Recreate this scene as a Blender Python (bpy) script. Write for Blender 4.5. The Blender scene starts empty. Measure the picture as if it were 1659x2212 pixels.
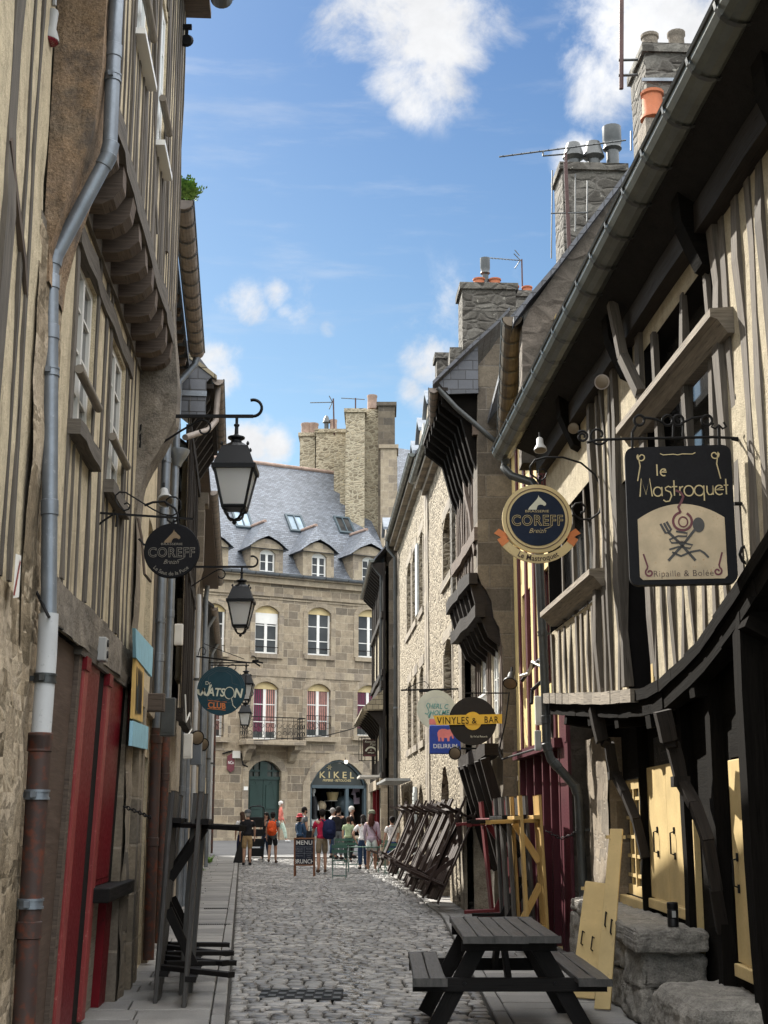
import bpy, bmesh, math, random
from mathutils import Vector, Matrix, noise
import numpy as np
V = Vector
R = math.radians
rnd = random.Random(7)
SC = bpy.context.scene
COL = SC.collection

# ---------------------------------------------------------------- camera, world, sun, exposure
EYE = 1.6
PITCH = R(12.7)
FPX = 2949.0            # focal length in units of a 1659 x 2212 picture
cam = bpy.data.cameras.new('camera')
camo = bpy.data.objects.new('camera', cam)
COL.objects.link(camo)
camo.location = (0, 0, EYE)
camo.rotation_euler = (R(90) + PITCH, 0, 0)
cam.sensor_fit = 'VERTICAL'
cam.sensor_height = 36.0
cam.lens = 36.0 * FPX / 2212.0
cam.clip_start = 0.1
cam.clip_end = 2000
SC.camera = camo
SC.view_settings.view_transform = 'Standard'
SC.view_settings.look = 'None'
SC.view_settings.exposure = 1.15
SC.view_settings.gamma = 1.0
SC.cycles.max_bounces = 6
SC.cycles.diffuse_bounces = 4
SC.cycles.glossy_bounces = 3
SC.cycles.use_denoising = True

SKY_FILL = 15.0            # brightness of the fill glow added to the sky outside the picture
SUN_AZ = R(35.5)         # to the left of the street's direction (+Y)
SUN_EL = R(38.0)
sun = bpy.data.lights.new('sun', 'SUN')
sun.energy = 5.0
sun.angle = R(0.53)
sun.color = (1.0, 0.95, 0.86)
suno = bpy.data.objects.new('sun', sun)
COL.objects.link(suno)
SUNDIR = V((-math.sin(SUN_AZ) * math.cos(SUN_EL), math.cos(SUN_AZ) * math.cos(SUN_EL), math.sin(SUN_EL)))
suno.rotation_euler = (-SUNDIR).to_track_quat('-Z', 'Y').to_euler()
suno.location = (-20, 30, 60)


def ray(u, v):
 dx = (u - 829.5) / FPX
 dy = (1106.0 - v) / FPX
 c, s = math.cos(PITCH), math.sin(PITCH)
 return V((dx, c - dy * s, s + dy * c))


def make_world():
 w = bpy.data.worlds.new('World')
 SC.world = w
 w.use_nodes = True
 nt = w.node_tree
 N, L = nt.nodes, nt.links
 N.clear()
 out = N.new('ShaderNodeOutputWorld')
 bg = N.new('ShaderNodeBackground')
 sky = N.new('ShaderNodeTexSky')
 sky.sky_type = 'NISHITA'
 sky.sun_disc = False
 sky.sun_elevation = SUN_EL
 sky.sun_rotation = -SUN_AZ
 sky.air_density = 1.0
 sky.dust_density = 0.6
 sky.ozone_density = 2.5
 bg.inputs['Strength'].default_value = 0.12
 tc = N.new('ShaderNodeTexCoord')
 # clouds: noise thresholded inside patches of the sky given by directions
 blobs = [(890, 40, 165, 1.0), (960, 90, 135, 1.0), (1060, 70, 80, .7), (850, 150, 80, .9), (890, 215, 60, .8), (760, 60, 90, .8),
   (1390, 60, 150, 1.0), (1290, 170, 95, .95), (1470, 10, 200, 1.0), (1240, 340, 60, .7), (1560, 150, 160, 1.0),
   (535, 655, 50, .62), (595, 635, 34, .6), (475, 662, 36, .5), (650, 690, 44, .5), (705, 712, 30, .5), (620, 672, 26, .45),
   (440, 780, 75, .95), (480, 820, 50, .9), (530, 965, 75, 1.0), (590, 960, 45, .9), (560, 920, 40, .7),
   (925, 790, 62, .85), (890, 845, 44, .8), (915, 870, 50, .8), (735, 783, 36, .55), (1110, 615, 60, .5),
   (860, 655, 130, .22), (960, 655, 100, .25), (690, 615, 90, .22), (620, 560, 160, .1), (430, 540, 120, .12), (660, 1010, 90, .2),
   (-400, 300, 420, .9), (2300, 400, 500, .9), (500, -700, 330, .8), (1500, -800, 420, .9)]
 prev = None
 for (u, v, r, wt) in blobs:
  d = ray(u, v).normalized()
  ad = N.new('ShaderNodeVectorMath'); ad.operation = 'DISTANCE'
  L.new(tc.outputs['Generated'], ad.inputs[0])
  ad.inputs[1].default_value = d
  m = N.new('ShaderNodeMapRange')
  m.interpolation_type = 'SMOOTHSTEP'
  m.inputs['From Min'].default_value = r / FPX * 1.75
  m.inputs['From Max'].default_value = r / FPX * 0.1
  m.inputs['To Min'].default_value = 0
  m.inputs['To Max'].default_value = wt
  L.new(ad.outputs['Value'], m.inputs['Value'])
  if prev is None:
   prev = m.outputs[0]
  else:
   mx = N.new('ShaderNodeMath'); mx.operation = 'MAXIMUM'
   L.new(prev, mx.inputs[0]); L.new(m.outputs[0], mx.inputs[1])
   prev = mx.outputs[0]
 def nz(scale, det, rough, dist):
  n = N.new('ShaderNodeTexNoise')
  n.inputs['Scale'].default_value = scale
  n.inputs['Detail'].default_value = det
  n.inputs['Roughness'].default_value = rough
  n.inputs['Distortion'].default_value = dist
  L.new(tc.outputs['Generated'], n.inputs['Vector'])
  return n.outputs['Fac']
 n1 = nz(15, 12, .64, .3)
 n2 = nz(5, 6, .6, .5)
 def math2(op, a, b):
  m = N.new('ShaderNodeMath'); m.operation = op
  for i, x in enumerate((a, b)):
   if isinstance(x, (int, float)):
    m.inputs[i].default_value = x
   else:
    L.new(x, m.inputs[i])
  return m.outputs[0]
 s = math2('ADD', math2('MULTIPLY', n1, 2.3), math2('MULTIPLY', n2, 1.1))
 s = math2('ADD', s, math2('MULTIPLY', prev, 1.0))
 mask = N.new('ShaderNodeMapRange'); mask.interpolation_type = 'SMOOTHSTEP'
 mask.inputs['From Min'].default_value = 2.06
 mask.inputs['From Max'].default_value = 2.82
 L.new(s, mask.inputs['Value'])
 gate = N.new('ShaderNodeMapRange'); gate.interpolation_type = 'SMOOTHSTEP'
 gate.inputs['From Min'].default_value = 0.02
 gate.inputs['From Max'].default_value = 0.35
 L.new(prev, gate.inputs['Value'])
 m3 = math2('MULTIPLY', mask.outputs[0], gate.outputs[0])
 mp = N.new('ShaderNodeMapping'); mp.inputs['Scale'].default_value = (5, 5, 34); mp.inputs['Rotation'].default_value = (0, .16, 0)
 L.new(tc.outputs['Generated'], mp.inputs['Vector'])
 ci = N.new('ShaderNodeTexNoise'); ci.inputs['Scale'].default_value = 1.3; ci.inputs['Detail'].default_value = 8; ci.inputs['Roughness'].default_value = .62
 L.new(mp.outputs[0], ci.inputs['Vector'])
 cr = N.new('ShaderNodeMapRange'); cr.interpolation_type = 'SMOOTHSTEP'; L.new(ci.outputs['Fac'], cr.inputs['Value'])
 cr.inputs['From Min'].default_value = .5; cr.inputs['From Max'].default_value = .75; cr.inputs['To Max'].default_value = .20
 m3 = math2('MAXIMUM', m3, cr.outputs[0])
 # cloud shade: thick parts slightly grey
 shade = N.new('ShaderNodeMapRange')
 shade.inputs['From Min'].default_value = .35
 shade.inputs['From Max'].default_value = .65
 shade.inputs['To Min'].default_value = 4.0
 shade.inputs['To Max'].default_value = 2.9
 L.new(nz(11, 6, .6, .2), shade.inputs['Value'])
 cc = N.new('ShaderNodeCombineXYZ')
 for i, f in enumerate((.99, 1.0, 1.02)):
  L.new(math2('MULTIPLY', shade.outputs[0], f), cc.inputs[i])
 tint = N.new('ShaderNodeMix'); tint.data_type = 'RGBA'; tint.blend_type = 'MULTIPLY'
 tint.inputs['Factor'].default_value = 1.0
 L.new(sky.outputs[0], tint.inputs['A'])
 sz = N.new('ShaderNodeSeparateXYZ'); L.new(tc.outputs['Generated'], sz.inputs[0])
 hz = N.new('ShaderNodeMapRange'); L.new(sz.outputs[2], hz.inputs['Value'])
 hz.inputs['From Min'].default_value = .24; hz.inputs['From Max'].default_value = .52
 tb = N.new('ShaderNodeMix'); tb.data_type = 'RGBA'; L.new(hz.outputs[0], tb.inputs['Factor'])
 tb.inputs['A'].default_value = (.46, .53, .50, 1); tb.inputs['B'].default_value = (.30, .39, .46, 1)
 L.new(tb.outputs['Result'], tint.inputs['B'])
 mix = N.new('ShaderNodeMix'); mix.data_type = 'RGBA'
 L.new(m3, mix.inputs['Factor'])
 L.new(tint.outputs['Result'], mix.inputs['A'])
 L.new(cc.outputs[0], mix.inputs['B'])
 # added fill glow over the rest of the sky (overhead and behind), which lights the shaded street
 fw = V((0, math.cos(PITCH), math.sin(PITCH)))
 ad = N.new('ShaderNodeVectorMath'); ad.operation = 'DISTANCE'
 L.new(tc.outputs['Generated'], ad.inputs[0]); ad.inputs[1].default_value = fw
 dm = N.new('ShaderNodeMapRange'); dm.interpolation_type = 'SMOOTHSTEP'
 dm.inputs['From Min'].default_value = .50; dm.inputs['From Max'].default_value = .95
 L.new(ad.outputs['Value'], dm.inputs['Value'])
 dz = N.new('ShaderNodeMapRange'); L.new(sz.outputs[2], dz.inputs['Value'])
 dz.inputs['From Min'].default_value = .15; dz.inputs['From Max'].default_value = .85; dz.inputs['To Min'].default_value = .16; dz.inputs['To Max'].default_value = 1.35
 dome = math2('MULTIPLY', math2('MULTIPLY', dm.outputs[0], dz.outputs[0]), math2('ADD', math2('MULTIPLY', n2, .9), .5))
 mix2 = N.new('ShaderNodeMix'); mix2.data_type = 'RGBA'
 L.new(dome, mix2.inputs['Factor'])
 L.new(mix.outputs['Result'], mix2.inputs['A'])
 mix2.inputs['B'].default_value = (SKY_FILL, SKY_FILL, SKY_FILL, 1)
 L.new(mix2.outputs['Result'], bg.inputs['Color'])
 L.new(bg.outputs[0], out.inputs[0])
make_world()


# ---------------------------------------------------------------- helpers: pixels to places
def gz(y):
 return float(np.interp(y, [0, 28, 42, 48, 60, 400], [0, 0, .12, .22, .72, .78]))


def at(u, v, Y):
 r = ray(u, v)
 return V((r.x / r.y * Y, Y, EYE + r.z / r.y * Y))


def ground(u, v, lift=0.0):
 r = ray(u, v)
 y = 8.0
 while y < 110 and EYE + r.z / r.y * y > gz(y) + lift:
  y += .02
 return V((r.x / r.y * y, y, gz(y) + lift))


class Wall:
 """vertical plane through plan points p0 -> p1; out = offset towards the street side"""
 def __init__(s, p0, p1, side):
  s.p0 = V((p0[0], p0[1], 0)); d = V((p1[0] - p0[0], p1[1] - p0[1], 0))
  s.len = d.length
  s.t = d.normalized()
  s.n = V((-s.t.y, s.t.x, 0)) * side
 def pt(s, a, z, o=0.0):
  p = s.p0 + s.t * a + s.n * o
  return V((p.x, p.y, z))
 def px(s, u, v, o=0.0):
  r = ray(u, v)
  q = s.p0 + s.n * o
  k = (q.x * s.n.x + q.y * s.n.y) / (r.x * s.n.x + r.y * s.n.y)
  p = r * k
  return ((p.x - q.x) * s.t.x + (p.y - q.y) * s.t.y, EYE + p.z)
 def P(s, u, v, o=0.0):
  a, z = s.px(u, v, o)
  return s.pt(a, z, o)
 def box(s, mb, a0, a1, z0, z1, o0, o1, jit=0):
  mb.hexa([s.pt(a0, z0, o0), s.pt(a1, z0, o0), s.pt(a1, z0, o1), s.pt(a0, z0, o1),
    s.pt(a0, z1, o0), s.pt(a1, z1, o0), s.pt(a1, z1, o1), s.pt(a0, z1, o1)], jit)


def tri_uv(pts):
 a = V(pts[0]); n = V((0, 0, 0))
 for i in range(1, len(pts) - 1):
  n += (V(pts[i]) - a).cross(V(pts[i + 1]) - a)
 if n.length < 1e-12:
  return [(0, 0)] * len(pts)
 n.normalize()
 t = V((0, 0, 1)).cross(n)
 if t.length < 0.05:
  t = V((1, 0, 0))
 t.normalize()
 b = n.cross(t)
 return [(V(p).dot(t), V(p).dot(b)) for p in pts]


class MB:
 def __init__(s):
  s.v = []; s.f = []; s.uv = []
 def face(s, pts, uv=None):
  i = len(s.v)
  s.v += [tuple(p) for p in pts]
  s.f.append(tuple(range(i, i + len(pts))))
  s.uv.append(uv or tri_uv(pts))
  return s
 def add(s, verts, faces, uvs=None):
  i = len(s.v)
  verts = [tuple(p) for p in verts]
  s.v += verts
  for k, f in enumerate(faces):
   s.f.append(tuple(j + i for j in f))
   s.uv.append(uvs[k] if uvs else tri_uv([verts[j] for j in f]))
  return s
 def hexa(s, c, jit=0):
  c = [V(p) for p in c]
  if jit:
   c = [p + V((rnd.uniform(-jit, jit), rnd.uniform(-jit, jit), rnd.uniform(-jit, jit))) for p in c]
  F = [(0, 3, 2, 1), (4, 5, 6, 7), (0, 1, 5, 4), (1, 2, 6, 5), (2, 3, 7, 6), (3, 0, 4, 7)]
  ctr = sum(c, V((0, 0, 0))) / 8
  fl = []
  for f in F:
   a, b, d = c[f[0]], c[f[1]], c[f[2]]
   fc = (c[f[0]] + c[f[1]] + c[f[2]] + c[f[3]]) / 4
   if (b - a).cross(d - a).dot(fc - ctr) < 0:
    f = f[::-1]
   fl.append(f)
  return s.add(c, fl)
 def box(s, c, size, M=None, jit=0):
  x, y, z = size[0] / 2, size[1] / 2, size[2] / 2
  c = V(c)
  pts = [V(p) for p in ((-x, -y, -z), (x, -y, -z), (x, y, -z), (-x, y, -z), (-x, -y, z), (x, -y, z), (x, y, z), (-x, y, z))]
  if M is not None:
   pts = [M @ p for p in pts]
  return s.hexa([p + c for p in pts], jit)
 def beam(s, a, b, w, h, up=(0, 0, 1), jit=0.0, seg=1, w2=None, h2=None):
  """squared timber a->b; w across, h along up; uv.x runs along the grain"""
  a, b = V(a), V(b)
  d = b - a; ln = d.length
  if ln < 1e-6:
   return s
  d /= ln
  x = d.cross(V(up))
  if x.length < 1e-4:
   x = d.cross(V((1, 0, 0)))
  x.normalize()
  y = x.cross(d)
  w2 = w if w2 is None else w2; h2 = h if h2 is None else h2
  ov = rnd.uniform(0, 50)
  rings = []
  for i in range(seg + 1):
   t = i / seg
   p = a + d * ln * t
   ww = w + (w2 - w) * t; hh = h + (h2 - h) * t
   j = V((rnd.uniform(-jit, jit), rnd.uniform(-jit, jit), rnd.uniform(-jit, jit))) if jit else V((0, 0, 0))
   k = rnd.uniform(-jit, jit) if jit else 0
   rings.append([p + j + x * sx * (ww / 2 + k) + y * sy * (hh / 2 + k) for sx, sy in ((-1, -1), (1, -1), (1, 1), (-1, 1))])
  base = len(s.v)
  for r_ in rings:
   s.v += [tuple(p) for p in r_]
  per = [0, w, w + h, 2 * w + h, 2 * w + 2 * h]
  for i in range(seg):
   u0, u1 = ln * i / seg, ln * (i + 1) / seg
   for k in range(4):
    a0 = base + i * 4 + k; a1 = base + i * 4 + (k + 1) % 4
    s.f.append((a0, a0 + 4, a1 + 4, a1)[::-1])
    s.uv.append([(u0, ov + per[k]), (u1, ov + per[k]), (u1, ov + per[k + 1]), (u0, ov + per[k + 1])][::-1])
  for idx, fl in ((0, (0, 3, 2, 1)), (seg, (0, 1, 2, 3))):
   s.f.append(tuple(base + idx * 4 + q for q in fl)[::-1])
   s.uv.append([(0, ov), (w, ov), (w, ov + h), (0, ov + h)])
  return s
 def bar(s, pts, w, h, up=(0, 0, 1), jit=0):
  for i in range(len(pts) - 1):
   s.beam(pts[i], pts[i + 1], w, h, up, jit)
  return s
 def tube(s, pts, r, n=8, caps=True, closed=False):
  pts = [V(p) for p in pts]
  m = len(pts)
  rr = r if isinstance(r, (list, tuple)) else [r] * m
  base = len(s.v)
  prevx = None
  lens = [0]
  for i in range(1, m):
   lens.append(lens[-1] + (pts[i] - pts[i - 1]).length)
  for i in range(m):
   if closed:
    d = pts[(i + 1) % m] - pts[i - 1]
   else:
    d = (pts[min(i + 1, m - 1)] - pts[max(i - 1, 0)])
   if d.length < 1e-9:
    d = V((0, 0, 1))
   d.normalize()
   if prevx is None:
    x = d.cross(V((0, 0, 1)))
    if x.length < 1e-3:
     x = d.cross(V((0, 1, 0)))
   else:
    x = prevx - d * prevx.dot(d)
    if x.length < 1e-4:
     x = d.cross(V((.3, .5, .8)))
   x.normalize()
   prevx = x
   y = d.cross(x)
   for k in range(n):
    a = 2 * math.pi * k / n
    s.v.append(tuple(pts[i] + (x * math.cos(a) + y * math.sin(a)) * rr[i]))
  last = m if closed else m - 1
  for i in range(last):
   i2 = (i + 1) % m
   for k in range(n):
    k2 = (k + 1) % n
    s.f.append((base + i * n + k, base + i * n + k2, base + i2 * n + k2, base + i2 * n + k))
    L0, L1 = lens[i], lens[i2] if i2 else lens[i] + .1
    c0, c1 = rr[i] * 6.28 * k / n, rr[i] * 6.28 * (k + 1) / n
    s.uv.append([(L0, c0), (L0, c1), (L1, c1), (L1, c0)])
  if caps and not closed:
   s.f.append(tuple(base + k for k in range(n))[::-1]); s.uv.append([(0, 0)] * n)
   s.f.append(tuple(base + (m - 1) * n + k for k in range(n))); s.uv.append([(0, 0)] * n)
  return s
 def lathe(s, prof, c, n=16, ax=(0, 0, 1), sq=False):
  """prof: (radius, height) from bottom to top around axis ax at c"""
  ax = V(ax).normalized(); c = V(c)
  x = ax.cross(V((0, 0, 1)))
  if x.length < 1e-3:
   x = V((1, 0, 0))
  x.normalize(); y = ax.cross(x)
  base = len(s.v)
  off = math.pi / 4 if sq else 0
  for (r, h) in prof:
   for k in range(n):
    a = 2 * math.pi * k / n + off
    s.v.append(tuple(c + ax * h + (x * math.cos(a) + y * math.sin(a)) * r))
  for i in range(len(prof) - 1):
   for k in range(n):
    k2 = (k + 1) % n
    f = (base + i * n + k, base + i * n + k2, base + (i + 1) * n + k2, base + (i + 1) * n + k)
    s.f.append(f)
    s.uv.append([(prof[i][0] * 6.28 * k / n, prof[i][1]), (prof[i][0] * 6.28 * (k + 1) / n, prof[i][1]),
       (prof[i + 1][0] * 6.28 * (k + 1) / n, prof[i + 1][1]), (prof[i + 1][0] * 6.28 * k / n, prof[i + 1][1])])
  s.f.append(tuple(base + k for k in range(n))[::-1]); s.uv.append([(0, 0)] * n)
  e = base + (len(prof) - 1) * n
  s.f.append(tuple(e + k for k in range(n))); s.uv.append([(0, 0)] * n)
  return s
 def prism(s, poly, o, ex, ey, depth, ez=None):
  """2-D polygon in frame (ex, ey) at o, extruded by depth along ez = ex x ey (both faces)"""
  o, ex, ey = V(o), V(ex), V(ey)
  ez = ex.cross(ey).normalized() if ez is None else V(ez)
  ar = sum(poly[i][0] * poly[(i + 1) % len(poly)][1] - poly[(i + 1) % len(poly)][0] * poly[i][1] for i in range(len(poly)))
  if ar < 0:
   poly = poly[::-1]
  fr = [o + ex * p[0] + ey * p[1] + ez * depth for p in poly]
  bk = [o + ex * p[0] + ey * p[1] for p in poly]
  m = len(poly)
  flip = ex.cross(ey).dot(ez) * depth < 0
  def ff(p):
   s.face(p[::-1] if flip else p)
  ff(fr); ff(bk[::-1])
  for i in range(m):
   j = (i + 1) % m
   ff([bk[i], bk[j], fr[j], fr[i]])
  return s
 def ball(s, c, r, n=10, m=7, sc=(1, 1, 1), M=None):
  c = V(c); base = len(s.v)
  for i in range(1, m):
   th = math.pi * i / m
   for k in range(n):
    a = 2 * math.pi * k / n
    p = V((math.sin(th) * math.cos(a) * sc[0], math.sin(th) * math.sin(a) * sc[1], -math.cos(th) * sc[2])) * r
    s.v.append(tuple(c + (M @ p if M else p)))
  bot = len(s.v); p = V((0, 0, -r * sc[2])); s.v.append(tuple(c + (M @ p if M else p)))
  top = len(s.v); p = V((0, 0, r * sc[2])); s.v.append(tuple(c + (M @ p if M else p)))
  for i in range(m - 2):
   for k in range(n):
    k2 = (k + 1) % n
    f = (base + i * n + k, base + i * n + k2, base + (i + 1) * n + k2, base + (i + 1) * n + k)
    s.f.append(f); s.uv.append([(0, 0)] * 4)
  for k in range(n):
   k2 = (k + 1) % n
   s.f.append((bot, base + k2, base + k)); s.uv.append([(0, 0)] * 3)
   e = base + (m - 2) * n
   s.f.append((top, e + k, e + k2)); s.uv.append([(0, 0)] * 3)
  return s
 def mesh(s, name, mat, org=V((0, 0, 0)), smooth=False):
  me = bpy.data.meshes.new(name)
  me.from_pydata([(p[0] - org.x, p[1] - org.y, p[2] - org.z) for p in s.v], [], s.f)
  uvl = me.uv_layers.new(name='UVMap')
  flat = [c for f in s.uv for q in f for c in q]
  uvl.data.foreach_set('uv', flat)
  if mat:
   me.materials.append(mat)
  if smooth:
   me.polygons.foreach_set('use_smooth', [True] * len(me.polygons))
  me.update()
  return me
 def islands(s):
  p = list(range(len(s.v)))
  def find(i):
   while p[i] != i:
    p[i] = p[p[i]]; i = p[i]
   return i
  for f in s.f:
   for j in f[1:]: p[find(j)] = find(f[0])
  out = {}
  for f, u in zip(s.f, s.uv):
   mb, mp = out.setdefault(find(f[0]), (MB(), {}))
   for j in f:
    if j not in mp:
     mp[j] = len(mb.v); mb.v.append(s.v[j])
   mb.f.append(tuple(mp[j] for j in f)); mb.uv.append(u)
  return [m[0] for m in out.values()]
 def split(s, name, mat, parent=None, **k):
  return [m.build(name, mat, parent, **k) for m in s.islands()][0]
 def build(s, name, mat, parent=None, smooth=False, org=None, bevel=0, label=None):
  root = parent
  while root is not None and root.parent is not None:
   root = root.parent
  if parent is None:
   o_ = V(org) if org is not None else V((0, 0, 0))
  else:
   o_ = root.location.copy()
  o = bpy.data.objects.new(name, s.mesh(name, mat, o_, smooth))
  COL.objects.link(o)
  if parent is None:
   o.location = o_
  else:
   o.parent = parent
  if bevel:
   md = o.modifiers.new('bevel', 'BEVEL'); md.width = bevel; md.segments = 2; md.limit_method = 'ANGLE'
  if smooth:
   md = o.modifiers.new('split', 'EDGE_SPLIT'); md.split_angle = R(40)
  if label:
   o['label'] = label
  return o


def thing(name, label, cat, loc=(0, 0, 0), group=None):
 o = bpy.data.objects.new(name, None)
 COL.objects.link(o)
 o.location = loc
 o.empty_display_size = .2
 return tag(o, label, cat, group)


def tag(o, label, cat, group=None):
 o['label'] = label; o['category'] = cat
 if group:
  o['group'] = group
 return o


def kids(o):
 return [c for c in bpy.data.objects if c.parent == o]


def copy_tree(o, parent=None):
 c = o.copy(); COL.objects.link(c); c.parent = parent
 for ch in kids(o):
  copy_tree(ch, c)
 return c


def arc(cx, cy, r, a0, a1, n):
 return [(cx + r * math.cos(R(a0 + (a1 - a0) * i / n)), cy + r * math.sin(R(a0 + (a1 - a0) * i / n))) for i in range(n + 1)]


_glyphs = {}
def text_mb(mb, s, o, ex, ey, size, align='C', shear=0.0, stretch=1.0, bold=0.0, lift=0.0, depth=0.002, spacing=1.0, ringpath=None):
 """letters laid on a surface: o origin (baseline), ex/ey unit vectors, size = letter height; ringpath(center2d, radius, mid angle, sign)"""
 cu = bpy.data.curves.new('lettering', 'FONT')
 cu.body = s; cu.size = 1.0; cu.extrude = 0.0; cu.offset = bold; cu.shear = shear
 cu.resolution_u = 3; cu.space_character = spacing
 ob = bpy.data.objects.new('lettering', cu)
 COL.objects.link(ob)
 dg = bpy.context.evaluated_depsgraph_get(); dg.update()
 me = bpy.data.meshes.new_from_object(ob.evaluated_get(dg))
 vs = [p.co.copy() for p in me.vertices]
 fs = [tuple(p.vertices) for p in me.polygons]
 bpy.data.objects.remove(ob); bpy.data.curves.remove(cu); bpy.data.meshes.remove(me)
 if not vs:
  return mb
 x0 = min(p.x for p in vs); x1 = max(p.x for p in vs)
 k = size / .73
 sh = {'C': (x0 + x1) / 2, 'L': x0, 'R': x1}[align]
 o, ex, ey = V(o), V(ex), V(ey)
 ez = ex.cross(ey).normalized()
 out = []
 for p in vs:
  x = (p.x - sh) * k * stretch; y = p.y * k
  if ringpath:
   (cx, cy), rad, mid, sg = ringpath
   a = mid + sg * x / rad
   rr = rad - sg * y
   x, y = cx + rr * math.cos(a), cy + rr * math.sin(a)
  out.append(o + ex * x + ey * y + ez * (lift + depth))
 mb.add(out, fs)
 return mb


def strokes(mb, lines, o, ex, ey, r, lift=0.004, flat=True):
 """hand drawn strokes: flat ribbons of width 2r lying on a surface"""
 o, ex, ey = V(o), V(ex), V(ey)
 ez = ex.cross(ey).normalized()
 for ln in lines:
  p2 = [V((p[0], p[1])) for p in ln]
  m = len(p2)
  lf, rt = [], []
  for i in range(m):
   d = p2[min(i + 1, m - 1)] - p2[max(i - 1, 0)]
   if d.length < 1e-9:
    d = V((1, 0))
   d.normalize()
   nn = V((-d.y, d.x)) * r
   lf.append(p2[i] + nn); rt.append(p2[i] - nn)
  for i in range(m - 1):
   q = [rt[i], rt[i + 1], lf[i + 1], lf[i]]
   mb.face([o + ex * a.x + ey * a.y + ez * lift for a in q])
 return mb


# ---------------------------------------------------------------- materials
MAT = {}
def nodes(name):
 m = bpy.data.materials.new(name)
 m.use_nodes = True
 nt = m.node_tree
 return m, nt, nt.nodes, nt.links, nt.nodes['Principled BSDF']


class NT:
 def __init__(s, name):
  s.m, s.nt, s.N, s.L, s.b = nodes(name)
  s.tc = s.N.new('ShaderNodeTexCoord')
  s.geo = s.N.new('ShaderNodeNewGeometry')
  MAT[name] = s.m
 def set(s, sock, x):
  if hasattr(x, 'is_linked'):
   s.L.new(x, sock)
  elif isinstance(x, (tuple, list)) and len(x) == 3 and sock.type == 'RGBA':
   sock.default_value = (*x, 1)
  else:
   sock.default_value = x
 def math(s, op, a, b=0.0, c=None):
  n = s.N.new('ShaderNodeMath'); n.operation = op
  s.set(n.inputs[0], a); s.set(n.inputs[1], b)
  if c is not None:
   s.set(n.inputs[2], c)
  return n.outputs[0]
 def vec(s, kind='UV', scale=(1, 1, 1), loc=(0, 0, 0), island=0.0, rot=(0, 0, 0)):
  mp = s.N.new('ShaderNodeMapping')
  mp.inputs['Scale'].default_value = scale
  mp.inputs['Location'].default_value = loc
  mp.inputs['Rotation'].default_value = rot
  src = s.tc.outputs[kind]
  if island:
   ad = s.N.new('ShaderNodeVectorMath'); ad.operation = 'ADD'
   s.L.new(src, ad.inputs[0])
   mu = s.math('MULTIPLY', s.geo.outputs['Random Per Island'], island)
   cb = s.N.new('ShaderNodeCombineXYZ')
   s.L.new(mu, cb.inputs[0]); s.L.new(mu, cb.inputs[1])
   s.L.new(cb.outputs[0], ad.inputs[1])
   src = ad.outputs[0]
  s.L.new(src, mp.inputs['Vector'])
  return mp.outputs[0]
 def noise(s, vec, scale, det=4, rough=.55, dist=0.0):
  n = s.N.new('ShaderNodeTexNoise')
  s.L.new(vec, n.inputs['Vector'])
  n.inputs['Scale'].default_value = scale
  n.inputs['Detail'].default_value = det
  n.inputs['Roughness'].default_value = rough
  n.inputs['Distortion'].default_value = dist
  return n.outputs['Fac']
 def vor(s, vec, scale, feat='F1', rnd_=1.0, out='Distance'):
  n = s.N.new('ShaderNodeTexVoronoi'); n.feature = feat
  s.L.new(vec, n.inputs['Vector'])
  n.inputs['Scale'].default_value = scale
  n.inputs['Randomness'].default_value = rnd_
  return n.outputs[out]
 def ramp(s, fac, stops, interp='LINEAR'):
  n = s.N.new('ShaderNodeValToRGB')
  cr = n.color_ramp; cr.interpolation = interp
  while len(cr.elements) > 1:
   cr.elements.remove(cr.elements[-1])
  for i, (p, c) in enumerate(stops):
   e = cr.elements[0] if i == 0 else cr.elements.new(p)
   e.position = p
   e.color = (*c, 1) if len(c) == 3 else c
  s.set(n.inputs['Fac'], fac)
  return n.outputs['Color']
 def rng(s, x, a, b, c=0.0, d=1.0, smooth=False):
  n = s.N.new('ShaderNodeMapRange')
  if smooth:
   n.interpolation_type = 'SMOOTHSTEP'
  s.set(n.inputs['Value'], x)
  for k, q in zip(('From Min', 'From Max', 'To Min', 'To Max'), (a, b, c, d)):
   n.inputs[k].default_value = q
  return n.outputs[0]
 def mix(s, f, a, b, mode='MIX'):
  n = s.N.new('ShaderNodeMix'); n.data_type = 'RGBA'; n.blend_type = mode
  s.set(n.inputs['Factor'], f); s.set(n.inputs['A'], a); s.set(n.inputs['B'], b)
  return n.outputs['Result']
 def scale(s, col, f):
  n = s.N.new('ShaderNodeVectorMath'); n.operation = 'SCALE'
  s.L.new(col, n.inputs[0]); s.set(n.inputs['Scale'], f)
  return n.outputs[0]
 def bump(s, h, strength=.3, dist=.01, prev=None):
  n = s.N.new('ShaderNodeBump')
  n.inputs['Strength'].default_value = strength
  n.inputs['Distance'].default_value = dist
  s.L.new(h, n.inputs['Height'])
  if prev:
   s.L.new(prev, n.inputs['Normal'])
  return n.outputs[0]
 def done(s, col=None, rough=.8, normal=None, metal=0.0, spec=.4):
  b = s.b
  if col is not None:
   s.set(b.inputs['Base Color'], col)
  s.set(b.inputs['Roughness'], rough)
  s.set(b.inputs['Metallic'], metal)
  b.inputs['Specular IOR Level'].default_value = spec
  if normal:
   s.L.new(normal, b.inputs['Normal'])
  return s.m


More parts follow.
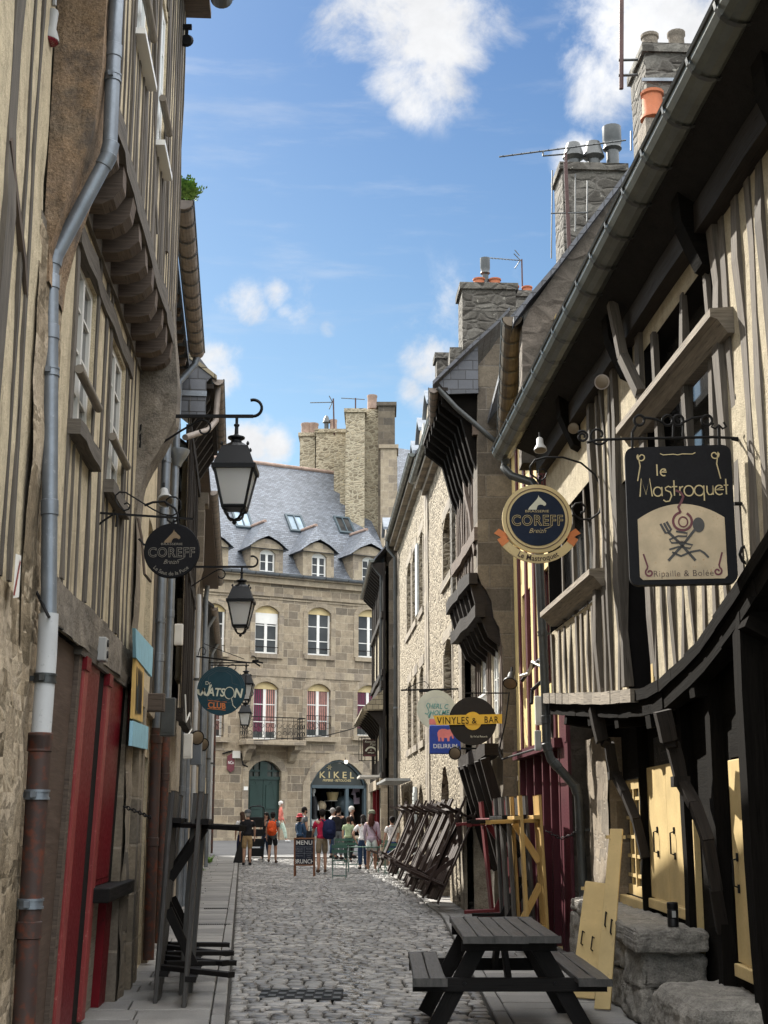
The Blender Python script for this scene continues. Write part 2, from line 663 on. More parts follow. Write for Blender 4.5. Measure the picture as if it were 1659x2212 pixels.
def paint(name, c, rough=.5, var=.12, scale=2.0, bump=.15, spec=.4, metal=0.0, wear=None, wearamt=.5, island=.0):
 n = NT(name)
 v = n.vec('Object')
 f = n.noise(v, scale, 6, .6)
 f2 = n.noise(v, scale * 14, 3, .6)
 col = n.ramp(f, [(.25, tuple(x * (1 - var * 1.6) for x in c)), (.75, tuple(min(1, x * (1 + var)) for x in c))])
 if island:
  col = n.scale(col, n.rng(n.geo.outputs['Random Per Island'], 0, 1, 1 - island, 1 + island))
 if wear:
  w = n.rng(n.math('ADD', n.math('MULTIPLY', f2, .6), n.math('MULTIPLY', n.noise(v, scale * 4, 6, .7), .6)), 1.0 - wearamt, 1.12 - wearamt, 0, 1)
  col = n.mix(w, col, wear)
 r_ = n.rng(f2, .3, .7, max(.02, rough - .08), min(1, rough + .1))
 n.done(col, r_, n.bump(f2, bump, .004), metal, spec)
 return n.m


def wood(name, c0, c1, rough=.8, grain=16, bump=.6, crack=True, spec=.3, lich=None):
 n = NT(name)
 v = n.vec('UV', (1.4, grain, 1), island=3.7)
 g = n.noise(v, 1.6, 8, .65, .6)
 v2 = n.vec('UV', (2.2, grain * 3.4, 1), island=5.1)
 g2 = n.noise(v2, 1.5, 4, .6)
 f = n.math('ADD', n.math('MULTIPLY', g, .6), n.math('MULTIPLY', g2, .4))
 col = n.ramp(f, [(.3, c0), (.55, tuple((a + b) / 2 for a, b in zip(c0, c1))), (.72, c1)])
 if crack:
  cr = n.rng(g2, .30, .38, .25, 1)
  col = n.scale(col, cr)
 if lich:
  lv = n.noise(n.vec('Object'), 5, 6, .7)
  col = n.mix(n.rng(lv, .55, .7, 0, .8), col, lich)
 col = n.scale(col, n.rng(n.geo.outputs['Random Per Island'], 0, 1, .72, 1.2))
 n.done(col, n.rng(g, .3, .7, rough - .1, min(1, rough + .1)), n.bump(f, bump, .012), 0, spec)
 return n.m


def plaster(name, c, dirt=(.2, .16, .11), dirtamt=.42, rough=.9, spread=2.0):
 n = NT(name)
 v = n.vec('Object')
 big = n.noise(v, spread * .5, 6, .65, .3)
 mid = n.noise(v, 9, 5, .65)
 fine = n.noise(v, 70, 3, .7)
 col = n.ramp(mid, [(.3, tuple(x * .78 for x in c)), (.7, tuple(min(1, x * 1.1) for x in c))])
 st = n.noise(n.vec('Object', (5, 5, .6)), 1.6, 6, .65)
 dm = n.rng(n.math('ADD', n.math('MULTIPLY', big, .5), n.math('MULTIPLY', st, .55)), 1.02 - dirtamt, 1.22 - dirtamt, 0, .85, True)
 sp = n.noise(n.vec('Object', (1, 1, .5)), 26, 5, .75)
 dm = n.math('MAXIMUM', dm, n.rng(sp, .56, .70, 0, .7))
 col = n.mix(dm, col, dirt)
 h = n.math('ADD', n.math('MULTIPLY', fine, .7), n.math('MULTIPLY', mid, 1.0))
 col = n.scale(col, n.rng(fine, .3, .7, .84, 1.14))
 n.done(col, rough, n.bump(h, .85, .018), 0, .2)
 return n.m


def ashlar(name, cols, mortar, bw=.55, bh=.3, msize=.012, bump=.5, squash=1.0, stain=None):
 n = NT(name)
 wob = n.noise(n.vec('UV'), 1.4, 3, .5)
 uv = n.N.new('ShaderNodeVectorMath'); uv.operation = 'ADD'
 n.L.new(n.vec('UV'), uv.inputs[0])
 cb = n.N.new('ShaderNodeCombineXYZ')
 n.L.new(n.math('MULTIPLY', wob, .05), cb.inputs[0]); n.L.new(n.math('MULTIPLY', wob, .05), cb.inputs[1])
 n.L.new(cb.outputs[0], uv.inputs[1])
 b1 = n.N.new('ShaderNodeTexBrick')
 n.L.new(uv.outputs[0], b1.inputs['Vector'])
 b1.offset = .5; b1.squash = squash; b1.squash_frequency = 3
 for k_, c_ in (('Color1', (0, 0, 0, 1)), ('Color2', (1, 1, 1, 1)), ('Mortar', (.5, .5, .5, 1))): b1.inputs[k_].default_value = c_
 for k_, q_ in (('Scale', 1.0), ('Brick Width', bw), ('Row Height', bh), ('Mortar Size', msize), ('Mortar Smooth', .3)): b1.inputs[k_].default_value = q_
 v = n.vec('Object')
 tint = n.ramp(b1.outputs['Color'], [(0, cols[2]), (.3, cols[0]), (.55, cols[1]), (.8, tuple((a + b) / 2 for a, b in zip(cols[0], cols[1]))), (1, tuple(x * .85 for x in cols[2]))])
 col = n.mix(b1.outputs['Fac'], tint, mortar)
 grain = n.noise(v, 38, 4, .7)
 mid = n.noise(v, 4.5, 6, .65)
 col = n.scale(col, n.math('ADD', n.rng(grain, .25, .75, .68, 1.22), n.rng(mid, .3, .7, -.22, .22)))
 if stain:
  s = n.noise(n.vec('Object', (.8, .8, .45)), 1.0, 7, .68)
  col = n.mix(n.rng(s, .55, .72, 0, .7, True), col, stain)
 inv = n.math('SUBTRACT', 1.0, b1.outputs['Fac'])
 h = n.math('ADD', n.math('MULTIPLY', inv, 1.0), n.math('ADD', n.math('MULTIPLY', grain, .25), n.math('MULTIPLY', mid, .5)))
 n.done(col, .88, n.bump(h, bump, .02), 0, .25)
 return n.m


def rubble(name, cols, mortar, sx=4.5, sy=7.0, joint=.08, bump=.8, stain=None, lich=None):
 n = NT(name)
 wob = n.noise(n.vec('UV'), 3, 3, .5)
 ad = n.N.new('ShaderNodeVectorMath'); ad.operation = 'ADD'
 n.L.new(n.vec('UV', (sx, sy, 1)), ad.inputs[0])
 cb = n.N.new('ShaderNodeCombineXYZ')
 n.L.new(n.math('MULTIPLY', wob, .8), cb.inputs[0]); n.L.new(n.math('MULTIPLY', wob, .6), cb.inputs[1])
 n.L.new(cb.outputs[0], ad.inputs[1])
 edge = n.vor(ad.outputs[0], 1.0, 'DISTANCE_TO_EDGE', .85)
 cellc = n.vor(ad.outputs[0], 1.0, 'F1', .85, 'Color')
 sep = n.N.new('ShaderNodeSeparateColor'); n.L.new(cellc, sep.inputs[0])
 stone = n.ramp(sep.outputs[0], [(0, cols[0]), (.35, cols[1]), (.7, cols[2]), (1, cols[1])])
 v = n.vec('Object')
 grain = n.noise(v, 40, 4, .7)
 mid = n.noise(v, 6, 6, .7)
 stone = n.scale(stone, n.math('ADD', n.rng(grain, .25, .75, .6, 1.25), n.rng(mid, .3, .7, -.25, .25)))
 m = n.rng(n.math('ADD', edge, n.math('MULTIPLY', n.math('SUBTRACT', grain, .5), .12)), joint * .4, joint, 0, 1)
 col = n.mix(m, mortar, stone)
 if stain:
  s = n.noise(n.vec('Object', (.9, .9, .5)), 1.2, 7, .7)
  col = n.mix(n.rng(s, .52, .7, 0, .75, True), col, stain)
 if lich:
  s = n.noise(v, 7, 5, .7)
  col = n.mix(n.rng(s, .62, .68, 0, .8), col, lich)
 h = n.math('ADD', n.rng(edge, 0, .2, 0, 1), n.math('ADD', n.math('MULTIPLY', grain, .25), n.math('MULTIPLY', mid, .6)))
 n.done(col, .92, n.bump(h, bump, .03), 0, .2)
 return n.m


def roughstone(name, c0, c1, c2, bump=.8, sc=1.0, dark=None):
 n = NT(name)
 v = n.vec('Object')
 big = n.noise(v, 1.3 * sc, 6, .65, .4)
 mid = n.noise(v, 8 * sc, 6, .7)
 fine = n.noise(v, 55 * sc, 4, .75)
 col = n.ramp(big, [(.3, c0), (.5, c1), (.7, c2)])
 col = n.scale(col, n.math('ADD', n.rng(fine, .3, .7, .55, 1.3), n.rng(mid, .3, .7, -.3, .3)))
 if dark:
  col = n.mix(n.rng(n.noise(v, 2.7 * sc, 6, .7), .52, .66, 0, .8), col, dark)
 h = n.math('ADD', n.math('MULTIPLY', fine, .45), n.math('MULTIPLY', mid, 1.2))
 n.done(col, .92, n.bump(h, bump, .03), 0, .2)
 return n.m


def slate(name, c, bw=.22, bh=.12, rough=.45):
 n = NT(name)
 b = n.N.new('ShaderNodeTexBrick')
 n.L.new(n.vec('UV'), b.inputs['Vector'])
 b.inputs['Color1'].default_value = (*[x * .7 for x in c], 1); b.inputs['Color2'].default_value = (*[x * 1.35 for x in c], 1)
 b.inputs['Mortar'].default_value = (*[x * .25 for x in c], 1)
 b.inputs['Scale'].default_value = 1; b.inputs['Brick Width'].default_value = bw; b.inputs['Row Height'].default_value = bh
 b.inputs['Mortar Size'].default_value = .008; b.inputs['Mortar Smooth'].default_value = .1
 v = n.vec('Object')
 mid = n.noise(v, 1.2, 6, .65); fine = n.noise(v, 20, 4, .6)
 col = n.scale(b.outputs['Color'], n.math('ADD', n.rng(mid, .3, .7, .9, 1.1), n.rng(fine, .3, .7, -.15, .15)))
 # each course tilts: saw-tooth height along the slope
 sep = n.N.new('ShaderNodeSeparateXYZ'); n.L.new(n.vec('UV', (1, 1 / bh, 1)), sep.inputs[0])
 saw = n.math('SUBTRACT', 1.0, n.math('FRACT', sep.outputs[1]))
 h = n.math('ADD', n.math('MULTIPLY', saw, 1.2), n.math('ADD', n.math('MULTIPLY', b.outputs['Fac'], -.6), n.math('MULTIPLY', fine, .15)))
 n.done(col, n.rng(fine, .3, .7, rough - .12, rough + .15), n.bump(h, .6, .02), 0, .6)
 return n.m


def glassy(name, c=(.02, .025, .03), rough=.06, var=True):
 n = NT(name)
 v = n.vec('Object')
 f = n.noise(v, 1.1, 3, .5)
 col = n.ramp(f, [(.3, c), (.7, tuple(min(1, x * 2.2) for x in c))])
 n.done(col, rough, n.bump(f, .06, .02), 0, .35)
 return n.m


def make_materials():
 plaster('plaster_cream', (.58, .49, .34), (.20, .16, .11), .50)
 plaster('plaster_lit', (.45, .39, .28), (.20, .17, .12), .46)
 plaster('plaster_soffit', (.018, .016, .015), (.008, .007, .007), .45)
 plaster('plaster_grey', (.36, .32, .25), (.17, .14, .11), .45)
 wood('timber_grey', (.055, .047, .040), (.21, .185, .155), .85, 14, .9, True, .25)
 wood('timber_brown', (.055, .04, .032), (.17, .13, .10), .8, 14, .9)
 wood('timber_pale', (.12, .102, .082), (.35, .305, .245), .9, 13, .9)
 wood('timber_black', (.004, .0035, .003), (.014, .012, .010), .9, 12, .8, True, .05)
 wood('timber_dark', (.010, .008, .007), (.042, .034, .028), .7, 15, .7, True, .18)
 wood('table_black', (.006, .0055, .0055), (.018, .016, .015), .6, 18, .45, True, .15)
 wood('table_worn', (.014, .013, .012), (.13, .122, .114), .45, 16, .6, True, .5)
 wood('table_brown', (.016, .009, .007), (.065, .037, .029), .6, 18, .5, True, .35)
 wood('table_yellow', (.40, .25, .075), (.62, .42, .16), .55, 14, .35, False, .4)
 wood('table_red', (.10, .012, .016), (.20, .03, .035), .5, 18, .4, True, .4)
 wood('board_brown', (.05, .032, .024), (.13, .088, .066), .75, 7, .5, False)
 wood('frame_wood', (.16, .07, .035), (.28, .13, .07), .55, 12, .3, False, .4)
 paint('paint_white', (.78, .77, .73), .4, .06, 3, .1)
 paint('paint_offwhite', (.62, .60, .55), .5, .1, 3, .1)
 paint('paint_red', (.135, .004, .009), .5, .14, 2, .08, .2, wear=(.07, .006, .009), wearamt=.34)
 paint('paint_red_worn', (.25, .04, .038), .5, .18, 3, .1, .3, wear=(.38, .15, .12), wearamt=.31)
 paint('paint_maroon', (.075, .012, .02), .45, .2, 3, .15)
 paint('paint_yellow', (.56, .42, .195), .55, .14, 3, .2, wear=(.45, .34, .17), wearamt=.33)
 paint('paint_cream', (.66, .52, .24), .55, .08, 3, .1)
 paint('paint_green', (.016, .040, .034), .35, .15, 3, .1, .5)
 paint('paint_slate', (.06, .085, .10), .4, .12, 3, .1)
 paint('paint_blue', (.27, .50, .60), .7, .12, 6, .35, .3, wear=(.10, .14, .15), wearamt=.30)
 paint('paint_ochre', (.58, .38, .12), .7, .12, 4, .2)
 paint('paint_grey', (.30, .31, .31), .5, .12, 3, .1)
 paint('shutter_pale', (.50, .53, .52), .6, .1, 4, .15)
 paint('zinc', (.21, .235, .265), .42, .2, 3.5, .12, .5, .55, wear=(.34, .36, .38), wearamt=.30)
 paint('zinc_dark', (.075, .08, .08), .42, .25, 3.5, .12, .5, .4, wear=(.16, .17, .17), wearamt=.28)
 paint('zinc_gutter', (.14, .15, .135), .36, .2, 3.5, .12, .5, .5)
 paint('copper_gutter', (.16, .125, .085), .5, .3, 3.5, .15, .5, .3)
 paint('gutter_tan', (.27, .23, .20), .6, .25, 4, .15, .4, .1)
 paint('pipe_white', (.50, .51, .515), .5, .1, 3, .1, wear=(.3, .31, .31), wearamt=.3)
 paint('pipe_brown', (.062, .040, .034), .55, .25, 1.3, .15, .3, wear=(.12, .038, .022), wearamt=.40)
 paint('iron', (.008, .008, .009), .6, .3, 6, .25, .2, .0, wear=(.03, .018, .012), wearamt=.28)
 paint('iron_rust', (.07, .03, .025), .6, .3, 6, .3)
 paint('lamp_black', (.006, .007, .009), .42, .2, 5, .12, .3, .0)
 paint('terracotta', (.42, .135, .06), .8, .2, 5, .3, wear=(.2, .12, .09), wearamt=.33)
 paint('red_glass', (.22, .02, .035), .25, .2, 8, .1)
 paint('sign_black', (.007, .007, .009), .55, .25, 4, .06, .15)
 paint('sign_brown', (.045, .018, .012), .4, .2, 4, .05, .4)
 paint('sign_navy', (.012, .020, .042), .55, .2, 4, .05, .15)
 paint('sign_teal', (.022, .060, .080), .55, .12, 4, .06, .15)
 paint('sign_blue', (.012, .05, .33), .35, .2, 5, .05, .5)
 paint('sign_yellow', (.72, .45, .045), .4, .06, 5, .04)
 paint('sign_vinyl', (.022, .020, .019), .55, .15, 5, .05, .2)
 paint('sign_pale', (.62, .62, .50), .5, .08, 5, .05)
 paint('sign_cream', (.62, .49, .25), .5, .12, 3, .06, wear=(.42, .30, .14), wearamt=.31)
 paint('sign_parchment', (.55, .44, .29), .5, .22, 5, .06, wear=(.40, .24, .12), wearamt=.30)
 paint('sign_gold', (.52, .42, .22), .4, .1, 5, .03)
 paint('sign_dim', (.22, .20, .17), .5, .1, 5, .03)
 paint('sign_bronze', (.20, .14, .08), .5, .25, 20, .1)
 paint('sign_orange', (.62, .20, .06), .5, .15, 6, .05)
 paint('sign_green', (.10, .34, .30), .5, .1, 5, .03)
 paint('sign_pink', (.75, .22, .20), .5, .1, 8, .05)
 paint('sign_grey', (.06, .058, .056), .5, .2, 8, .05)
 paint('sign_wine', (.14, .035, .045), .5, .2, 8, .05)
 paint('chalk', (.75, .75, .74), .9, .1, 20, .1)
 paint('chalk_dim', (.25, .27, .31), .9, .2, 20, .1)
 paint('blackboard', (.014, .020, .040), .55, .25, 5, .1)
 paint('bistro_green', (.035, .10, .075), .4, .15, 6, .08, .5)
 paint('black_plastic', (.007, .007, .008), .45, .2, 8, .06, .3)
 paint('grey_plastic', (.33, .33, .32), .55, .1, 5, .08)
 paint('curtain_plum', (.17, .012, .055), .9, .2, 7, .2)
 paint('curtain_rose', (.48, .23, .19), .9, .15, 7, .2)
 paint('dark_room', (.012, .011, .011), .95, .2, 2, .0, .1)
 paint('lavender', (.45, .36, .43), .8, .15, 5, .15)
 n = NT('lamp_glass')
 tr = n.N.new('ShaderNodeBsdfTranslucent'); tr.inputs[0].default_value = (.93, .95, .96, 1)
 mx = n.N.new('ShaderNodeMixShader'); mx.inputs[0].default_value = .3
 n.done((.85, .87, .88), .35)
 n.L.new(tr.outputs[0], mx.inputs[1]); n.L.new(n.b.outputs[0], mx.inputs[2]); n.L.new(mx.outputs[0], n.N['Material Output'].inputs[0])
 glassy('glass_dark', (.03, .03, .03))
 paint('ridge_clay', (.33, .235, .19), .8, .25, 5, .3)
 glassy('glass_shop', (.016, .018, .02), .04)
 glassy('glass_sky', (.16, .21, .25), .08)
 roughstone('granite_brown', (.20, .165, .125), (.33, .225, .14), (.28, .215, .165), .9, 1.0, (.10, .085, .075))
 roughstone('granite_grey', (.14, .125, .105), (.22, .19, .155), (.29, .25, .20), .9, 1.0)
 roughstone('granite_pale', (.30, .27, .22), (.42, .36, .28), (.50, .45, .36), .8, 1.0)
 roughstone('stone_step', (.17, .16, .145), (.25, .235, .21), (.32, .30, .265), .7, 1.2)
 rubble('rubble_left', ((.20, .155, .10), (.33, .26, .175), (.44, .36, .265)), (.38, .31, .22), 1.7, 2.4, .05, 1.2, (.13, .10, .065))
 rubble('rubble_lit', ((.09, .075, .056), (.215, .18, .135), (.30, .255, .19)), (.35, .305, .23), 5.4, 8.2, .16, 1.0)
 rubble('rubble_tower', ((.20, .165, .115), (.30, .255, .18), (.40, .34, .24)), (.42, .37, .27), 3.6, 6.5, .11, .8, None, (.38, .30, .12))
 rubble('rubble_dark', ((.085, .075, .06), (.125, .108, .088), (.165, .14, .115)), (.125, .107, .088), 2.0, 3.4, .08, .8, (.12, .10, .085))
 ashlar('ashlar_back', ((.26, .208, .147), (.345, .285, .205), (.185, .156, .122)), (.42, .36, .27), .62, .36, .012, .5, .8, (.17, .15, .13))
 ashlar('ashlar_trim', ((.31, .255, .185), (.37, .31, .225), (.25, .21, .165)), (.42, .36, .28), .5, .42, .008, .4)
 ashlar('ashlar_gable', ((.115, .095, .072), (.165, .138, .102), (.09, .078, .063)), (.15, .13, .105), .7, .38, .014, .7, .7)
 ashlar('ashlar_pier', ((.19, .155, .115), (.26, .215, .16), (.15, .13, .105)), (.27, .23, .18), .8, .46, .014, .6)
 ashlar('ashlar_quoin', ((.25, .215, .17), (.31, .27, .21), (.20, .175, .145)), (.33, .29, .23), .9, .34, .01, .4)
 rubble('chimney_stone', ((.07, .064, .055), (.115, .105, .09), (.165, .155, .135)), (.135, .125, .11), 3.2, 5.5, .07, 1.0, (.07, .065, .055), (.42, .40, .34))
 slate('slate_back', (.125, .14, .165))
 slate('slate_dark', (.055, .06, .072), .25, .17, .5)
 slate('tile_mossy', (.22, .185, .12), .2, .16, .8)
 n = NT('setts')
 v = n.vec('Object')
 rr = n.geo.outputs['Random Per Island']
 fine = n.noise(v, 45, 4, .65); mid = n.noise(v, 9, 4, .6)
 col = n.ramp(rr, [(0, (.092, .09, .088)), (.35, (.168, .164, .157)), (.7, (.24, .233, .222)), (1, (.33, .315, .295))])
 col = n.scale(col, n.math('ADD', n.rng(fine, .3, .7, .8, 1.2), n.rng(n.noise(v, .7, 5, .65), .3, .7, -.3, .3)))
 sx_ = n.N.new('ShaderNodeSeparateXYZ'); n.L.new(v, sx_.inputs[0])
 dd = n.math('ADD', n.math('ADD', sx_.outputs[0], n.math('MULTIPLY', sx_.outputs[1], .0555)), n.math('MULTIPLY', n.math('SUBTRACT', n.noise(v, .9, 3, .6), .5), .7))
 wet = n.rng(n.math('ABSOLUTE', n.math('ADD', dd, -.50)), .04, .2, .30, 1.0, True)
 n.done(col, n.math('MULTIPLY', wet, n.rng(n.math('ADD', n.math('MULTIPLY', mid, .5), n.math('MULTIPLY', rr, .5)), .2, .8, .26, .55)), n.bump(n.math('ADD', n.math('MULTIPLY', fine, .4), mid), .4, .010), 0, .55)
 n = NT('joint_sand')
 f = n.noise(n.vec('Object'), 60, 4, .7)
 n.done(n.ramp(f, [(.3, (.030, .028, .026)), (.7, (.075, .07, .062))]), .95, n.bump(f, .5, .01), 0, .2)
 n = NT('flags')
 v = n.vec('Object')
 rr = n.geo.outputs['Random Per Island']
 fine = n.noise(v, 60, 4, .7); mid = n.noise(v, 2.5, 5, .65)
 col = n.ramp(rr, [(0, (.17, .165, .16)), (.5, (.22, .215, .205)), (1, (.27, .26, .245))])
 col = n.scale(col, n.math('ADD', n.rng(fine, .3, .7, .8, 1.2), n.rng(mid, .3, .7, -.2, .2)))
 n.done(col, n.rng(mid, .3, .7, .5, .75), n.bump(fine, .3, .006), 0, .4)
 n = NT('asphalt')
 f = n.noise(n.vec('Object'), 80, 3, .7); f2 = n.noise(n.vec('Object'), .8, 5, .6)
 n.done(n.scale(n.ramp(f, [(.3, (.07, .07, .072)), (.7, (.14, .14, .14))]), n.rng(f2, .3, .7, .85, 1.15)), .8, n.bump(f, .3, .006), 0, .4)
 n = NT('leaf')
 n.done(n.ramp(n.geo.outputs['Random Per Island'], [(0, (.06, .15, .025)), (1, (.22, .38, .07))]), .6)
 n = NT('skin')
 f = n.noise(n.vec('Object'), 12, 3, .5)
 n.done(n.ramp(f, [(.3, (.34, .19, .13)), (.7, (.45, .27, .19))]), .55, None, 0, .35)
make_materials()
MT = MAT
# ---------------------------------------------------------------- the setting: ground, street, pavements
def structure(o):
 o['kind'] = 'structure'
 return o

LKERB = [(9, -1.02), (11.6, -1.273), (51, -5.27)]
RKERB = [(9, .90), (24, 1.0), (34, .55), (47, -.30), (51, -.45)]
def lk(y): return float(np.interp(y, [p[0] for p in LKERB], [p[1] for p in LKERB]))
def rk(y): return float(np.interp(y, [p[0] for p in RKERB], [p[1] for p in RKERB]))
END = 50.0

GR = ground(650, 2137)      # place of the square drain grating
def make_ground():
 g = MB()
 ys = [-60, 0, 8, 20, 28, 35, 42, 45, 48, 51, 54, 57, 60, 64, 90, 400]
 for i in range(len(ys) - 1):
  a, b = ys[i], ys[i + 1]
  g.face([(-300, a, gz(a) - .10), (300, a, gz(a) - .10), (300, b, gz(b) - .10), (-300, b, gz(b) - .10)])
 structure(g.build('ground', MT['joint_sand']))
 road = MB()
 ys = [END + .25, 52, 54, 56, 58, 60, 62, 66]
 for i in range(len(ys) - 1):
  a, b = ys[i], ys[i + 1]
  road.face([(-40, a, gz(a) - .02), (30, a, gz(a) - .02), (30, b, gz(b) - .02), (-40, b, gz(b) - .02)])
 structure(road.build('road', MT['asphalt']))
 bed = MB()
 for i in range(84):
  a, b = 8 + i * .5, 8.5 + i * .5
  a2, b2 = min(a, END), min(b, END)
  if a2 >= b2: break
  for k in range(8):
   q = []
   for (yy, t) in ((a2, k), (a2, k + 1), (b2, k + 1), (b2, k)):
    t = t / 8
    x = lk(yy) + (rk(yy) - lk(yy)) * t
    q.append((x, yy, gz(yy) - .034 - .05 * (1 - (2 * t - 1) ** 2)))
   bed.face(q)
 structure(bed.build('ground', MT['joint_sand']))
 # setts laid in courses across the street
 r = random.Random(3)
 vs, fs = [], []
 y = 8.6
 while y < END - .05:
  d = r.uniform(.11, .17)
  x0, x1 = lk(y) + .01, rk(y) - .01
  x = x0 - r.uniform(0, .1)
  sk = r.uniform(-.012, .012)
  while x < x1 - .04:
   w = r.uniform(.12, .21)
   xe = min(x + w, x1)
   xs = max(x, x0)
   if xe - xs > .05 and not (abs((xs + xe) / 2 - GR.x) < .44 and abs(y + d / 2 - GR.y) < .43):
    cx = (xs + xe) / 2
    cy = y + d / 2 + sk * math.sin(cx * 1.3) + r.uniform(-.005, .005)
    hx, hy = (xe - xs) / 2 - .007, d / 2 - .009
    t = (cx - x0) / max(.1, x1 - x0)
    z = gz(cy) - .006 - .05 * (1 - (2 * t - 1) ** 2) + r.uniform(-.006, .006)
    tx, ty = r.uniform(-.035, .035), r.uniform(-.045, .045)
    b = len(vs)
    for (sc, dz) in ((1.0, -.026), (.94, -.0035), (.84, 0.001)):
     for k in range(8):
      a = math.pi / 4 * k + math.pi / 8
      px = max(-1, min(1, 1.9 * math.cos(a))) * sc
      py = max(-1, min(1, 1.9 * math.sin(a))) * sc
      px *= 1 + r.uniform(-.10, .05); py *= 1 + r.uniform(-.10, .05)
      vs.append((cx + px * hx, cy + py * hy, z + dz + tx * px * hx + ty * py * hy))
    for q in range(2):
     for k in range(8):
      k2 = (k + 1) % 8
      fs.append((b + q * 8 + k, b + q * 8 + k2, b + q * 8 + 8 + k2, b + q * 8 + 8 + k))
    fs.append(tuple(b + 16 + k for k in range(8)))
   x += w
  y += d
 m = MB()
 m.v = vs; m.f = fs; m.uv = [[(0, 0)] * len(f) for f in fs]
 o = m.build('cobbled_street', MT['setts'], None, smooth=False)
 o.data.polygons.foreach_set('use_smooth', [True] * len(o.data.polygons))
 structure(o)

 def slabs(name, xa, xb, y0, y1, cols, seed, zoff=.0, wmin=.35, wmax=.65):
  r = random.Random(seed)
  mb = MB()
  y = y0
  while y < y1:
   d = r.uniform(wmin, wmax)
   ye = min(y + d, y1)
   cuts = [0.0]
   for c in range(cols - 1):
    cuts.append((c + 1 + r.uniform(-.28, .28)) / cols)
   cuts.append(1.0)
   for c in range(cols):
    dz = r.uniform(-.004, .004)
    tl = r.uniform(-.003, .003)
    def X(yy, t): return xa(yy) + (xb(yy) - xa(yy)) * t
    g = .006
    q = [(X(y, cuts[c]) + g, y + g), (X(y, cuts[c + 1]) - g, y + g), (X(ye, cuts[c + 1]) - g, ye - g), (X(ye, cuts[c]) + g, ye - g)]
    tp = [V((p[0], p[1], gz(p[1]) + zoff + dz + tl * (1 if i in (1, 2) else -1))) for i, p in enumerate(q)]
    bt = [V((p[0], p[1], p[2] - .12)) for p in tp]
    mb.hexa(bt + tp)
   y = ye
  o = mb.build(name, MT['flags'])
  md = o.modifiers.new('bevel', 'BEVEL'); md.width = .008; md.segments = 1
  return structure(o)
 slabs('pavement', lambda y: -2.9 - .105 * (y - 11.6) - .5, lambda y: lk(y) - .13, 8.5, 50, 3, 5)
 slabs('pavement', lambda y: rk(y) + .13, lambda y: rk(y) + 2.6, 8.5, 50, 4, 6)
 # kerb rows
 slabs('kerb', lambda y: lk(y) - .13, lambda y: lk(y), 8.5, 50, 1, 8, .006, .6, 1.1)
 slabs('kerb', lambda y: rk(y), lambda y: rk(y) + .13, 8.5, 50, 1, 9, .006, .6, 1.1)
 slabs('kerb', lambda y: -8.0, lambda y: 1.0, END, END + .28, 9, 10, .004, .3, .3)
make_ground()

def drain(u, v, w, d, name, label, group=None):
 p = ground(u, v)
 root = thing(name, label, 'drain cover', (p.x, p.y, p.z + .004), group)
 m = MB()
 z = p.z - (.046 if d > .3 else -.004)
 m.box((p.x, p.y, z - .01), (w, d, .02)); m.build('frame', MT['iron'], root)
 g = MB()
 if d > .3:
  for i in range(9):
   for k in range(5):
    if (i + k) % 2 == 0:
     g.box((p.x - w / 2 + (i + .5) * w / 9, p.y - d / 2 + (k + .5) * d / 5, z + .006), (w / 9 * .8, d / 5 * .8, .012))
 else:
  for i in range(int(w / .035)):
   g.box((p.x - w / 2 + (i + .5) * .035, p.y, z + .006), (.016, d * .8, .012))
 g.build('grating', MT['zinc_dark'], root)
drain(650, 2137, .80, .80, 'drain_grate', 'square cast iron drain grating set in the cobbles before the dark picnic table')
drain(463, 1997.5, .55, .10, 'drain_grate', 'narrow slotted drain strip in the left pavement, the one nearer the stacked tables', 'slotted drains in the left pavement')
drain(470, 1963, .50, .09, 'drain_grate', 'narrow slotted drain strip in the left pavement, the one farther up the street', 'slotted drains in the left pavement')
drain(562, 1915, .7, .5, 'drain_grate', 'rusty drain plate in the cobbles before the two backpack walkers')
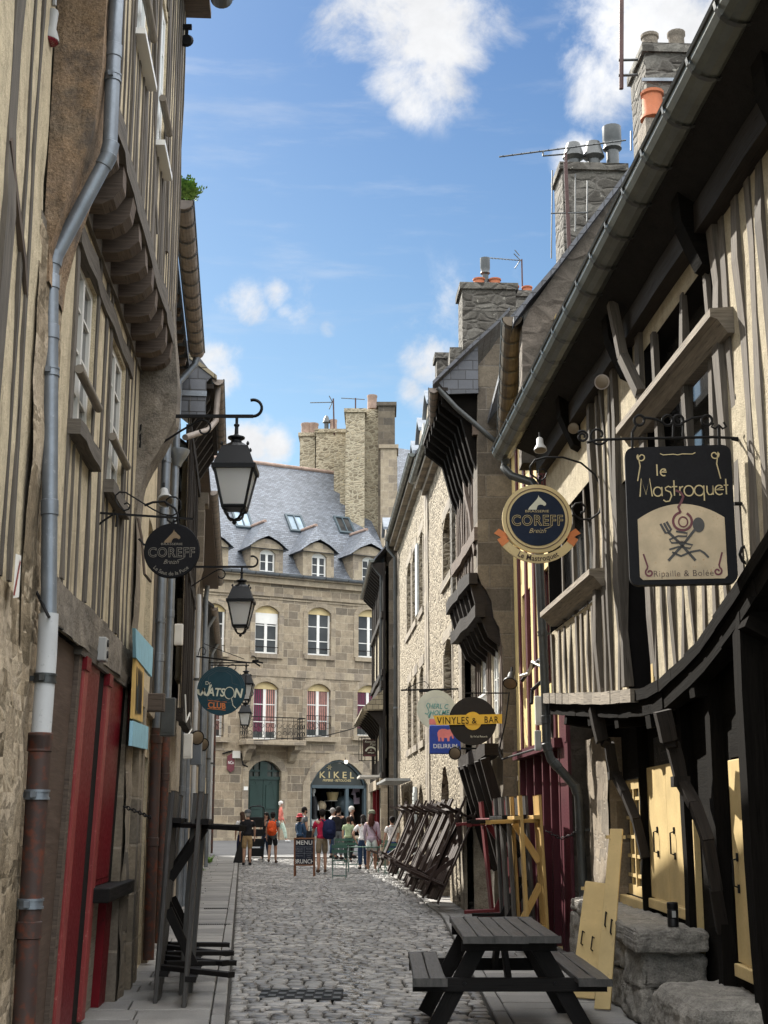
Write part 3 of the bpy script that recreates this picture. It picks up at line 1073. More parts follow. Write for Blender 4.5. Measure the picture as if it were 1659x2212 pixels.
# ---------------------------------------------------------------- shared builders for houses
def wall_mb(mb, W, s0, s1, z0, z1, holes=(), depth=.16, off=0.0, bumpy=0.0, cell=.25, seed=0):
 """rectangular wall with rectangular or arched openings and their reveals; holes: (s0, s1, z0, z1, arch rise)"""
 holes = [h if len(h) == 5 else (*h, 0.0) for h in holes]
 ss = {s0, s1}; zs = {z0, z1}
 for h in holes:
  ss |= {max(s0, h[0]), min(s1, h[1])}; zs |= {max(z0, h[2]), min(z1, h[3])}
 ss = sorted(ss); zs = sorted(zs)
 def sub(L):
  if not bumpy:
   return L
  out = [L[0]]
  for a, b in zip(L, L[1:]):
   k = max(1, int((b - a) / cell))
   out += [a + (b - a) * (i + 1) / k for i in range(k)]
  return out
 ss, zs = sub(ss), sub(zs)
 def P(s, z):
  o = off
  if bumpy:
   o += bumpy * (noise.noise(V((s * 1.7 + seed, z * 1.7, seed))) + .5 * noise.noise(V((s * 5 + seed, z * 5, 3.3))))
  return W.pt(s, z, o)
 flip = W.t.cross(V((0, 0, 1))).dot(W.n) < 0
 for i in range(len(ss) - 1):
  for k in range(len(zs) - 1):
   cs, cz = (ss[i] + ss[i + 1]) / 2, (zs[k] + zs[k + 1]) / 2
   if any(h[0] < cs < h[1] and h[2] < cz < h[3] for h in holes):
    continue
   q = [P(ss[i], zs[k]), P(ss[i + 1], zs[k]), P(ss[i + 1], zs[k + 1]), P(ss[i], zs[k + 1])]
   mb.face(q[::-1] if flip else q)
 for (a, b, c, d, ar) in holes:
  c2 = d - ar
  top = [(a, c2), (b, c2)]
  if ar:
   top = []
   for i in range(11):
    t = i / 10
    top.append((a + (b - a) * t, c2 + ar * math.sin(math.pi * t) ** .75))
   for i in range(10):
    p, q = top[i], top[i + 1]
    f = [P(*p), P(*q), P(q[0], d), P(p[0], d)]
    mb.face(f[::-1] if flip else f)
  rim = [(a, c)] + top + [(b, c)]
  rim = rim + [rim[0]]
  for p, q in zip(rim, rim[1:]):
   f = [P(*p), P(*q), W.pt(q[0], q[1], off - depth), W.pt(p[0], p[1], off - depth)]
   mb.face(f if flip else f[::-1])
 return mb


def window(root, W, s0, s1, z0, z1, o, cols=2, rows=4, mat='paint_white', glass='glass_dark', arch=0.0, fw=.055, bar=.022, name='window',
  bars=True, sill=None, label=None, mull=.07):
 """casement set back at offset o (outer face of the frame); child pane"""
 m = MB()
 t = .05
 W.box(m, s0, s0 + fw, z0, z1, o - t, o); W.box(m, s1 - fw, s1, z0, z1, o - t, o)
 W.box(m, s0 + fw, s1 - fw, z0, z0 + fw, o - t, o - .002); W.box(m, s0 + fw, s1 - fw, z1 - fw - arch, z1, o - t, o - .002)
 for i in range(1, cols):
  c = s0 + (s1 - s0) * i / cols
  W.box(m, c - mull / 2, c + mull / 2, z0 + fw, z1 - fw - arch, o - t, o + .006)
 if bars:
  for i in range(1, rows):
   z = z0 + (z1 - arch - z0) * i / rows
   W.box(m, s0 + fw, s1 - fw, z - bar / 2, z + bar / 2, o - t * .7, o - .006)
 f = m.build(name, MT[mat], root, label=label)
 g = MB()
 W.box(g, s0 + fw * .6, s1 - fw * .6, z0 + fw * .6, z1 - fw * .6 - arch, o - t * .75, o - t * .55)
 g.build('pane', MT[glass], f)
 if sill:
  m = MB(); W.box(m, s0 - .05, s1 + .05, z0 - .07, z0 - .002, o - t, o + sill, .004)
  m.build('sill', MT['ashlar_trim'] if mat != 'timber' else MT['timber_grey'], f)
 return f


def gutter(root, pts, r, mat='zinc_gutter', step=.55, n=9):
 """half-round gutter with its hoops along pts (side towards the street open upward)"""
 m = MB()
 a, b = V(pts[0]), V(pts[-1])
 d = (b - a).normalized()
 x = d.cross(V((0, 0, 1))).normalized()
 prof = [(-r * math.cos(math.pi * i / n), -r * math.sin(math.pi * i / n)) for i in range(n + 1)]
 ins = [(p[0] * .9, p[1] * .9 + .0) for p in prof]
 loop = prof + ins[::-1]
 for i in range(len(loop)):
  p, q = loop[i], loop[(i + 1) % len(loop)]
  m.face([a + x * p[0] + V((0, 0, p[1])), a + x * q[0] + V((0, 0, q[1])), b + x * q[0] + V((0, 0, q[1])), b + x * p[0] + V((0, 0, p[1]))])
 for c in (a, b):
  m.face([c + x * p[0] + V((0, 0, p[1])) for p in prof])
 g = m.build('gutter', MT[mat], root)
 h = MB()
 L = (b - a).length
 k = int(L / step)
 for i in range(k + 1):
  c = a + d * min(L, i * step + .06)
  pp = [(p[0] * 1.10, p[1] * 1.10) for p in prof]
  for j in range(n):
   p, q = pp[j], pp[j + 1]
   h.face([c - d * .02 + x * p[0] + V((0, 0, p[1])), c - d * .02 + x * q[0] + V((0, 0, q[1])),
     c + d * .02 + x * q[0] + V((0, 0, q[1])), c + d * .02 + x * p[0] + V((0, 0, p[1]))])
  # rolled edge bead on the outer rim
 h.tube([a + x * r, b + x * r], r * .13, 6); h.tube([a - x * r, b - x * r], r * .13, 6)
 h.build('hoop', MT['zinc_dark'], g)
 return g


def pipe(root, pts, r, mat='zinc', name='downpipe', joints=(), clamps=(), cmat='zinc', n=12):
 m = MB(); m.tube(pts, r, n)
 P = [V(p) for p in pts]
 for t in joints:
  seg = min(int(t), len(P) - 2); f = t - seg
  c = P[seg].lerp(P[seg + 1], f); d = (P[seg + 1] - P[seg]).normalized()
  m.tube([c - d * .05, c - d * .045, c + d * .045, c + d * .05], [r, r * 1.12, r * 1.12, r], n)
 o = m.build(name, MT[mat], root, smooth=True)
 if clamps:
  for t in clamps:
   h = MB()
   seg = min(int(t), len(P) - 2); f = t - seg
   c = P[seg].lerp(P[seg + 1], f); d = (P[seg + 1] - P[seg]).normalized()
   for k in (-.022, .022):
    h.tube([c + d * (k - .007), c + d * (k + .007)], r * 1.16, n)
   h.tube([c - d * .018, c + d * .018], r * 1.08, n)
   side = d.cross(V((0, 1, 0))).normalized() * (-1 if c.x < 0 else 1)
   h.box(c + V((math.copysign(r * 1.6, c.x), 0, 0)), (r * 1.4, .02, .03))
   h.box(c + V((0, -r * 1.25, 0)), (.03, .03, .035))
   h.build('clamp', MT[cmat], o, smooth=True)
 return o


def wires(pts, r, name, label, mat='iron', cat='cable', group=None):
 m = MB(); m.tube(pts, r, 6)
 o = m.build(name, MT[mat], None, smooth=True, org=pts[0])
 return tag(o, label, cat, group)


def pitched(root, W, s0, s1, ez, over, pitch, depth, mat='slate_dark', thick=.07):
 """roof slope rising from the eave (offset over, height ez) back over the house, with a far slope"""
 t = math.tan(R(pitch))
 m = MB()
 e0, e1 = W.pt(s0, ez, over), W.pt(s1, ez, over)
 rz = ez + (over + depth) * t
 r0, r1 = W.pt(s0, rz, -depth), W.pt(s1, rz, -depth)
 b0, b1 = W.pt(s0, ez, -2 * depth - over), W.pt(s1, ez, -2 * depth - over)
 dn = V((0, 0, -thick))
 for a, b, c, d in ((e0, e1, r1, r0), (r0, r1, b1, b0)):
  m.hexa([a + dn, b + dn, c + dn, d + dn, a, b, c, d])
 return m.build('roof', MT[mat], root)


def body(root, W, s0, s1, z1, depth, mat, name='side_wall', gable=None, o0=-.14):
 """the house behind its front: gable ends and back"""
 m = MB()
 for s in (s0, s1):
  p = [W.pt(s, 0, o0), W.pt(s, z1, o0)]
  if gable:
   p.append(W.pt(s, gable, -depth / 2))
  p += [W.pt(s, z1, -depth), W.pt(s, 0, -depth)]
  m.face(p)
 m.face([W.pt(s0, 0, -depth), W.pt(s1, 0, -depth), W.pt(s1, z1, -depth), W.pt(s0, z1, -depth)])
 m.face([W.pt(s0, z1 - .02, o0), W.pt(s1, z1 - .02, o0), W.pt(s1, z1 - .02, -depth), W.pt(s0, z1 - .02, -depth)])
 return m.build(name, MT[mat], root)


def stud(mb, W, s, z0, z1, w, o0, o1, lean=0.0, jit=.008):
 k = max(2, int((z1 - z0) / .5))
 a = W.pt(s, z0, (o0 + o1) / 2); b = W.pt(s + lean, z1, (o0 + o1) / 2)
 mb.beam(a, b, w, o1 - o0, W.n, jit, k)


# ---------------------------------------------------------------- left side of the street
def yx(y): return -2.35 - .06 * (y - 11.6)
LW = Wall((yx(4.0), 4.0), (yx(13.0), 13.0), -1)
def LS(y): return (V((yx(y), y, 0)) - LW.p0).length

def left_near():
 root = thing('stone_house', 'stone and plaster house front at the picture edge with a red lens spotlight above it', 'house', (yx(6.5), 6.5, 0))
 m = MB()
 wall_mb(m, LW, LS(4), LS(8.05), 0, 2.85, bumpy=.045, cell=.09, seed=3, off=.04)
 wall_mb(m, LW, LS(7.82), LS(8.62), 0, 5.2, bumpy=.025, cell=.08, seed=4, off=.02)
 m.build('stone_wall', MT['rubble_left'], root, smooth=True)
 m = MB(); wall_mb(m, LW, LS(4), LS(7.9), 2.7, 10.5, bumpy=.012, cell=.2, seed=5)
 m.build('plaster_wall', MT['plaster_cream'], root)
 m = MB()
 s, z = LW.px(8, 600); stud(m, LW, s - .06, 2.8, 9, .20, -.02, .02)
 s, z = LW.px(33, 700); stud(m, LW, s, 2.9, 9, .05, -.02, .012, 0, .004)
 s, z = LW.px(62, 500); stud(m, LW, s, 2.9, 9, .06, -.02, .016, 0, .004)
 m.build('timber_frame', MT['timber_grey'], root)
 m = MB(); m.beam(LW.P(20, 300, .012), LW.P(58, 640, .012), .05, .025, LW.n, .004, 4); m.build('brace', MT['timber_brown'], root)
 # corbelled end wall seen from the side
 prof = [(-.5, 4.2), (.03, 4.4), (.03, 5.1), (.10, 5.42), (.20, 5.78), (.28, 6.06), (.30, 6.5), (.29, 10.6), (-.5, 10.6)]
 m = MB()
 zs = [5.1 + i * .1 for i in range(56)]
 def outl(z):
  return float(np.interp(z, [p[1] for p in prof[1:8]], [p[0] for p in prof[1:8]]))
 rows = []
 s0, s1 = LS(8.05), LS(8.62)
 for z in [4.9] + zs:
  row = []
  o = outl(z)
  for k in range(7):
   oo = -.02 + (o + .02) * k / 6
   dv = .03 * noise.noise(V((oo * 4, z * 2.2, 1))) + .012 * noise.noise(V((oo * 11, z * 9, 4)))
   row.append(LW.pt(s0 + dv * (0.3 if k in (0,) else 1), z, oo + (.02 * noise.noise(V((z * 3, 2, 2))) if k == 6 else 0)))
  for k in range(4):
   row.append(LW.pt(s0 + (s1 - s0) * (k + 1) / 4, z, o + .02 * noise.noise(V((z * 3, 2, k)))))
  rows.append(row)
 for i in range(len(rows) - 1):
  for k in range(len(rows[0]) - 1):
   m.face([rows[i][k], rows[i][k + 1], rows[i + 1][k + 1], rows[i + 1][k]])
 m.build('corbel', MT['granite_brown'], root, smooth=True)
 # jetty timbers above
 m = MB()
 LW.box(m, LS(6.0), LS(8.03), 7.36, 7.6, .02, .52, .01)
 LW.box(m, LS(4), LS(8.03), 7.6, 10.4, .3, .5, 0)
 m.build('jetty_beam', MT['timber_brown'], root)
 m = MB(); LW.box(m, LS(7.86), LS(8.66), 0, 5.3, -.4, .0); m.build('wall_end', MT['granite_grey'], root)
 body(root, LW, LS(4), LS(8.62), 10.4, 6, 'plaster_grey')
left_near()

def spotlight():
 p = at(105, 88, 7.78); q = at(117, 12, 7.78)
 d = (q - p).normalized()
 root = thing('spotlight', 'wall spotlight with a red lens under the overhang of the stone house', 'spotlight', p)
 m = MB(); m.lathe([(.066, .0), (.064, .02), (.045, .07), (.036, .085), (.036, .2), (.03, .215)], p, 16, d); m.tube([q, q + V((0, 0, .12)), q + V((-.05, .05, .2))], .015, 6)
 m.build('housing', MT['grey_plastic'], root, smooth=True)
 m = MB(); m.lathe([(.050, -.016), (.062, -.006), (.062, .002)], p, 16, d); m.build('lens', MT['red_glass'], root, smooth=True)
spotlight()

def left_pipe():
 Y = 8.2
 root = thing('drainpipe', 'grey and white drainpipe bending round the corbel, rust brown at its foot', 'drainpipe', at(60, 2212, Y))
 pts = [at(258, -120, Y), at(248, 60, Y), at(237, 322, Y), at(232, 342, Y), at(117, 558, Y), at(110, 590, Y), at(108, 1000, Y), at(105, 1330, Y)]
 pipe(root, pts, .050, 'zinc', 'upper_pipe', joints=(1.2, 2, 3.02, 4.0, 5.05, 5.32, 6.3), clamps=(1.42, 5.53), cmat='zinc')
 pts = [at(105, 1326, Y), at(101, 1420, Y), at(86, 1620, Y)]
 pipe(root, pts, .061, 'pipe_white', 'middle_pipe', clamps=(1.23,), cmat='zinc_dark')
 pts = [at(87, 1596, Y), at(82, 1680, Y), at(60, 2055, Y), at(50, 2240, Y)]
 pipe(root, pts, .067, 'pipe_brown', 'lower_pipe', joints=(.06, .12, 1.88), clamps=(1.1, 1.73), cmat='zinc')
left_pipe()

def small_sign():
 root = thing('notice_plate', 'small tilted white notice plate with a red stripe on the stone pier', 'notice plate', LW.P(38, 1245, .1))
 m = MB(); q = [LW.P(*p, .09) for p in ((28, 1292), (41, 1290), (46, 1200), (34, 1196))]
 q2 = [LW.P(*p, .11) for p in ((28, 1292), (41, 1290), (46, 1200), (34, 1196))]
 m.hexa(q + q2); m.build('plate', MT['paint_white'], root)
 m = MB(); m.face([LW.P(*p, .113) for p in ((29, 1285), (32, 1287), (45, 1215), (43.5, 1208))]); m.build('stripe', MT['paint_red_worn'], root)
small_sign()

def left_timber_house():
 root = thing('timber_house', 'half timbered house on the left with a jettied upper floor and a red shopfront', 'house', (yx(10.8), 10.8, 0))
 ms = lambda u, v, o=0: LW.px(u, v, o)
 JO = .295
 # windows of the lower floor
 w1 = (ms(158, 800)[0], ms(201, 800)[0], 4.33, 5.62)
 w2 = (ms(231, 950)[0], ms(264, 950)[0], 4.33, 5.62)
 sA, sB = LS(8.6), LS(12.98)
 m = MB(); wall_mb(m, LW, sA, sB, 2.85, 6.3, [w1, w2], .12)
 m.build('lower_wall', MT['plaster_cream'], root)
 m = MB()
 s = sA + .15
 k = 0
 for s in [ms(u, 1240)[0] for u in (131, 145, 162, 180, 203, 214, 223, 238, 249, 259, 267, 275)]:
  w = rnd.choice((.03, .04, .055)) if k != 4 else .12
  zt = 6.25
  for ww in (w1, w2):
   if ww[0] - .02 < s < ww[1] + .02:
    zt = ww[2] - .12
  stud(m, LW, s, 3.1, zt, w, -.02, .012, rnd.uniform(-.03, .03), .004)
  k += 1
 for ww in (w1, w2):
  for s in (ww[0] - .07, ww[1] + .07):
   stud(m, LW, s, 3.2, 6.25, .10, -.03, .016, rnd.uniform(-.01, .01), .005)
 m.build('timber_frame', MT['timber_grey'], root)
 m = MB()
 m.beam(LW.pt(w1[0] - .15, 5.70, .0), LW.pt(w2[1] + .35, 5.72, .0), .16, .08, LW.n, .012, 9)
 m.beam(LW.pt(sA, 6.0, .0), LW.pt(sB, 6.0, .0), .14, .07, LW.n, .012, 9)
 m.build('head_beam', MT['timber_grey'], root)
 # old mortar strip over the shopfront
 m = MB(); wall_mb(m, LW, sA, sB, 2.84, 3.16, bumpy=.03, cell=.09, off=.035, seed=8)
 m.build('mortar_band', MT['granite_grey'], root, smooth=True)
 for ww, nm in ((w1, 0), (w2, 1)):
  f = window(root, LW, ww[0], ww[1], ww[2], ww[3], -.03, 2, 4, 'paint_offwhite', fw=.06)
  m = MB(); m.beam(LW.pt(ww[0] - .12, ww[2] - .06, .03), LW.pt(ww[1] + .10, ww[2] - .06, .03), .11, .13, LW.n, .010, 5)
  m.build('sill', MT['timber_grey'], f)
  m = MB(); zr = ww[2] + .38
  m.tube([LW.pt(ww[0] - .05, zr, .05), LW.pt(ww[1] + .05, zr, .05)], .034, 10)
  m.build('window_rail', MT['timber_pale'], f, smooth=True)
 # jetty joists with rounded noses
 for i in range(10):
  sx = LS(8.75) + (LS(12.9) - LS(8.75)) * i / 9
  m = MB()
  h = .27
  pr = [(-.3, 5.96), (JO - .13, 5.95), (JO - .04, 5.99), (JO + .015, 6.07), (JO + .02, 5.97 + h), (-.3, 5.97 + h)]
  wd = rnd.uniform(.14, .2)
  pr = [(a + rnd.uniform(-.012, .012), b + rnd.uniform(-.015, .015)) for a, b in pr]
  m.prism(pr, LW.pt(sx - wd / 2, 0), LW.n, V((0, 0, 1)), wd, LW.t)
  m.build('joist', MT['timber_brown'], root, bevel=.02)
 m = MB()
 LW.box(m, sA, sB, 6.235, 6.26, -.3, JO - .02)
 m.build('jetty_boards', MT['timber_dark'], root)
 m = MB(); m.beam(LW.pt(sA, 6.33, JO - .04), LW.pt(sB, 6.33, JO - .04), .2, .16, LW.n, .014, 14)
 m.build('jetty_beam', MT['timber_grey'], root)
 # upper floor
 top = 10.15
 w3 = (ms(285, 230, JO)[0], ms(312, 230, JO)[0], 7.55, 9.0)
 w4 = (ms(333, 400, JO)[0], ms(349, 400, JO)[0], 7.45, 9.0)
 m = MB(); wall_mb(m, LW, sA, LS(13.28), 6.4, top, [w3, w4], .1, JO)
 m.build('upper_wall', MT['plaster_cream'], root)
 m = MB()
 s = sA + .1
 while s < LS(13.3):
  zt = [(6.42, top)]
  for ww in (w3, w4):
   if ww[0] - .06 < s < ww[1] + .06:
    zt = [(6.42, ww[2] - .05), (ww[3] + .06, top)]
  for a, b in zt:
   stud(m, LW, s, a, b, rnd.choice((.03, .04, .06, .085)), JO - .02, JO + .011, rnd.uniform(-.03, .03), .004)
  s += rnd.uniform(.14, .26)
 for ww in (w3, w4):
  for s in (ww[0] - .07, ww[1] + .07):
   stud(m, LW, s, 6.42, top, .09, JO - .02, JO + .014, rnd.uniform(-.02, .02), .005)
 m.beam(LW.pt(w3[1] + .1, 8.9, JO), LW.pt(w4[0] + .25, 6.7, JO), .1, .04, LW.n, .006, 7)
 m.beam(LW.pt(w4[1] + .0, 9.4, JO), LW.pt(w4[1] + .55, 6.9, JO), .1, .04, LW.n, .006, 7)
 m.build('timber_frame', MT['timber_grey'], root)
 for ww in (w3, w4):
  f = window(root, LW, ww[0], ww[1], ww[2], ww[3], JO - .02, 2, 4, 'paint_white', fw=.06, glass='glass_sky')
  m = MB(); LW.box(m, ww[0] - .08, ww[1] + .06, ww[2] - .05, ww[2], JO - .02, JO + .09); m.build('sill', MT['paint_white'], f)
  m = MB(); m.tube([LW.pt(ww[0] - .05, ww[2] + .42, JO + .05), LW.pt(ww[1] + .05, ww[2] + .42, JO + .05)], .034, 10)
  m.build('window_rail', MT['timber_pale'], f, smooth=True)
 # end wall corbel in rough granite
 m = MB()
 prof = [(4.3, .0), (4.8, .06), (5.0, .13), (5.25, .27), (5.48, .37), (5.8, .38), (6.2, .34), (6.8, .29), (10.2, .29)]
 rows = []
 s0, s1 = LS(12.96), LS(13.32)
 for i in range(66):
  z = 4.3 + i * .09
  if z > 10.2: break
  o = float(np.interp(z, [p[0] for p in prof], [p[1] for p in prof]))
  row = []
  for k in range(7):
   oo = -.05 + (o + .05) * k / 6
   dv = .035 * noise.noise(V((oo * 4, z * 2.2, 11))) + .016 * noise.noise(V((oo * 11, z * 9, 14)))
   row.append(LW.pt(s0 + dv, z, oo + (.02 * noise.noise(V((z * 3, 2, 7))) if k == 6 else 0)))
  for k in range(4):
   row.append(LW.pt(s0 + (s1 - s0) * (k + 1) / 4, z, o + .02 * noise.noise(V((z * 3, 2, k)))))
  rows.append(row)
 for i in range(len(rows) - 1):
  for k in range(len(rows[0]) - 1):
   m.face([rows[i][k], rows[i][k + 1], rows[i + 1][k + 1], rows[i + 1][k]])
 m.build('corbel', MT['granite_grey'], root, smooth=True)
 m = MB(); wall_mb(m, LW, LS(12.96), LS(13.42), 0, 4.5, bumpy=.03, cell=.1, seed=6, off=.03); LW.box(m, LS(12.94), LS(13.3), 0, 4.6, -.4, .01); m.build('pier', MT['ashlar_pier'], root)
 # eave and roof
 gutter(root, [LW.pt(LS(8.6), 10.2, JO + .40), LW.pt(LS(13.05), 10.2, JO + .40)], .12, 'zinc_dark', .7)
 m = MB(); LW.box(m, LS(8.6), LS(13.35), 10.15, 10.22, -.1, JO + .27); m.build('eave', MT['timber_brown'], root)
 pitched(root, LW, LS(8.6), LS(13.42), 10.3, JO + .25, 45, 3, 'slate_dark')
 body(root, LW, sA, LS(13.42), 10.2, 6, 'plaster_grey')
 # pulley under the eave end
 m = MB(); p = at(403, 88, 12.9)
 m.lathe([(.055, -.025), (.075, 0), (.055, .025)], p, 14, (0, 1, 0)); m.box(p + V((0, 0, .09)), (.03, .03, .12)); m.box(p + V((-.02, 0, .16)), (.14, .04, .05))
 m.build('pulley', MT['iron'], root)
 # ---- shopfront (leaning back a little towards its foot)
 def lean(mb, a0, a1, z0, z1, o0, o1, jit=0):
  q = []
  for z in (z0, z1):
   d = -.10 * (1 - z / 2.85)
   q += [LW.pt(a0, z, o0 + d), LW.pt(a1, z, o0 + d), LW.pt(a1, z, o1 + d), LW.pt(a0, z, o1 + d)]
  mb.hexa(q, jit)
 sh = lambda u: ms(u, 1646)[0]
 m = MB(); lean(m, LS(8.85), sh(166), 0, 2.84, -.12, -.03); m.build('plank_wall', MT['board_brown'], root)
 m = MB(); lean(m, sh(160), sh(166.5), 0, 2.84, -.04, .006); m.build('board', MT['timber_brown'], root)
 for (a, b) in ((167, 176), (220, 227), (270, 278)):
  m = MB(); lean(m, sh(a), sh(b), .02, 2.83, -.06, .028)
  p = m.build('post', MT['paint_red_worn'], root, bevel=.012)
  m = MB(); lean(m, sh(a) - .01, sh(b) + .01, 2.70, 2.80, -.05, .042); m.build('cap', MT['paint_red'], p)
 for (a, b, z0) in ((176.5, 209, .02), (227.5, 261, 1.05)):
  m = MB(); lean(m, sh(a), sh(b), z0, 2.82, -.10, -.004)
  p = m.build('red_panel', MT['paint_red'], root, bevel=.008)
  m = MB(); lean(m, sh(a) + .04, sh(b) - .04, z0 + .05, 2.75, -.03, .001); m.build('moulding', MT['paint_red'], p, bevel=.006)
 m = MB()
 lean(m, sh(209), sh(219.5), .02, 2.82, -.12, -.008); lean(m, sh(261), sh(270), 1.05, 2.82, -.12, -.008)
 m.build('recess_shade', MT['dark_room'], root)  # black strips almost flush with the front, painted in for the recesses' shade
 m = MB(); lean(m, sh(227), sh(270), 0, 1.02, -.12, -.05); m.build('grey_panel', MT['timber_pale'], root)
 m = MB(); lean(m, sh(255), sh(270), 0, 1.0, -.06, .02); m.build('red_board', MT['paint_red'], root)
 m = MB(); lean(m, sh(224), sh(278) + .05, .93, 1.05, -.1, .16); m.build('counter', MT['table_black'], root, bevel=.012)
 m = MB(); lean(m, LS(10.05), LS(13.1), 2.80, 2.90, -.3, .03, .01); m.build('lintel', MT['timber_grey'], root)
left_timber_house()

def socket_box():
 root = thing('socket_box', 'small grey double socket box on the mortar band over the red shopfront', 'socket box', LW.P(218, 1402, .05))
 m = MB(); s, z = LW.px(218, 1402, .05); LW.box(m, s - .07, s + .07, z - .1, z + .09, .03, .1); m.build('case', MT['grey_plastic'], root, bevel=.01)
 m = MB()
 for dz in (-.045, .045):
  m.lathe([(.03, 0), (.028, .012)], LW.pt(s, z + dz, .1), 12, LW.n)
 m.build('socket', MT['black_plastic'], root)
socket_box()

# ---- the farther houses of the left row
def lx(y): return -2.47 - .104 * (y - 13.4)
LF = Wall((lx(13.4), 13.4), (lx(52.0), 52.0), -1)
def FS(y): return (V((lx(y), y, 0)) - LF.p0).length

def left_row():
 # second house: plaster, quoins, tan gutter
 root = thing('plaster_house', 'rendered house with a ringed tan gutter beyond the jettied timber house', 'house', (lx(16.3), 16.3, 0))
 wins = [(FS(14.9), FS(15.7), 3.4, 4.9), (FS(17.2), FS(18.0), 3.4, 4.9), (FS(14.9), FS(15.7), 6.1, 7.5), (FS(17.2), FS(18.0), 6.1, 7.4)]
 m = MB(); wall_mb(m, LF, FS(13.42), FS(19.3), 0, 8.05, wins + [(FS(15.2), FS(16.2), 0, 2.3), (FS(17.0), FS(18.6), .8, 2.4)], .2, bumpy=.015, cell=.3, seed=2)
 m.build('wall', MT['plaster_cream'], root)
 for w in wins:
  window(root, LF, *w, -.08, 2, 3, 'paint_offwhite', sill=.12)
 m = MB()
 for y in (14.0, 14.55, 16.5, 19.1):
  LF.box(m, FS(y) - .14, FS(y) + .14, 0, 2.75, -.05, .07)
 m.split('quoin', MT['ashlar_pier'], root)
 m = MB(); LF.box(m, FS(13.45), FS(19.25), 2.75, 2.95, -.02, .06, .01); m.build('string_course', MT['ashlar_trim'], root)
 m = MB()
 for y in np.arange(13.6, 19.2, .42):
  stud(m, LF, FS(y), 3.0, 8.0, .07, -.02, .025, rnd.uniform(-.04, .04)) if y > 15.9 else None
 m.build('timber_frame', MT['timber_grey'], root)
 m = MB(); LF.box(m, FS(15.2), FS(16.2), 0, 2.3, -.19, -.16); LF.box(m, FS(17.0), FS(18.6), .8, 2.4, -.19, -.16); m.build('door', MT['timber_brown'], root)
 g = gutter(root, [LF.pt(FS(13.55), 8.1, .33), LF.pt(FS(18.45), 8.1, .33)], .105, 'gutter_tan', .42)
 m = MB()
 for i in range(12):
  m.prism([(-.1, 7.92), (.16, 7.98), (.18, 8.06), (-.1, 8.08)], LF.pt(FS(13.7 + i * .49), 0), LF.n, V((0, 0, 1)), .1, LF.t)
 m.split('eave_bracket', MT['timber_brown'], root)
 pitched(root, LF, FS(13.42), FS(19.3), 8.15, .2, 42, 3, 'slate_dark'); body(root, LF, FS(13.42), FS(19.3), 8.0, 6, 'plaster_grey')
 # pipes on the front
 e = LF.pt(FS(18.4), 8.02, .33)
 pt = lambda u, v, y: at(u, v, y)
 pipe(root, [e, e + V((-.02, 0, -.12)), LF.pt(FS(18.35), 7.62, .10), LF.pt(FS(18.35), 7.4, .09), LF.pt(FS(18.35), 3.0, .09)], .05, 'zinc', joints=(3.1, 3.4, 3.7), clamps=(3.55,))
 m = MB(); c = LF.pt(FS(18.35), 6.6, .11); m.lathe([(.055, -.22), (.075, -.16), (.13, -.08), (.17, 0), (.17, .02), (.05, .02)], c, 16); m.build('hopper', MT['zinc'], root, smooth=True)
 pipe(root, [LF.pt(FS(18.35), 3.05, .09), LF.pt(FS(18.35), .05, .09)], .058, 'pipe_brown', 'lower_downpipe', joints=(.3, .7))
 pipe(root, [LF.pt(FS(16.2), 7.0, .09), LF.pt(FS(16.2), 2.6, .09)], .055, 'zinc', joints=(.4, .8), clamps=(.25, .7))
 pipe(root, [LF.pt(FS(16.2), 2.65, .09), LF.pt(FS(16.2), .05, .09)], .065, 'pipe_brown', 'lower_downpipe', joints=(.05, .5))
 # third house: narrow timber front leaning out, slate cheek
 root = thing('timber_house', 'narrow timbered house with a slate clad cheek and pale ringed gutter', 'house', (lx(21.3), 21.3, 0))
 JB = .22
 wins = [(FS(20.0), FS(20.7), 3.6, 4.8), (FS(21.7), FS(22.4), 3.6, 4.8), (FS(20.0), FS(20.7), 5.6, 6.9), (FS(21.7), FS(22.4), 5.6, 6.9)]
 m = MB(); wall_mb(m, LF, FS(19.3), FS(23.2), 0, 3.0, [(FS(20.4), FS(21.6), 0, 2.4)], .2, bumpy=.02, cell=.3); m.build('lower_wall', MT['granite_pale'], root)
 m = MB(); wall_mb(m, LF, FS(19.3), FS(23.2), 3.0, 7.9, wins, .12, JB); m.build('upper_wall', MT['plaster_cream'], root)
 m = MB()
 for y in np.arange(19.4, 23.2, .27):
  stud(m, LF, FS(y), 3.1, 7.8, .09, JB - .02, JB + .03, rnd.uniform(-.04, .04))
 for z in (3.05, 5.2, 7.2): m.beam(LF.pt(FS(19.3), z, JB), LF.pt(FS(23.2), z, JB), .18, .1, LF.n, .01, 8)
 m.build('timber_frame', MT['timber_dark'], root)
 for w in wins: window(root, LF, *w, JB + .02, 2, 3, 'timber_dark')
 m = MB(); LF.box(m, FS(20.4), FS(21.6), 0, 2.4, -.19, -.16); m.build('door', MT['timber_black'], root)
 gutter(root, [LF.pt(FS(19.35), 8.0, .62), LF.pt(FS(23.2), 8.0, .62)], .085, 'gutter_tan', .4)
 pipe(root, [LF.pt(FS(19.5), 7.95, .62), LF.pt(FS(19.5), 7.4, .60), LF.pt(FS(19.3), 7.2, .50), LF.pt(FS(18.5), 6.85, .2)], .045, 'gutter_tan', 'outlet')
 m = MB()
 m.prism([(-.1, 7.4), (.45, 7.4), (.45, 7.95), (.55, 8.05), (-.1, 8.9)], LF.pt(FS(19.32), 0), LF.n, V((0, 0, 1)), .06, LF.t); m.build('slate_cheek', MT['slate_dark'], root)
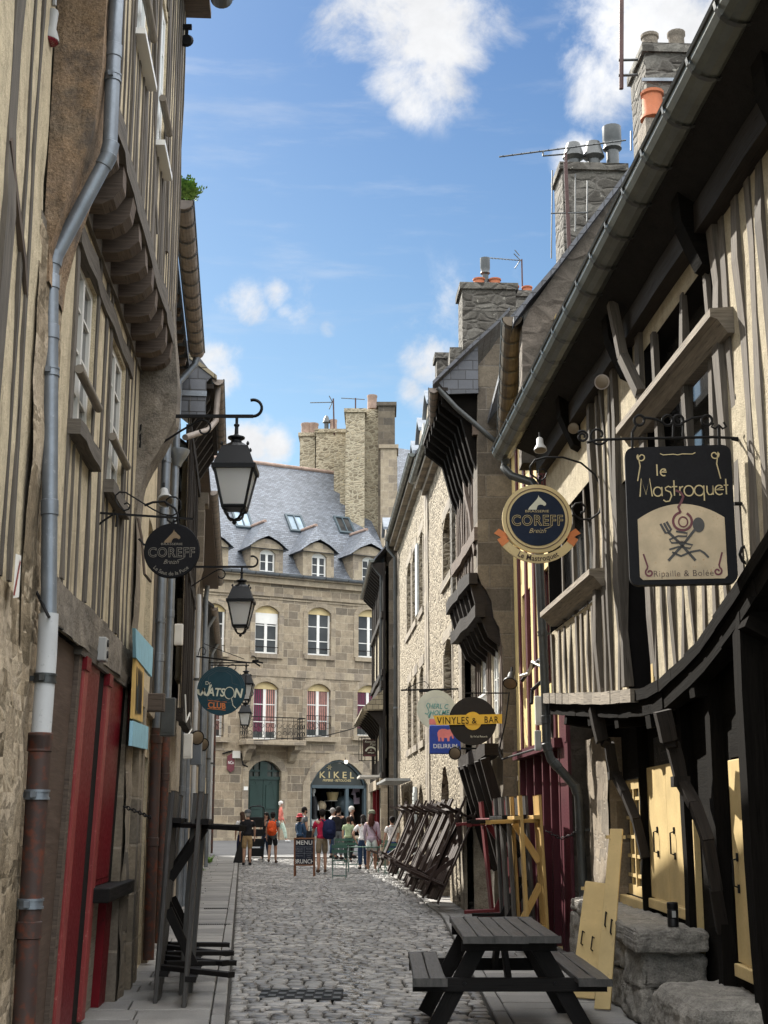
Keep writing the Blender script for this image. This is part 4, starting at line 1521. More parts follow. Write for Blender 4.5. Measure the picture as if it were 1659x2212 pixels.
 m = MB(); m.prism([(-.1, 7.72), (.46, 7.72), (.46, 7.8), (-.1, 7.8)], LF.pt(FS(19.30), 0), LF.n, V((0, 0, 1)), .02, LF.t); m.build('flashing', MT['zinc'], root)
 m = MB(); LF.box(m, FS(19.36), FS(23.2), 7.86, 7.93, JB - .1, .56)
 for i in range(8): m.prism([(JB, 7.3), (.5, 7.75), (.5, 7.86), (JB, 7.86)], LF.pt(FS(19.5 + i * .5), 0), LF.n, V((0, 0, 1)), .1, LF.t)
 m.build('eave', MT['timber_dark'], root)
 pitched(root, LF, FS(19.3), FS(23.2), 8.05, .6, 38, 3, 'tile_mossy'); body(root, LF, FS(19.3), FS(23.2), 7.9, 6, 'plaster_grey')
 # fourth: stone corbelled end, then plain fronts with many pipes
 root = thing('stone_house', 'tall narrow stone and timber house with a crowd of pipes down its front, left row', 'house', (lx(29), 29, 0))
 wins = [(FS(y), FS(y) + .8, z, z + 1.3) for y in (25.0, 28.0, 31.0, 33.8) for z in (3.3, 5.6)]
 m = MB(); wall_mb(m, LF, FS(23.2), FS(35.8), 0, 7.6, wins + [(FS(y), FS(y) + 1.1, 0, 2.3) for y in (25.2, 28.4, 32.0)], .2, bumpy=.02, cell=.4, seed=9); m.build('wall', MT['granite_pale'], root)
 for w in wins: window(root, LF, *w, -.06, 2, 3, 'paint_offwhite')
 m = MB()
 for y in (25.2, 28.4, 32.0): LF.box(m, FS(y), FS(y) + 1.1, 0, 2.3, -.19, -.15)
 m.build('door', MT['timber_black'], root)
 m = MB()
 for y in np.arange(26.2, 35.6, .5): stud(m, LF, FS(y), 2.9, 7.5, .11, -.02, .02, rnd.uniform(-.06, .06))
 m.build('timber_frame', MT['timber_pale'], root)
 m = MB()
 prof = [(-.1, 4.6), (.05, 4.8), (.2, 5.3), (.36, 5.9), (.36, 7.0), (.42, 7.0), (.42, 7.2), (-.1, 7.2)]
 m.prism(prof, LF.pt(FS(23.25), 0), LF.n, V((0, 0, 1)), .45, LF.t); m.build('corbel', MT['ashlar_pier'], root)
 gutter(root, [LF.pt(FS(25.4), 7.75, .44), LF.pt(FS(35.8), 7.75, .44)], .09, 'gutter_tan', .5)
 m = MB(); LF.box(m, FS(23.3), FS(35.8), 7.58, 7.68, -.1, .4, .01); m.build('eave', MT['timber_brown'], root)
 pitched(root, LF, FS(23.2), FS(35.8), 7.8, .4, 36, 3, 'slate_dark'); body(root, LF, FS(23.2), FS(35.8), 7.6, 6, 'plaster_grey')
 for i, (y, mt, z1, o, r_) in enumerate(((23.9, 'zinc', 6.9, .12, .055), (26.0, 'zinc', 7.7, .34, .05), (29.5, 'pipe_white', 6.4, .10, .05), (34.8, 'zinc', 7.5, .14, .06))):
  pts = [LF.pt(FS(y), z1, o), LF.pt(FS(y), z1 - .3, .11), LF.pt(FS(y), 3, .10), LF.pt(FS(y), .05, .10)]
  pipe(root, pts, r_, mt, joints=(1.3, 1.7, 2.3), clamps=(1.5, 2.5), cmat='zinc_dark')
 root = thing('plaster_house', 'plain cream house at the far end of the left row with bundled drainpipes', 'house', (lx(44), 44, 0))
 wins = [(FS(y), FS(y) + .9, z, z + 1.4) for y in (37.5, 41, 44.5, 48.5) for z in (3.2, 5.4)]
 m = MB(); wall_mb(m, LF, FS(35.8), FS(51.5), 0, 7.0, wins + [(FS(y), FS(y) + 1.1, 0, 2.3) for y in (38, 43, 47)], .2, bumpy=.02, cell=.6); m.build('wall', MT['plaster_cream'], root)
 for w in wins: window(root, LF, *w, -.06, 2, 3, 'paint_offwhite')
 m = MB()
 for y in (38, 43, 47): LF.box(m, FS(y), FS(y) + 1.1, 0, 2.3, -.19, -.15)
 m.build('door', MT['timber_brown'], root)
 m = MB()
 for y in np.arange(36.2, 51.3, .7): stud(m, LF, FS(y), 2.9, 6.9, .12, -.02, .025, rnd.uniform(-.06, .06))
 m.build('timber_frame', MT['timber_pale'], root)
 gutter(root, [LF.pt(FS(35.9), 7.1, .3), LF.pt(FS(51.4), 7.1, .3)], .09, 'gutter_tan', .6)
 pitched(root, LF, FS(35.8), FS(51.5), 7.15, .3, 36, 3, 'slate_dark'); body(root, LF, FS(35.8), FS(51.5), 7.0, 6, 'plaster_grey')
 for (y, mt, r_) in ((37.0, 'zinc', .06), (43, 'zinc', .06), (47.5, 'pipe_white', .05), (51.2, 'pipe_brown', .06)):
  pipe(root, [LF.pt(FS(y), 7.05, .3), LF.pt(FS(y), 6.7, .11), LF.pt(FS(y), gz(y) + .05, .11)], r_, mt, joints=(1.3, 1.6), clamps=(1.5,), cmat='zinc_dark')
left_row()
# ---------------------------------------------------------------- right side of the street
def rx(y): return 2.06 + .054 * (16.9 - y)
RW = Wall((rx(6.0), 6.0), (rx(16.9), 16.9), 1)          # upper wall of the near house
def RS(y): return (V((rx(y), y, 0)) - RW.p0).length
def gx(y): return 2.60 + .012 * (y - 11.5)
RG = Wall((gx(6.0), 6.0), (gx(18.0), 18.0), 1)          # its ground floor, set back
def GS(y): return (V((gx(y), y, 0)) - RG.p0).length

def right_near():
 root = thing('tavern_house', 'half timbered tavern on the right with a long zinc gutter and a sagging jetty', 'house', (rx(12), 12, 0))
 px = RW.px
 # sagging jetty beam: heights along the wall
 beam = [RW.px(u, v) for (u, v) in ((1186, 1500), (1250, 1499), (1330, 1497), (1400, 1488), (1440, 1468), (1520, 1392), (1600, 1275), (1659, 1180), (1720, 1080))]
 beam = sorted(beam)
 bs = [b[0] for b in beam]; bz = [b[1] for b in beam]
 def zb(s): return float(np.interp(s, bs, bz))
 sN, sF = RS(6.0), RS(16.88)
 top = 5.98
 # openings (s0, s1, z0, z1)
 big = (px(1556, 800)[0], px(1392, 800)[0], 3.95, 5.72)
 gap = (px(1396, 1200)[0], px(1347, 1200)[0], 2.72, 4.75)
 low = (px(1286, 1170)[0], px(1183, 1170)[0] - .02, 3.85, 5.15)
 m = MB()
 # plaster drawn as strips whose foot follows the beam
 cuts = sorted({sN, sF, *[h[i] for h in (big, gap, low) for i in (0, 1)], *np.linspace(sN, sF, 24)})
 for a, b in zip(cuts, cuts[1:]):
  c = (a + b) / 2
  spans = [(zb(c), top)]
  for h in (big, gap, low):
   if h[0] < c < h[1]:
    nw = []
    for (z0, z1) in spans:
     if h[2] > z0: nw.append((z0, min(z1, h[2])))
     if h[3] < z1: nw.append((max(z0, h[3]), z1))
    spans = nw
  for (z0, z1) in spans:
   if z1 - z0 < .01: continue
   za, zc = (zb(a), zb(b)) if abs(z0 - zb(c)) < 1e-6 else (z0, z0)
   m.face([RW.pt(a, za), RW.pt(a, z1), RW.pt(b, z1), RW.pt(b, zc)])
 m.build('plaster_wall', MT['plaster_lit'], root)
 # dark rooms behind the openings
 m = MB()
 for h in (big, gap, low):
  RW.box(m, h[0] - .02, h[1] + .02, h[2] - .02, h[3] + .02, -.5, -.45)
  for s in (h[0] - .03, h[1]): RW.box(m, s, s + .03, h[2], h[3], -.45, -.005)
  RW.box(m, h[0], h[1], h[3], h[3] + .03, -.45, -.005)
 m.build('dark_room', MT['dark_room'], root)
 m = MB()
 for a, b in ((big[0], big[1]), (low[0], low[1])):
  RW.box(m, a, b, 3.9, 5.75, -.22, -.2)
 m.split('pane', MT['glass_dark'], root)
 # studs
 m = MB()
 def st(s, z0, z1, w, o=.03, lean=0.0):
  stud(m, RW, s, z0, z1, w, -.03, o, lean, .013)
 for u in (1578, 1612, 1640, 1668):
  s = px(u, 800)[0]; st(s, zb(s), top, .11, .014)
 for u in (1415, 1436, 1457, 1478, 1501, 1525, 1550, 1575, 1603, 1632):
  s = px(u, 1330)[0]
  if u < 1600: st(s, zb(s), 3.95, rnd.uniform(.05, .085), .02, rnd.uniform(-.02, .02))
 for u in (1426, 1490, 1546):
  s = px(u, 950)[0]; st(s, 3.95, 5.74, .10, .03)
 s = px(1562, 800)[0]; st(s, 3.95, 5.95, .13, .035)
 s = px(1386, 800)[0]; st(s, 2.8, 5.95, .16, .03)
 s = px(1350, 1300)[0]; st(s, 2.8, 5.95, .12, .05)
 # close studs left of the gap
 for u in np.arange(1196, 1345, 12.6):
  s = px(u + rnd.uniform(-1.5, 1.5), 1330)[0]
  zt = 5.95
  if low[0] - .05 < s < low[1]: zt = low[2] - .05
  st(s, zb(s), zt, rnd.choice((.06, .075, .09)), .025, rnd.uniform(-.03, .03))
 for u in (1212, 1235, 1262):
  s = px(u, 1170)[0]; st(s, low[2], low[3], .07, -.005)
 s = px(1291, 1170)[0]; st(s, zb(s), 5.95, .13, .05)
 m.build('timber_frame', MT['timber_grey'], root)
 m = MB()
 s = px(1405, 1300)[0]; RW.box(m, s - .04, s + .03, 2.75, 4.0, -.06, .015); m.build('shutter_edge', MT['paint_yellow'], root)
 # wall plate and coving
 m = MB(); m.beam(RW.pt(sN, top + .03, .03), RW.pt(sF, top + .03, .03), .22, .18, RW.n, .01, 14); m.build('wall_plate', MT['timber_dark'], root)
 ez = 6.36
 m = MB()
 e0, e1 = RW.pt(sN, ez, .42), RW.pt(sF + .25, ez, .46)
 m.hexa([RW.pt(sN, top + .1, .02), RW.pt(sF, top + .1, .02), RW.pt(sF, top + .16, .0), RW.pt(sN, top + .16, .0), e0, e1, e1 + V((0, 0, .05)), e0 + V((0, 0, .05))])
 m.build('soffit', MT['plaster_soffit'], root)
 for y in (7.6, 9.55, 12.1, 14.6):
  m = MB()
  m.prism([(.0, 5.62), (.08, 5.66), (.16, 5.85), (.22, 6.0), (.24, 6.25), (.0, 6.2)], RW.pt(RS(y), 0), RW.n, V((0, 0, 1)), .2, RW.t)
  m.build('eave_bracket', MT['timber_black'], root, bevel=.015)
 g0, g1 = at(1606, -12, 7.35), at(1086, 973, 17.55)
 d = (g1 - g0)
 gutter(root, [g0 - d * .12, g1], .15, 'zinc_gutter', .62)
 pipe(root, [g1 + V((.02, -.08, -.06)), g1 + V((.03, -.05, -.2)), at(1088, 1010, 17.5), at(1105, 1028, 17.4), at(1150, 1042, 17.2), at(1157, 1052, 17.15), at(1158, 1075, 17.1),
    at(1166, 1240, 16.95), at(1178, 1500, 16.95), at(1181, 1610, 16.95), at(1190, 1640, 16.95), at(1243, 1700, 16.95), at(1250, 1722, 16.95), at(1262, 1960, 16.95)], .055, 'zinc_dark',
  joints=(6.5, 8.5, 9.1, 10.2, 11.2), clamps=(7.5, 12.3), cmat='zinc_dark')
 # roof (rises behind the gutter) and gables
 t = math.tan(R(52))
 m = MB()
 a0, a1 = g0 - d * .12 + V((.08, 0, .02)), g1 + V((.08, 0, .02))
 up = V((2.9, 0, 2.9 * t))
 m.hexa([a0 - V((0, 0, .08)), a1 - V((0, 0, .08)), a1 + up - V((0, 0, .08)), a0 + up - V((0, 0, .08)), a0, a1, a1 + up, a0 + up])
 m.build('roof', MT['slate_dark'], root)
 m = MB()
 m.face([RW.pt(sF, 2.9), RW.pt(sF, top), RW.pt(sF, 9.8, -2.6), RW.pt(sF, 2.9, -5)]); m.face([RW.pt(sN, 2.4), RW.pt(sN, top), RW.pt(sN, 9.8, -2.6), RW.pt(sN, 2.4, -5)])
 m.split('side_wall', MT['granite_grey'], root)
 # jetty beam (sagging) in two mouldings; upper one coloured pale where sunlit, black where shaded
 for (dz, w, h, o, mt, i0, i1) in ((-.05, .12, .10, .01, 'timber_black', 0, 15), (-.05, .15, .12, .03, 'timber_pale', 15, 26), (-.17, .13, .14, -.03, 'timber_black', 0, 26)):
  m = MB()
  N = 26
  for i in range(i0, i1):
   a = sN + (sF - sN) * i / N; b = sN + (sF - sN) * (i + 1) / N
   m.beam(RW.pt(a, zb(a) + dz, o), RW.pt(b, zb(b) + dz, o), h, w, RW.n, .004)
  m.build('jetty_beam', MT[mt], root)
 # boards closing the underside of the jetty, back to the ground floor
 m = MB()
 N = 20
 for i in range(N):
  a = sN + (sF - sN) * i / N; b = sN + (sF - sN) * (i + 1) / N
  A, B = RW.pt(a, zb(a) - .16, -.05), RW.pt(b, zb(b) - .16, -.05)
  zA, zB = min(2.75, zb(a) - .16), min(2.75, zb(b) - .16)
  C, D = RW.pt(b, zB, -.55), RW.pt(a, zA, -.4)
  m.face([A, B, C, D])
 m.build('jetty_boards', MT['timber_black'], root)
 for y in (9.2, 10.6, 12.0, 13.3, 14.6, 15.9):
  s = RS(y)
  m = MB(); m.beam(RW.pt(s, zb(s) - .25, .02), RW.pt(s, min(2.7, zb(s) - .2), -.5), .16, .18, V((0, 0, 1)), .008, 3)
  m.build('joist', MT['timber_black'], root)
 # wooden sills
 for (p, q, hh) in (((1562, 700), (1350, 912), .13), ((1292, 1248), (1182, 1318), .12)):
  a, b = RW.px(*p, .08), RW.px(*q, .08)
  z = (a[1] + b[1]) / 2
  m = MB()
  s0, s1 = a[0], b[0]
  pr = [(-.05, -hh), (.05, -hh), (.12, -.03), (.17, -.01), (.17, .05), (-.05, .07)]
  m.prism(pr, RW.pt(s0, z - .02), RW.n, V((0, 0, 1)), s1 - s0, RW.t)
  m.build('sill', MT['timber_pale'], root, bevel=.012)
 # curved eave brace left of the big window, and by the small one
 for (us, y0) in (((1322, 655), (1345, 770), (1383, 850), (1392, 880)), 0), (((1192, 1075), (1210, 1090), (1232, 1150)), 1):
  m = MB()
  pts = [RW.P(u, v, .20 * (1 - i / (len(us) - 1)) + .04) for i, (u, v) in enumerate(us)]
  m.bar(pts, .10, .08, RW.n); m.build('brace', MT['timber_grey'], root)
 # jetty brackets: carved pendants and curved struts down to the posts
 for (top_px, mid_px, low_px) in (((1284, 1530), [(1302, 1601), (1315, 1606), (1328, 1672)], [(1350, 1712), (1374, 1770), (1394, 1850)]),
         ((1429, 1534), [(1446, 1601), (1453, 1606), (1470, 1683)], [(1500, 1735), (1528, 1815), (1546, 1920), (1560, 2010)]),
         ((1190, 1530), [(1203, 1600), (1208, 1606), (1215, 1640)], [(1232, 1700), (1262, 1800), (1275, 1880)])):
  m = MB()
  allp = [top_px] + mid_px + low_px
  n = len(allp)
  pts = []
  for i, (u, v) in enumerate(allp):
   o = .46 - .38 * (i / (n - 1))
   pts.append(RG.P(u, v, o))
  m.beam(pts[0], pts[1], .13, .12, RG.n, .006, 2); m.beam(pts[1], pts[2], .08, .09, RG.n)
  m.beam(pts[2], pts[3], .10, .10, RG.n, .006, 2)
  m.beam(pts[3] + V((0, 0, .02)), pts[3] - V((0, 0, .06)), .13, .13, RG.n)
  for a, b in zip(pts[3:], pts[4:]):
   m.beam(a, b + (b - a) * .04, .075, .09, RG.n, .004)
  m.build('jetty_bracket', MT['timber_dark'], root)
 # ---------------- ground floor
 gp = RG.px
 m = MB()
 hole1 = (gp(1403, 1800)[0], gp(1337, 1800)[0], .82, 2.02)
 hole2 = (gp(1497, 1800)[0], gp(1408, 1800)[0], .77, 2.12)
 hole3 = (gp(1630, 1800)[0] , gp(1588, 1800)[0], .5, 2.05)
 wall_mb(m, RG, GS(6), GS(17.9), 0, 2.75, [hole1, hole2, hole3], .12, bumpy=.01, cell=.3)
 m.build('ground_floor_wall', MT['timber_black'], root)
 # yellow window with glazing bars
 f = window(root, RG, hole1[0], hole1[1], hole1[2], hole1[3], -.02, 2, 6, 'paint_yellow', 'glass_shop', fw=.10, bar=.035, mull=.05)
 m = MB()
 for i in (1, 2, 4, 5):
  s = hole1[0] + (hole1[1] - hole1[0]) * i / 6; RG.box(m, s - .014, s + .014, hole1[2] + .1, hole1[3] - .1, -.05, -.022)
 m.split('glazing_bar', MT['paint_yellow'], f)
 m = MB(); RG.box(m, hole1[0] - .06, hole1[1] + .06, hole1[2] - .12, hole1[2] - .01, -.04, .08); m.build('sill', MT['paint_yellow'], f, bevel=.01)
 # yellow shutters
 def shutter(h, n, o=.03):
  m = MB()
  for i in range(n):
   a = h[0] + (h[1] - h[0]) * i / n; b = h[0] + (h[1] - h[0]) * (i + 1) / n
   RG.box(m, a + .004, b - .004, h[2] + .1, h[3] - .02, o - .04, o + rnd.uniform(-.003, .003))
  sh = m.build('shutter', MT['paint_yellow'], root, bevel=.006)
  for k in (.33, .75) if n > 1 else (.7,):
   m = MB(); c = h[0] + (h[1] - h[0]) * k; zc = (h[2] + h[3]) / 2 - .05
   m.tube([RG.pt(c, zc - .10, o + .005), RG.pt(c, zc - .09, o + .04), RG.pt(c, zc + .09, o + .04), RG.pt(c, zc + .10, o + .005)], .008, 6)
   RG.box(m, c - .015, c + .015, zc + .08, zc + .14, o, o + .012); RG.box(m, c - .015, c + .015, zc - .14, zc - .08, o, o + .012)
   m.build('handle', MT['iron'], sh)
  m = MB(); RG.box(m, h[0], h[1], h[2] + .0, h[2] + .09, o - .06, o + .03); m.build('bottom_rail', MT['paint_yellow'], sh, bevel=.008)
 shutter(hole2, 2); shutter(hole3, 1)
 m = MB()
 for u, w in ((1502, .17), (1330, .1), (1406, .06)):
  s = gp(u, 1800)[0]; m.beam(RG.pt(s, .02 if u == 1502 else .6, .03), RG.pt(s, 2.75, .03), w, .14, RG.n, .008, 5)
 s = gp(1664, 1850)[0]; m.beam(RG.pt(s, .2, .06), RG.pt(s, 3.0, .06), .2, .16, RG.n, .008, 5)
 s = gp(1575, 1900)[0]; m.beam(RG.pt(s, .2, .02), RG.pt(s, 2.8, .02), .16, .14, RG.n, .008, 5)
 m.split('door_post', MT['timber_black'], root)
 m = MB(); s = gp(1514, 1900)[0]; RG.box(m, s - .04, s + .0, .5, 1.6, .0, .05); m.build('yellow_strip', MT['paint_yellow'], root)
 # shop name scratched on the dark board over the door
 m = MB()
 s, z = gp(1432, 1640, .02); RG.box(m, s - .62, s + .45, z - .1, z + .22, .0, .02); bd = m.build('name_board', MT['sign_black'], root)
 m = MB(); text_mb(m, 'le Mastro', RG.pt(s + .35, z - .02, .021), -RG.t, V((0, 0, 1)), .15, 'L', 0, .8, -.018); m.build('lettering', MT['sign_grey'], bd)
 # stone pier and plinth
 m = MB()
 a, b = gp(1330, 1800, .1)[0], gp(1287, 1800, .1)[0]
 wall_mb(m, RG, a, b, 0, 2.55, bumpy=.03, cell=.09, off=.18, seed=12)
 RG.box(m, a + .01, b - .01, 0, 2.5, -.2, .15)
 m.build('stone_pier', MT['ashlar_pier'], root)
 # bench of rough granite along the foot
 m = MB()
 blocks = [(11.38, 12.1, 2.04, .0, .27), (11.40, 11.95, 2.03, .28, .57), (12.12, 13.0, 2.07, .0, .34), (11.97, 13.0, 2.06, .35, .57), (13.02, 14.2, 2.12, .0, .56), (14.22, 16.6, 2.2, .0, .55)]
 for (y0, y1, xf, z0, z1) in blocks:
  m.hexa([(xf, y0, z0), (gx(y0) - .02, y0, z0), (gx(y1) - .02, y1, z0), (xf - .05, y1, z0), (xf + .02, y0, z1), (gx(y0) - .02, y0, z1), (gx(y1) - .02, y1, z1), (xf - .03, y1, z1)], .02)
 o = m.build('stone_plinth', MT['stone_step'], root)
 rough(o, .03, .075, 4)
 m = MB(); y0, y1 = 11.25, 16.7
 m.hexa([(1.98, y0, .57), (gx(y0) - .02, y0, .57), (gx(y1) - .02, y1, .57), (2.2, y1, .57), (1.98, y0, .75), (gx(y0) - .02, y0, .75), (gx(y1) - .02, y1, .71), (2.2, y1, .71)])
 o = m.build('bench_top', MT['stone_step'], root); rough(o, .035, .075, 5)


def rough(o, bev, amp, lv=3):
 md = o.modifiers.new('bevel', 'BEVEL'); md.width = bev; md.segments = 2
 md = o.modifiers.new('sub', 'SUBSURF'); md.subdivision_type = 'SIMPLE'; md.levels = lv; md.render_levels = lv
 tx = bpy.data.textures.new('stone', 'CLOUDS'); tx.noise_scale = .11; tx.noise_depth = 6
 md = o.modifiers.new('disp', 'DISPLACE'); md.texture = tx; md.strength = amp; md.mid_level = .5; md.texture_coords = 'LOCAL'
 o.data.polygons.foreach_set('use_smooth', [True] * len(o.data.polygons))

right_near()

def steps():
 m = MB()
 m.hexa([(1.98, 9.3, 0), (3.1, 9.3, 0), (3.1, 11.05, 0), (1.98, 11.05, 0), (2.02, 9.3, .42), (3.1, 9.3, .42), (3.1, 10.95, .42), (2.05, 10.95, .40)])
 o = m.build('stone_step', MT['stone_step'], None, org=(2.3, 10.3, 0))
 rough(o, .09, .06, 5)
 tag(o, 'worn rounded granite doorstep at the lower right edge of the picture', 'doorstep')
steps()

# ---- farther right houses
def fx(y): return 2.2 + .0 * y
W2 = Wall((2.30, 17.2), (2.12, 22.0), 1)
W3 = Wall((1.60, 22.0), (1.40, 25.5), 1)
W4 = Wall((1.49, 25.5), (.49, 44.0), 1)
W5 = Wall((.02, 45.0), (-.42, 53.0), 1)
def WS(W, y): return (y - W.p0.y) / W.t.y

def chimney_stack(root, c, w, d, z0, z1, mat, pots=(), rot=0.0, cap=True):
 M = Matrix.Rotation(rot, 3, 'Z')
 m = MB()
 n = 8
 for i in range(n):
  a, b = z0 + (z1 - z0) * i / n, z0 + (z1 - z0) * (i + 1) / n
  m.box((c[0], c[1], (a + b) / 2), (w + rnd.uniform(-.015, .015), d + rnd.uniform(-.015, .015), b - a - .001), M)
 if cap:
  m.box((c[0], c[1], z1 + .06), (w + .1, d + .1, .14), M)
 ch = m.build('chimney', MT[mat], root)
 for (dx, dy, r, h, pm) in pots:
  p = V((c[0], c[1], z1 + .1)) + M @ V((dx, dy, 0))
  m = MB()
  if pm == 'cowl':
   m.lathe([(r, 0), (r, h * .45), (r * 1.7, h * .55), (r * 1.05, h * 1.0), (r * .6, h * 1.02)], p, 14); mt = 'zinc_dark'
  elif pm == 'flue':
   m.lathe([(r, 0), (r, h * .5), (r * 1.5, h * .55), (r * 1.3, h * .62), (r * 1.5, h * .7), (r * 1.5, h), (r * .9, h * 1.02)], p, 14); mt = 'zinc_dark'
  else:
   m.lathe([(r * 1.15, 0), (r * 1.1, h * .1), (r * .95, h * .2), (r * .9, h * .85), (r * 1.05, h * .9), (r * 1.05, h), (r * .7, h * .99)], p, 14); mt = pm
  m.build('chimney_pot', MT[mt], ch, smooth=True)
 return ch

def right_far():
 # cream and maroon narrow house, gable rising behind the long gutter
 root = thing('painted_house', 'narrow cream house with maroon posts and a bronze gutter, stone gable above', 'house', (2.2, 19.5, 0))
 m = MB(); wall_mb(m, W2, 0, W2.len, 0, 8.2, [(1.2, 2.1, 3.4, 5.0), (3.0, 3.9, 3.4, 5.0), (1.2, 2.1, 5.7, 7.0), (.6, 4.4, .0, 2.5)], .15); m.build('wall', MT['paint_cream'], root)
 m = MB()
 for s in np.arange(.02, 4.8, .8):
  W2.box(m, s, s + .17, 2.55, 8.1, -.02, .03)
 m.build('post', MT['paint_maroon'], root)
 for (a, b, c, d) in ((1.2, 2.1, 3.4, 5.0), (3.0, 3.9, 3.4, 5.0), (1.2, 2.1, 5.7, 7.0)):
  window(root, W2, a, b, c, d, -.04, 2, 3, 'paint_maroon')
 m = MB()
 W2.box(m, 0, .6, 0, 3.3, -.02, .02)
 W2.box(m, .6, 4.4, 0, 2.5, -.14, -.1)
 for s in (.62, 1.3, 2.0, 2.8, 3.6, 4.3): W2.box(m, s, s + .09, 0, 2.5, -.1, .03)
 W2.box(m, .4, 4.5, 2.5, 2.62, -.05, .12); m.build('shopfront', MT['paint_maroon'], root)
 m = MB()
 g0, g1 = at(1107, 684, 17.45), at(1090, 985, 22.3)
 gutter(root, [g0, g1], .135, 'copper_gutter', .45)
 # gable wall facing down the street
 def G(u, v): return at(u, v, 17.35)
 m = MB()
 poly = [(1128, 1000), (1128, 705), (1145, 668), (1200, 590), (1352, 388), (1560, 120), (1660, 120), (1660, 1000)]
 m.face([G(*p) for p in poly]); m.face([G(*p) + V((0, .4, 0)) for p in poly][::-1])
 m.face([G(1128, 1000), G(1128, 705), G(1128, 705) + V((0, .4, 0)), G(1128, 1000) + V((0, .4, 0))])
 m.face([(2.32, 17.3, 0), (3.8, 17.3, 0), (3.8, 17.3, 6), (2.32, 17.3, 6)])
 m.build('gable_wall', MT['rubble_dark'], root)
 m = MB()
 for p, q in zip([(1108, 690), (1140, 645), (1200, 575), (1352, 376)], [(1140, 645), (1200, 575), (1352, 376), (1560, 105)]):
  a, b = G(*p) - V((0, .12, 0)), G(*q) - V((0, .12, 0))
  a2, b2 = a + V((0, 5.0, 0)), b + V((0, 5.0, 0))
  dz = V((0, 0, .09))
  m.hexa([a - dz, b - dz, b2 - dz, a2 - dz, a, b, b2, a2])
 m.build('roof', MT['slate_dark'], root)
 chimney_stack(root, at(1443, 300, 18.3).xy[:] , .80, .9, 9.0, 12.45, 'chimney_stone', [(-.2, 0, .13, .45, 'granite_grey'), (.2, 0, .13, .5, 'granite_grey')], .05)
 chimney_stack(root, at(1413, 300, 17.7).xy[:], .36, .5, 8.5, 11.2, 'granite_grey', [(0, 0, .16, .42, 'terracotta')], .05, False)
 c2 = at(1275, 450, 23.5)
 chimney_stack(root, c2.xy[:], 1.18, .8, 9, 13.25, 'chimney_stone', [(-.28, 0, .12, .62, 'cowl'), (.10, 0, .12, .66, 'cowl'), (.46, 0, .12, .98, 'flue')], .06)
 m = MB(); m.box(V((at(1443, 300, 18.3).x - .02, 17.82, 12.0)), (.84, .03, .05)); m.build('chimney_band', MT['zinc'], root)

 # granite house: party wall seen on end, deep jetties
 root = thing('stone_timber_house', 'house with a tall granite end wall and blackened carved jetties', 'house', (1.6, 23.7, 0))
 def S(u, v): return at(u, v, 22.0)
 m = MB()
 edge = [(1032, 790), (1031, 1000), (1032, 1240), (1040, 1262), (1050, 1274), (1062, 1300), (1067, 1334), (1079, 1357), (1084, 1392), (1087, 1400), (1087, 1890)]
 r_edge = (1116, 1890)
 poly = [S(*p) for p in edge] + [S(1118, 1890), S(1118, 690), S(1102, 692), S(1060, 755)]
 m.face(poly)
 for p, q in zip(edge, edge[1:]):
  m.face([S(*q), S(*p), S(*p) + V((-.03, .55, 0)), S(*q) + V((-.03, .55, 0))])
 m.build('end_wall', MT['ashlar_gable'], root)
 # roof edge, slate cheek
 m = MB()
 pts = [(934, 828), (962, 800), (1020, 745), (1070, 700), (1100, 668)]
 for p, q in zip(pts, pts[1:]):
  a, b = S(*p) - V((0, .12, 0)), S(*q) - V((0, .12, 0))
  a2, b2 = a + V((.11, 3.6, 0)), b + V((.11, 3.6, 0)); dz = V((0, 0, .07))
  m.hexa([a - dz, b - dz, b2 - dz, a2 - dz, a, b, b2, a2])
 m.build('roof', MT['slate_dark'], root)
 m = MB(); m.prism([S(*p).xz[:] for p in ((948, 828), (1032, 748), (1033, 850), (968, 852))], V((0, 21.97, 0)), V((1, 0, 0)), V((0, 0, 1)), -.05); m.build('slate_cheek', MT['slate_dark'], root)
 g0 = S(937, 838)
 gutter(root, [g0, g0 + V((.11, 3.5, 0))], .085, 'gutter_tan', .35)
 pipe(root, [S(946, 838), S(985, 880), S(1060, 945), S(1085, 962)], .045, 'zinc_dark', 'outlet')
 # timber front between end wall and next house, with two jetties
 def fr(u, v, y): return at(u, v, y)
 z_e = S(937, 838).z
 m = MB(); wall_mb(m, W3, 0, W3.len, 5.6, z_e - .3, [(.8, 1.6, 6.5, 7.8), (2.1, 2.9, 6.5, 7.8)], .1, 0.0); m.build('upper_wall', MT['plaster_lit'], root)
 for a in (.8, 2.1): window(root, W3, a, a + .8, 6.5, 7.8, .0, 2, 3, 'timber_dark')
 m = MB()
 for s in np.arange(.08, 3.5, .24): stud(m, W3, s, 5.6, z_e - .3, .09, -.02, .03, rnd.uniform(-.02, .02))
 for z in (6.2, 8.0): m.beam(W3.pt(0, z, .04), W3.pt(W3.len, z, .04), .2, .14, W3.n, .012, 6)
 m.beam(W3.pt(.2, 5.9, .05), W3.pt(2.2, 8.0, .05), .13, .1, W3.n, .01, 5)
 m.build('timber_frame', MT['timber_brown'], root)
 for i in range(8):   # eave consoles
  m = MB()
  m.prism([(0, z_e - 1.5), (.12, z_e - 1.2), (.3, z_e - .5), (.62, z_e - .25), (.62, z_e - .05), (0, z_e - .05)], W3.pt(.1 + i * .46, 0), W3.n, V((0, 0, 1)), .13, W3.t)
  m.build('eave_bracket', MT['timber_black'], root)
 m = MB(); W3.box(m, 0, W3.len, z_e - .06, z_e, 0, .65); m.build('eave', MT['timber_dark'], root)
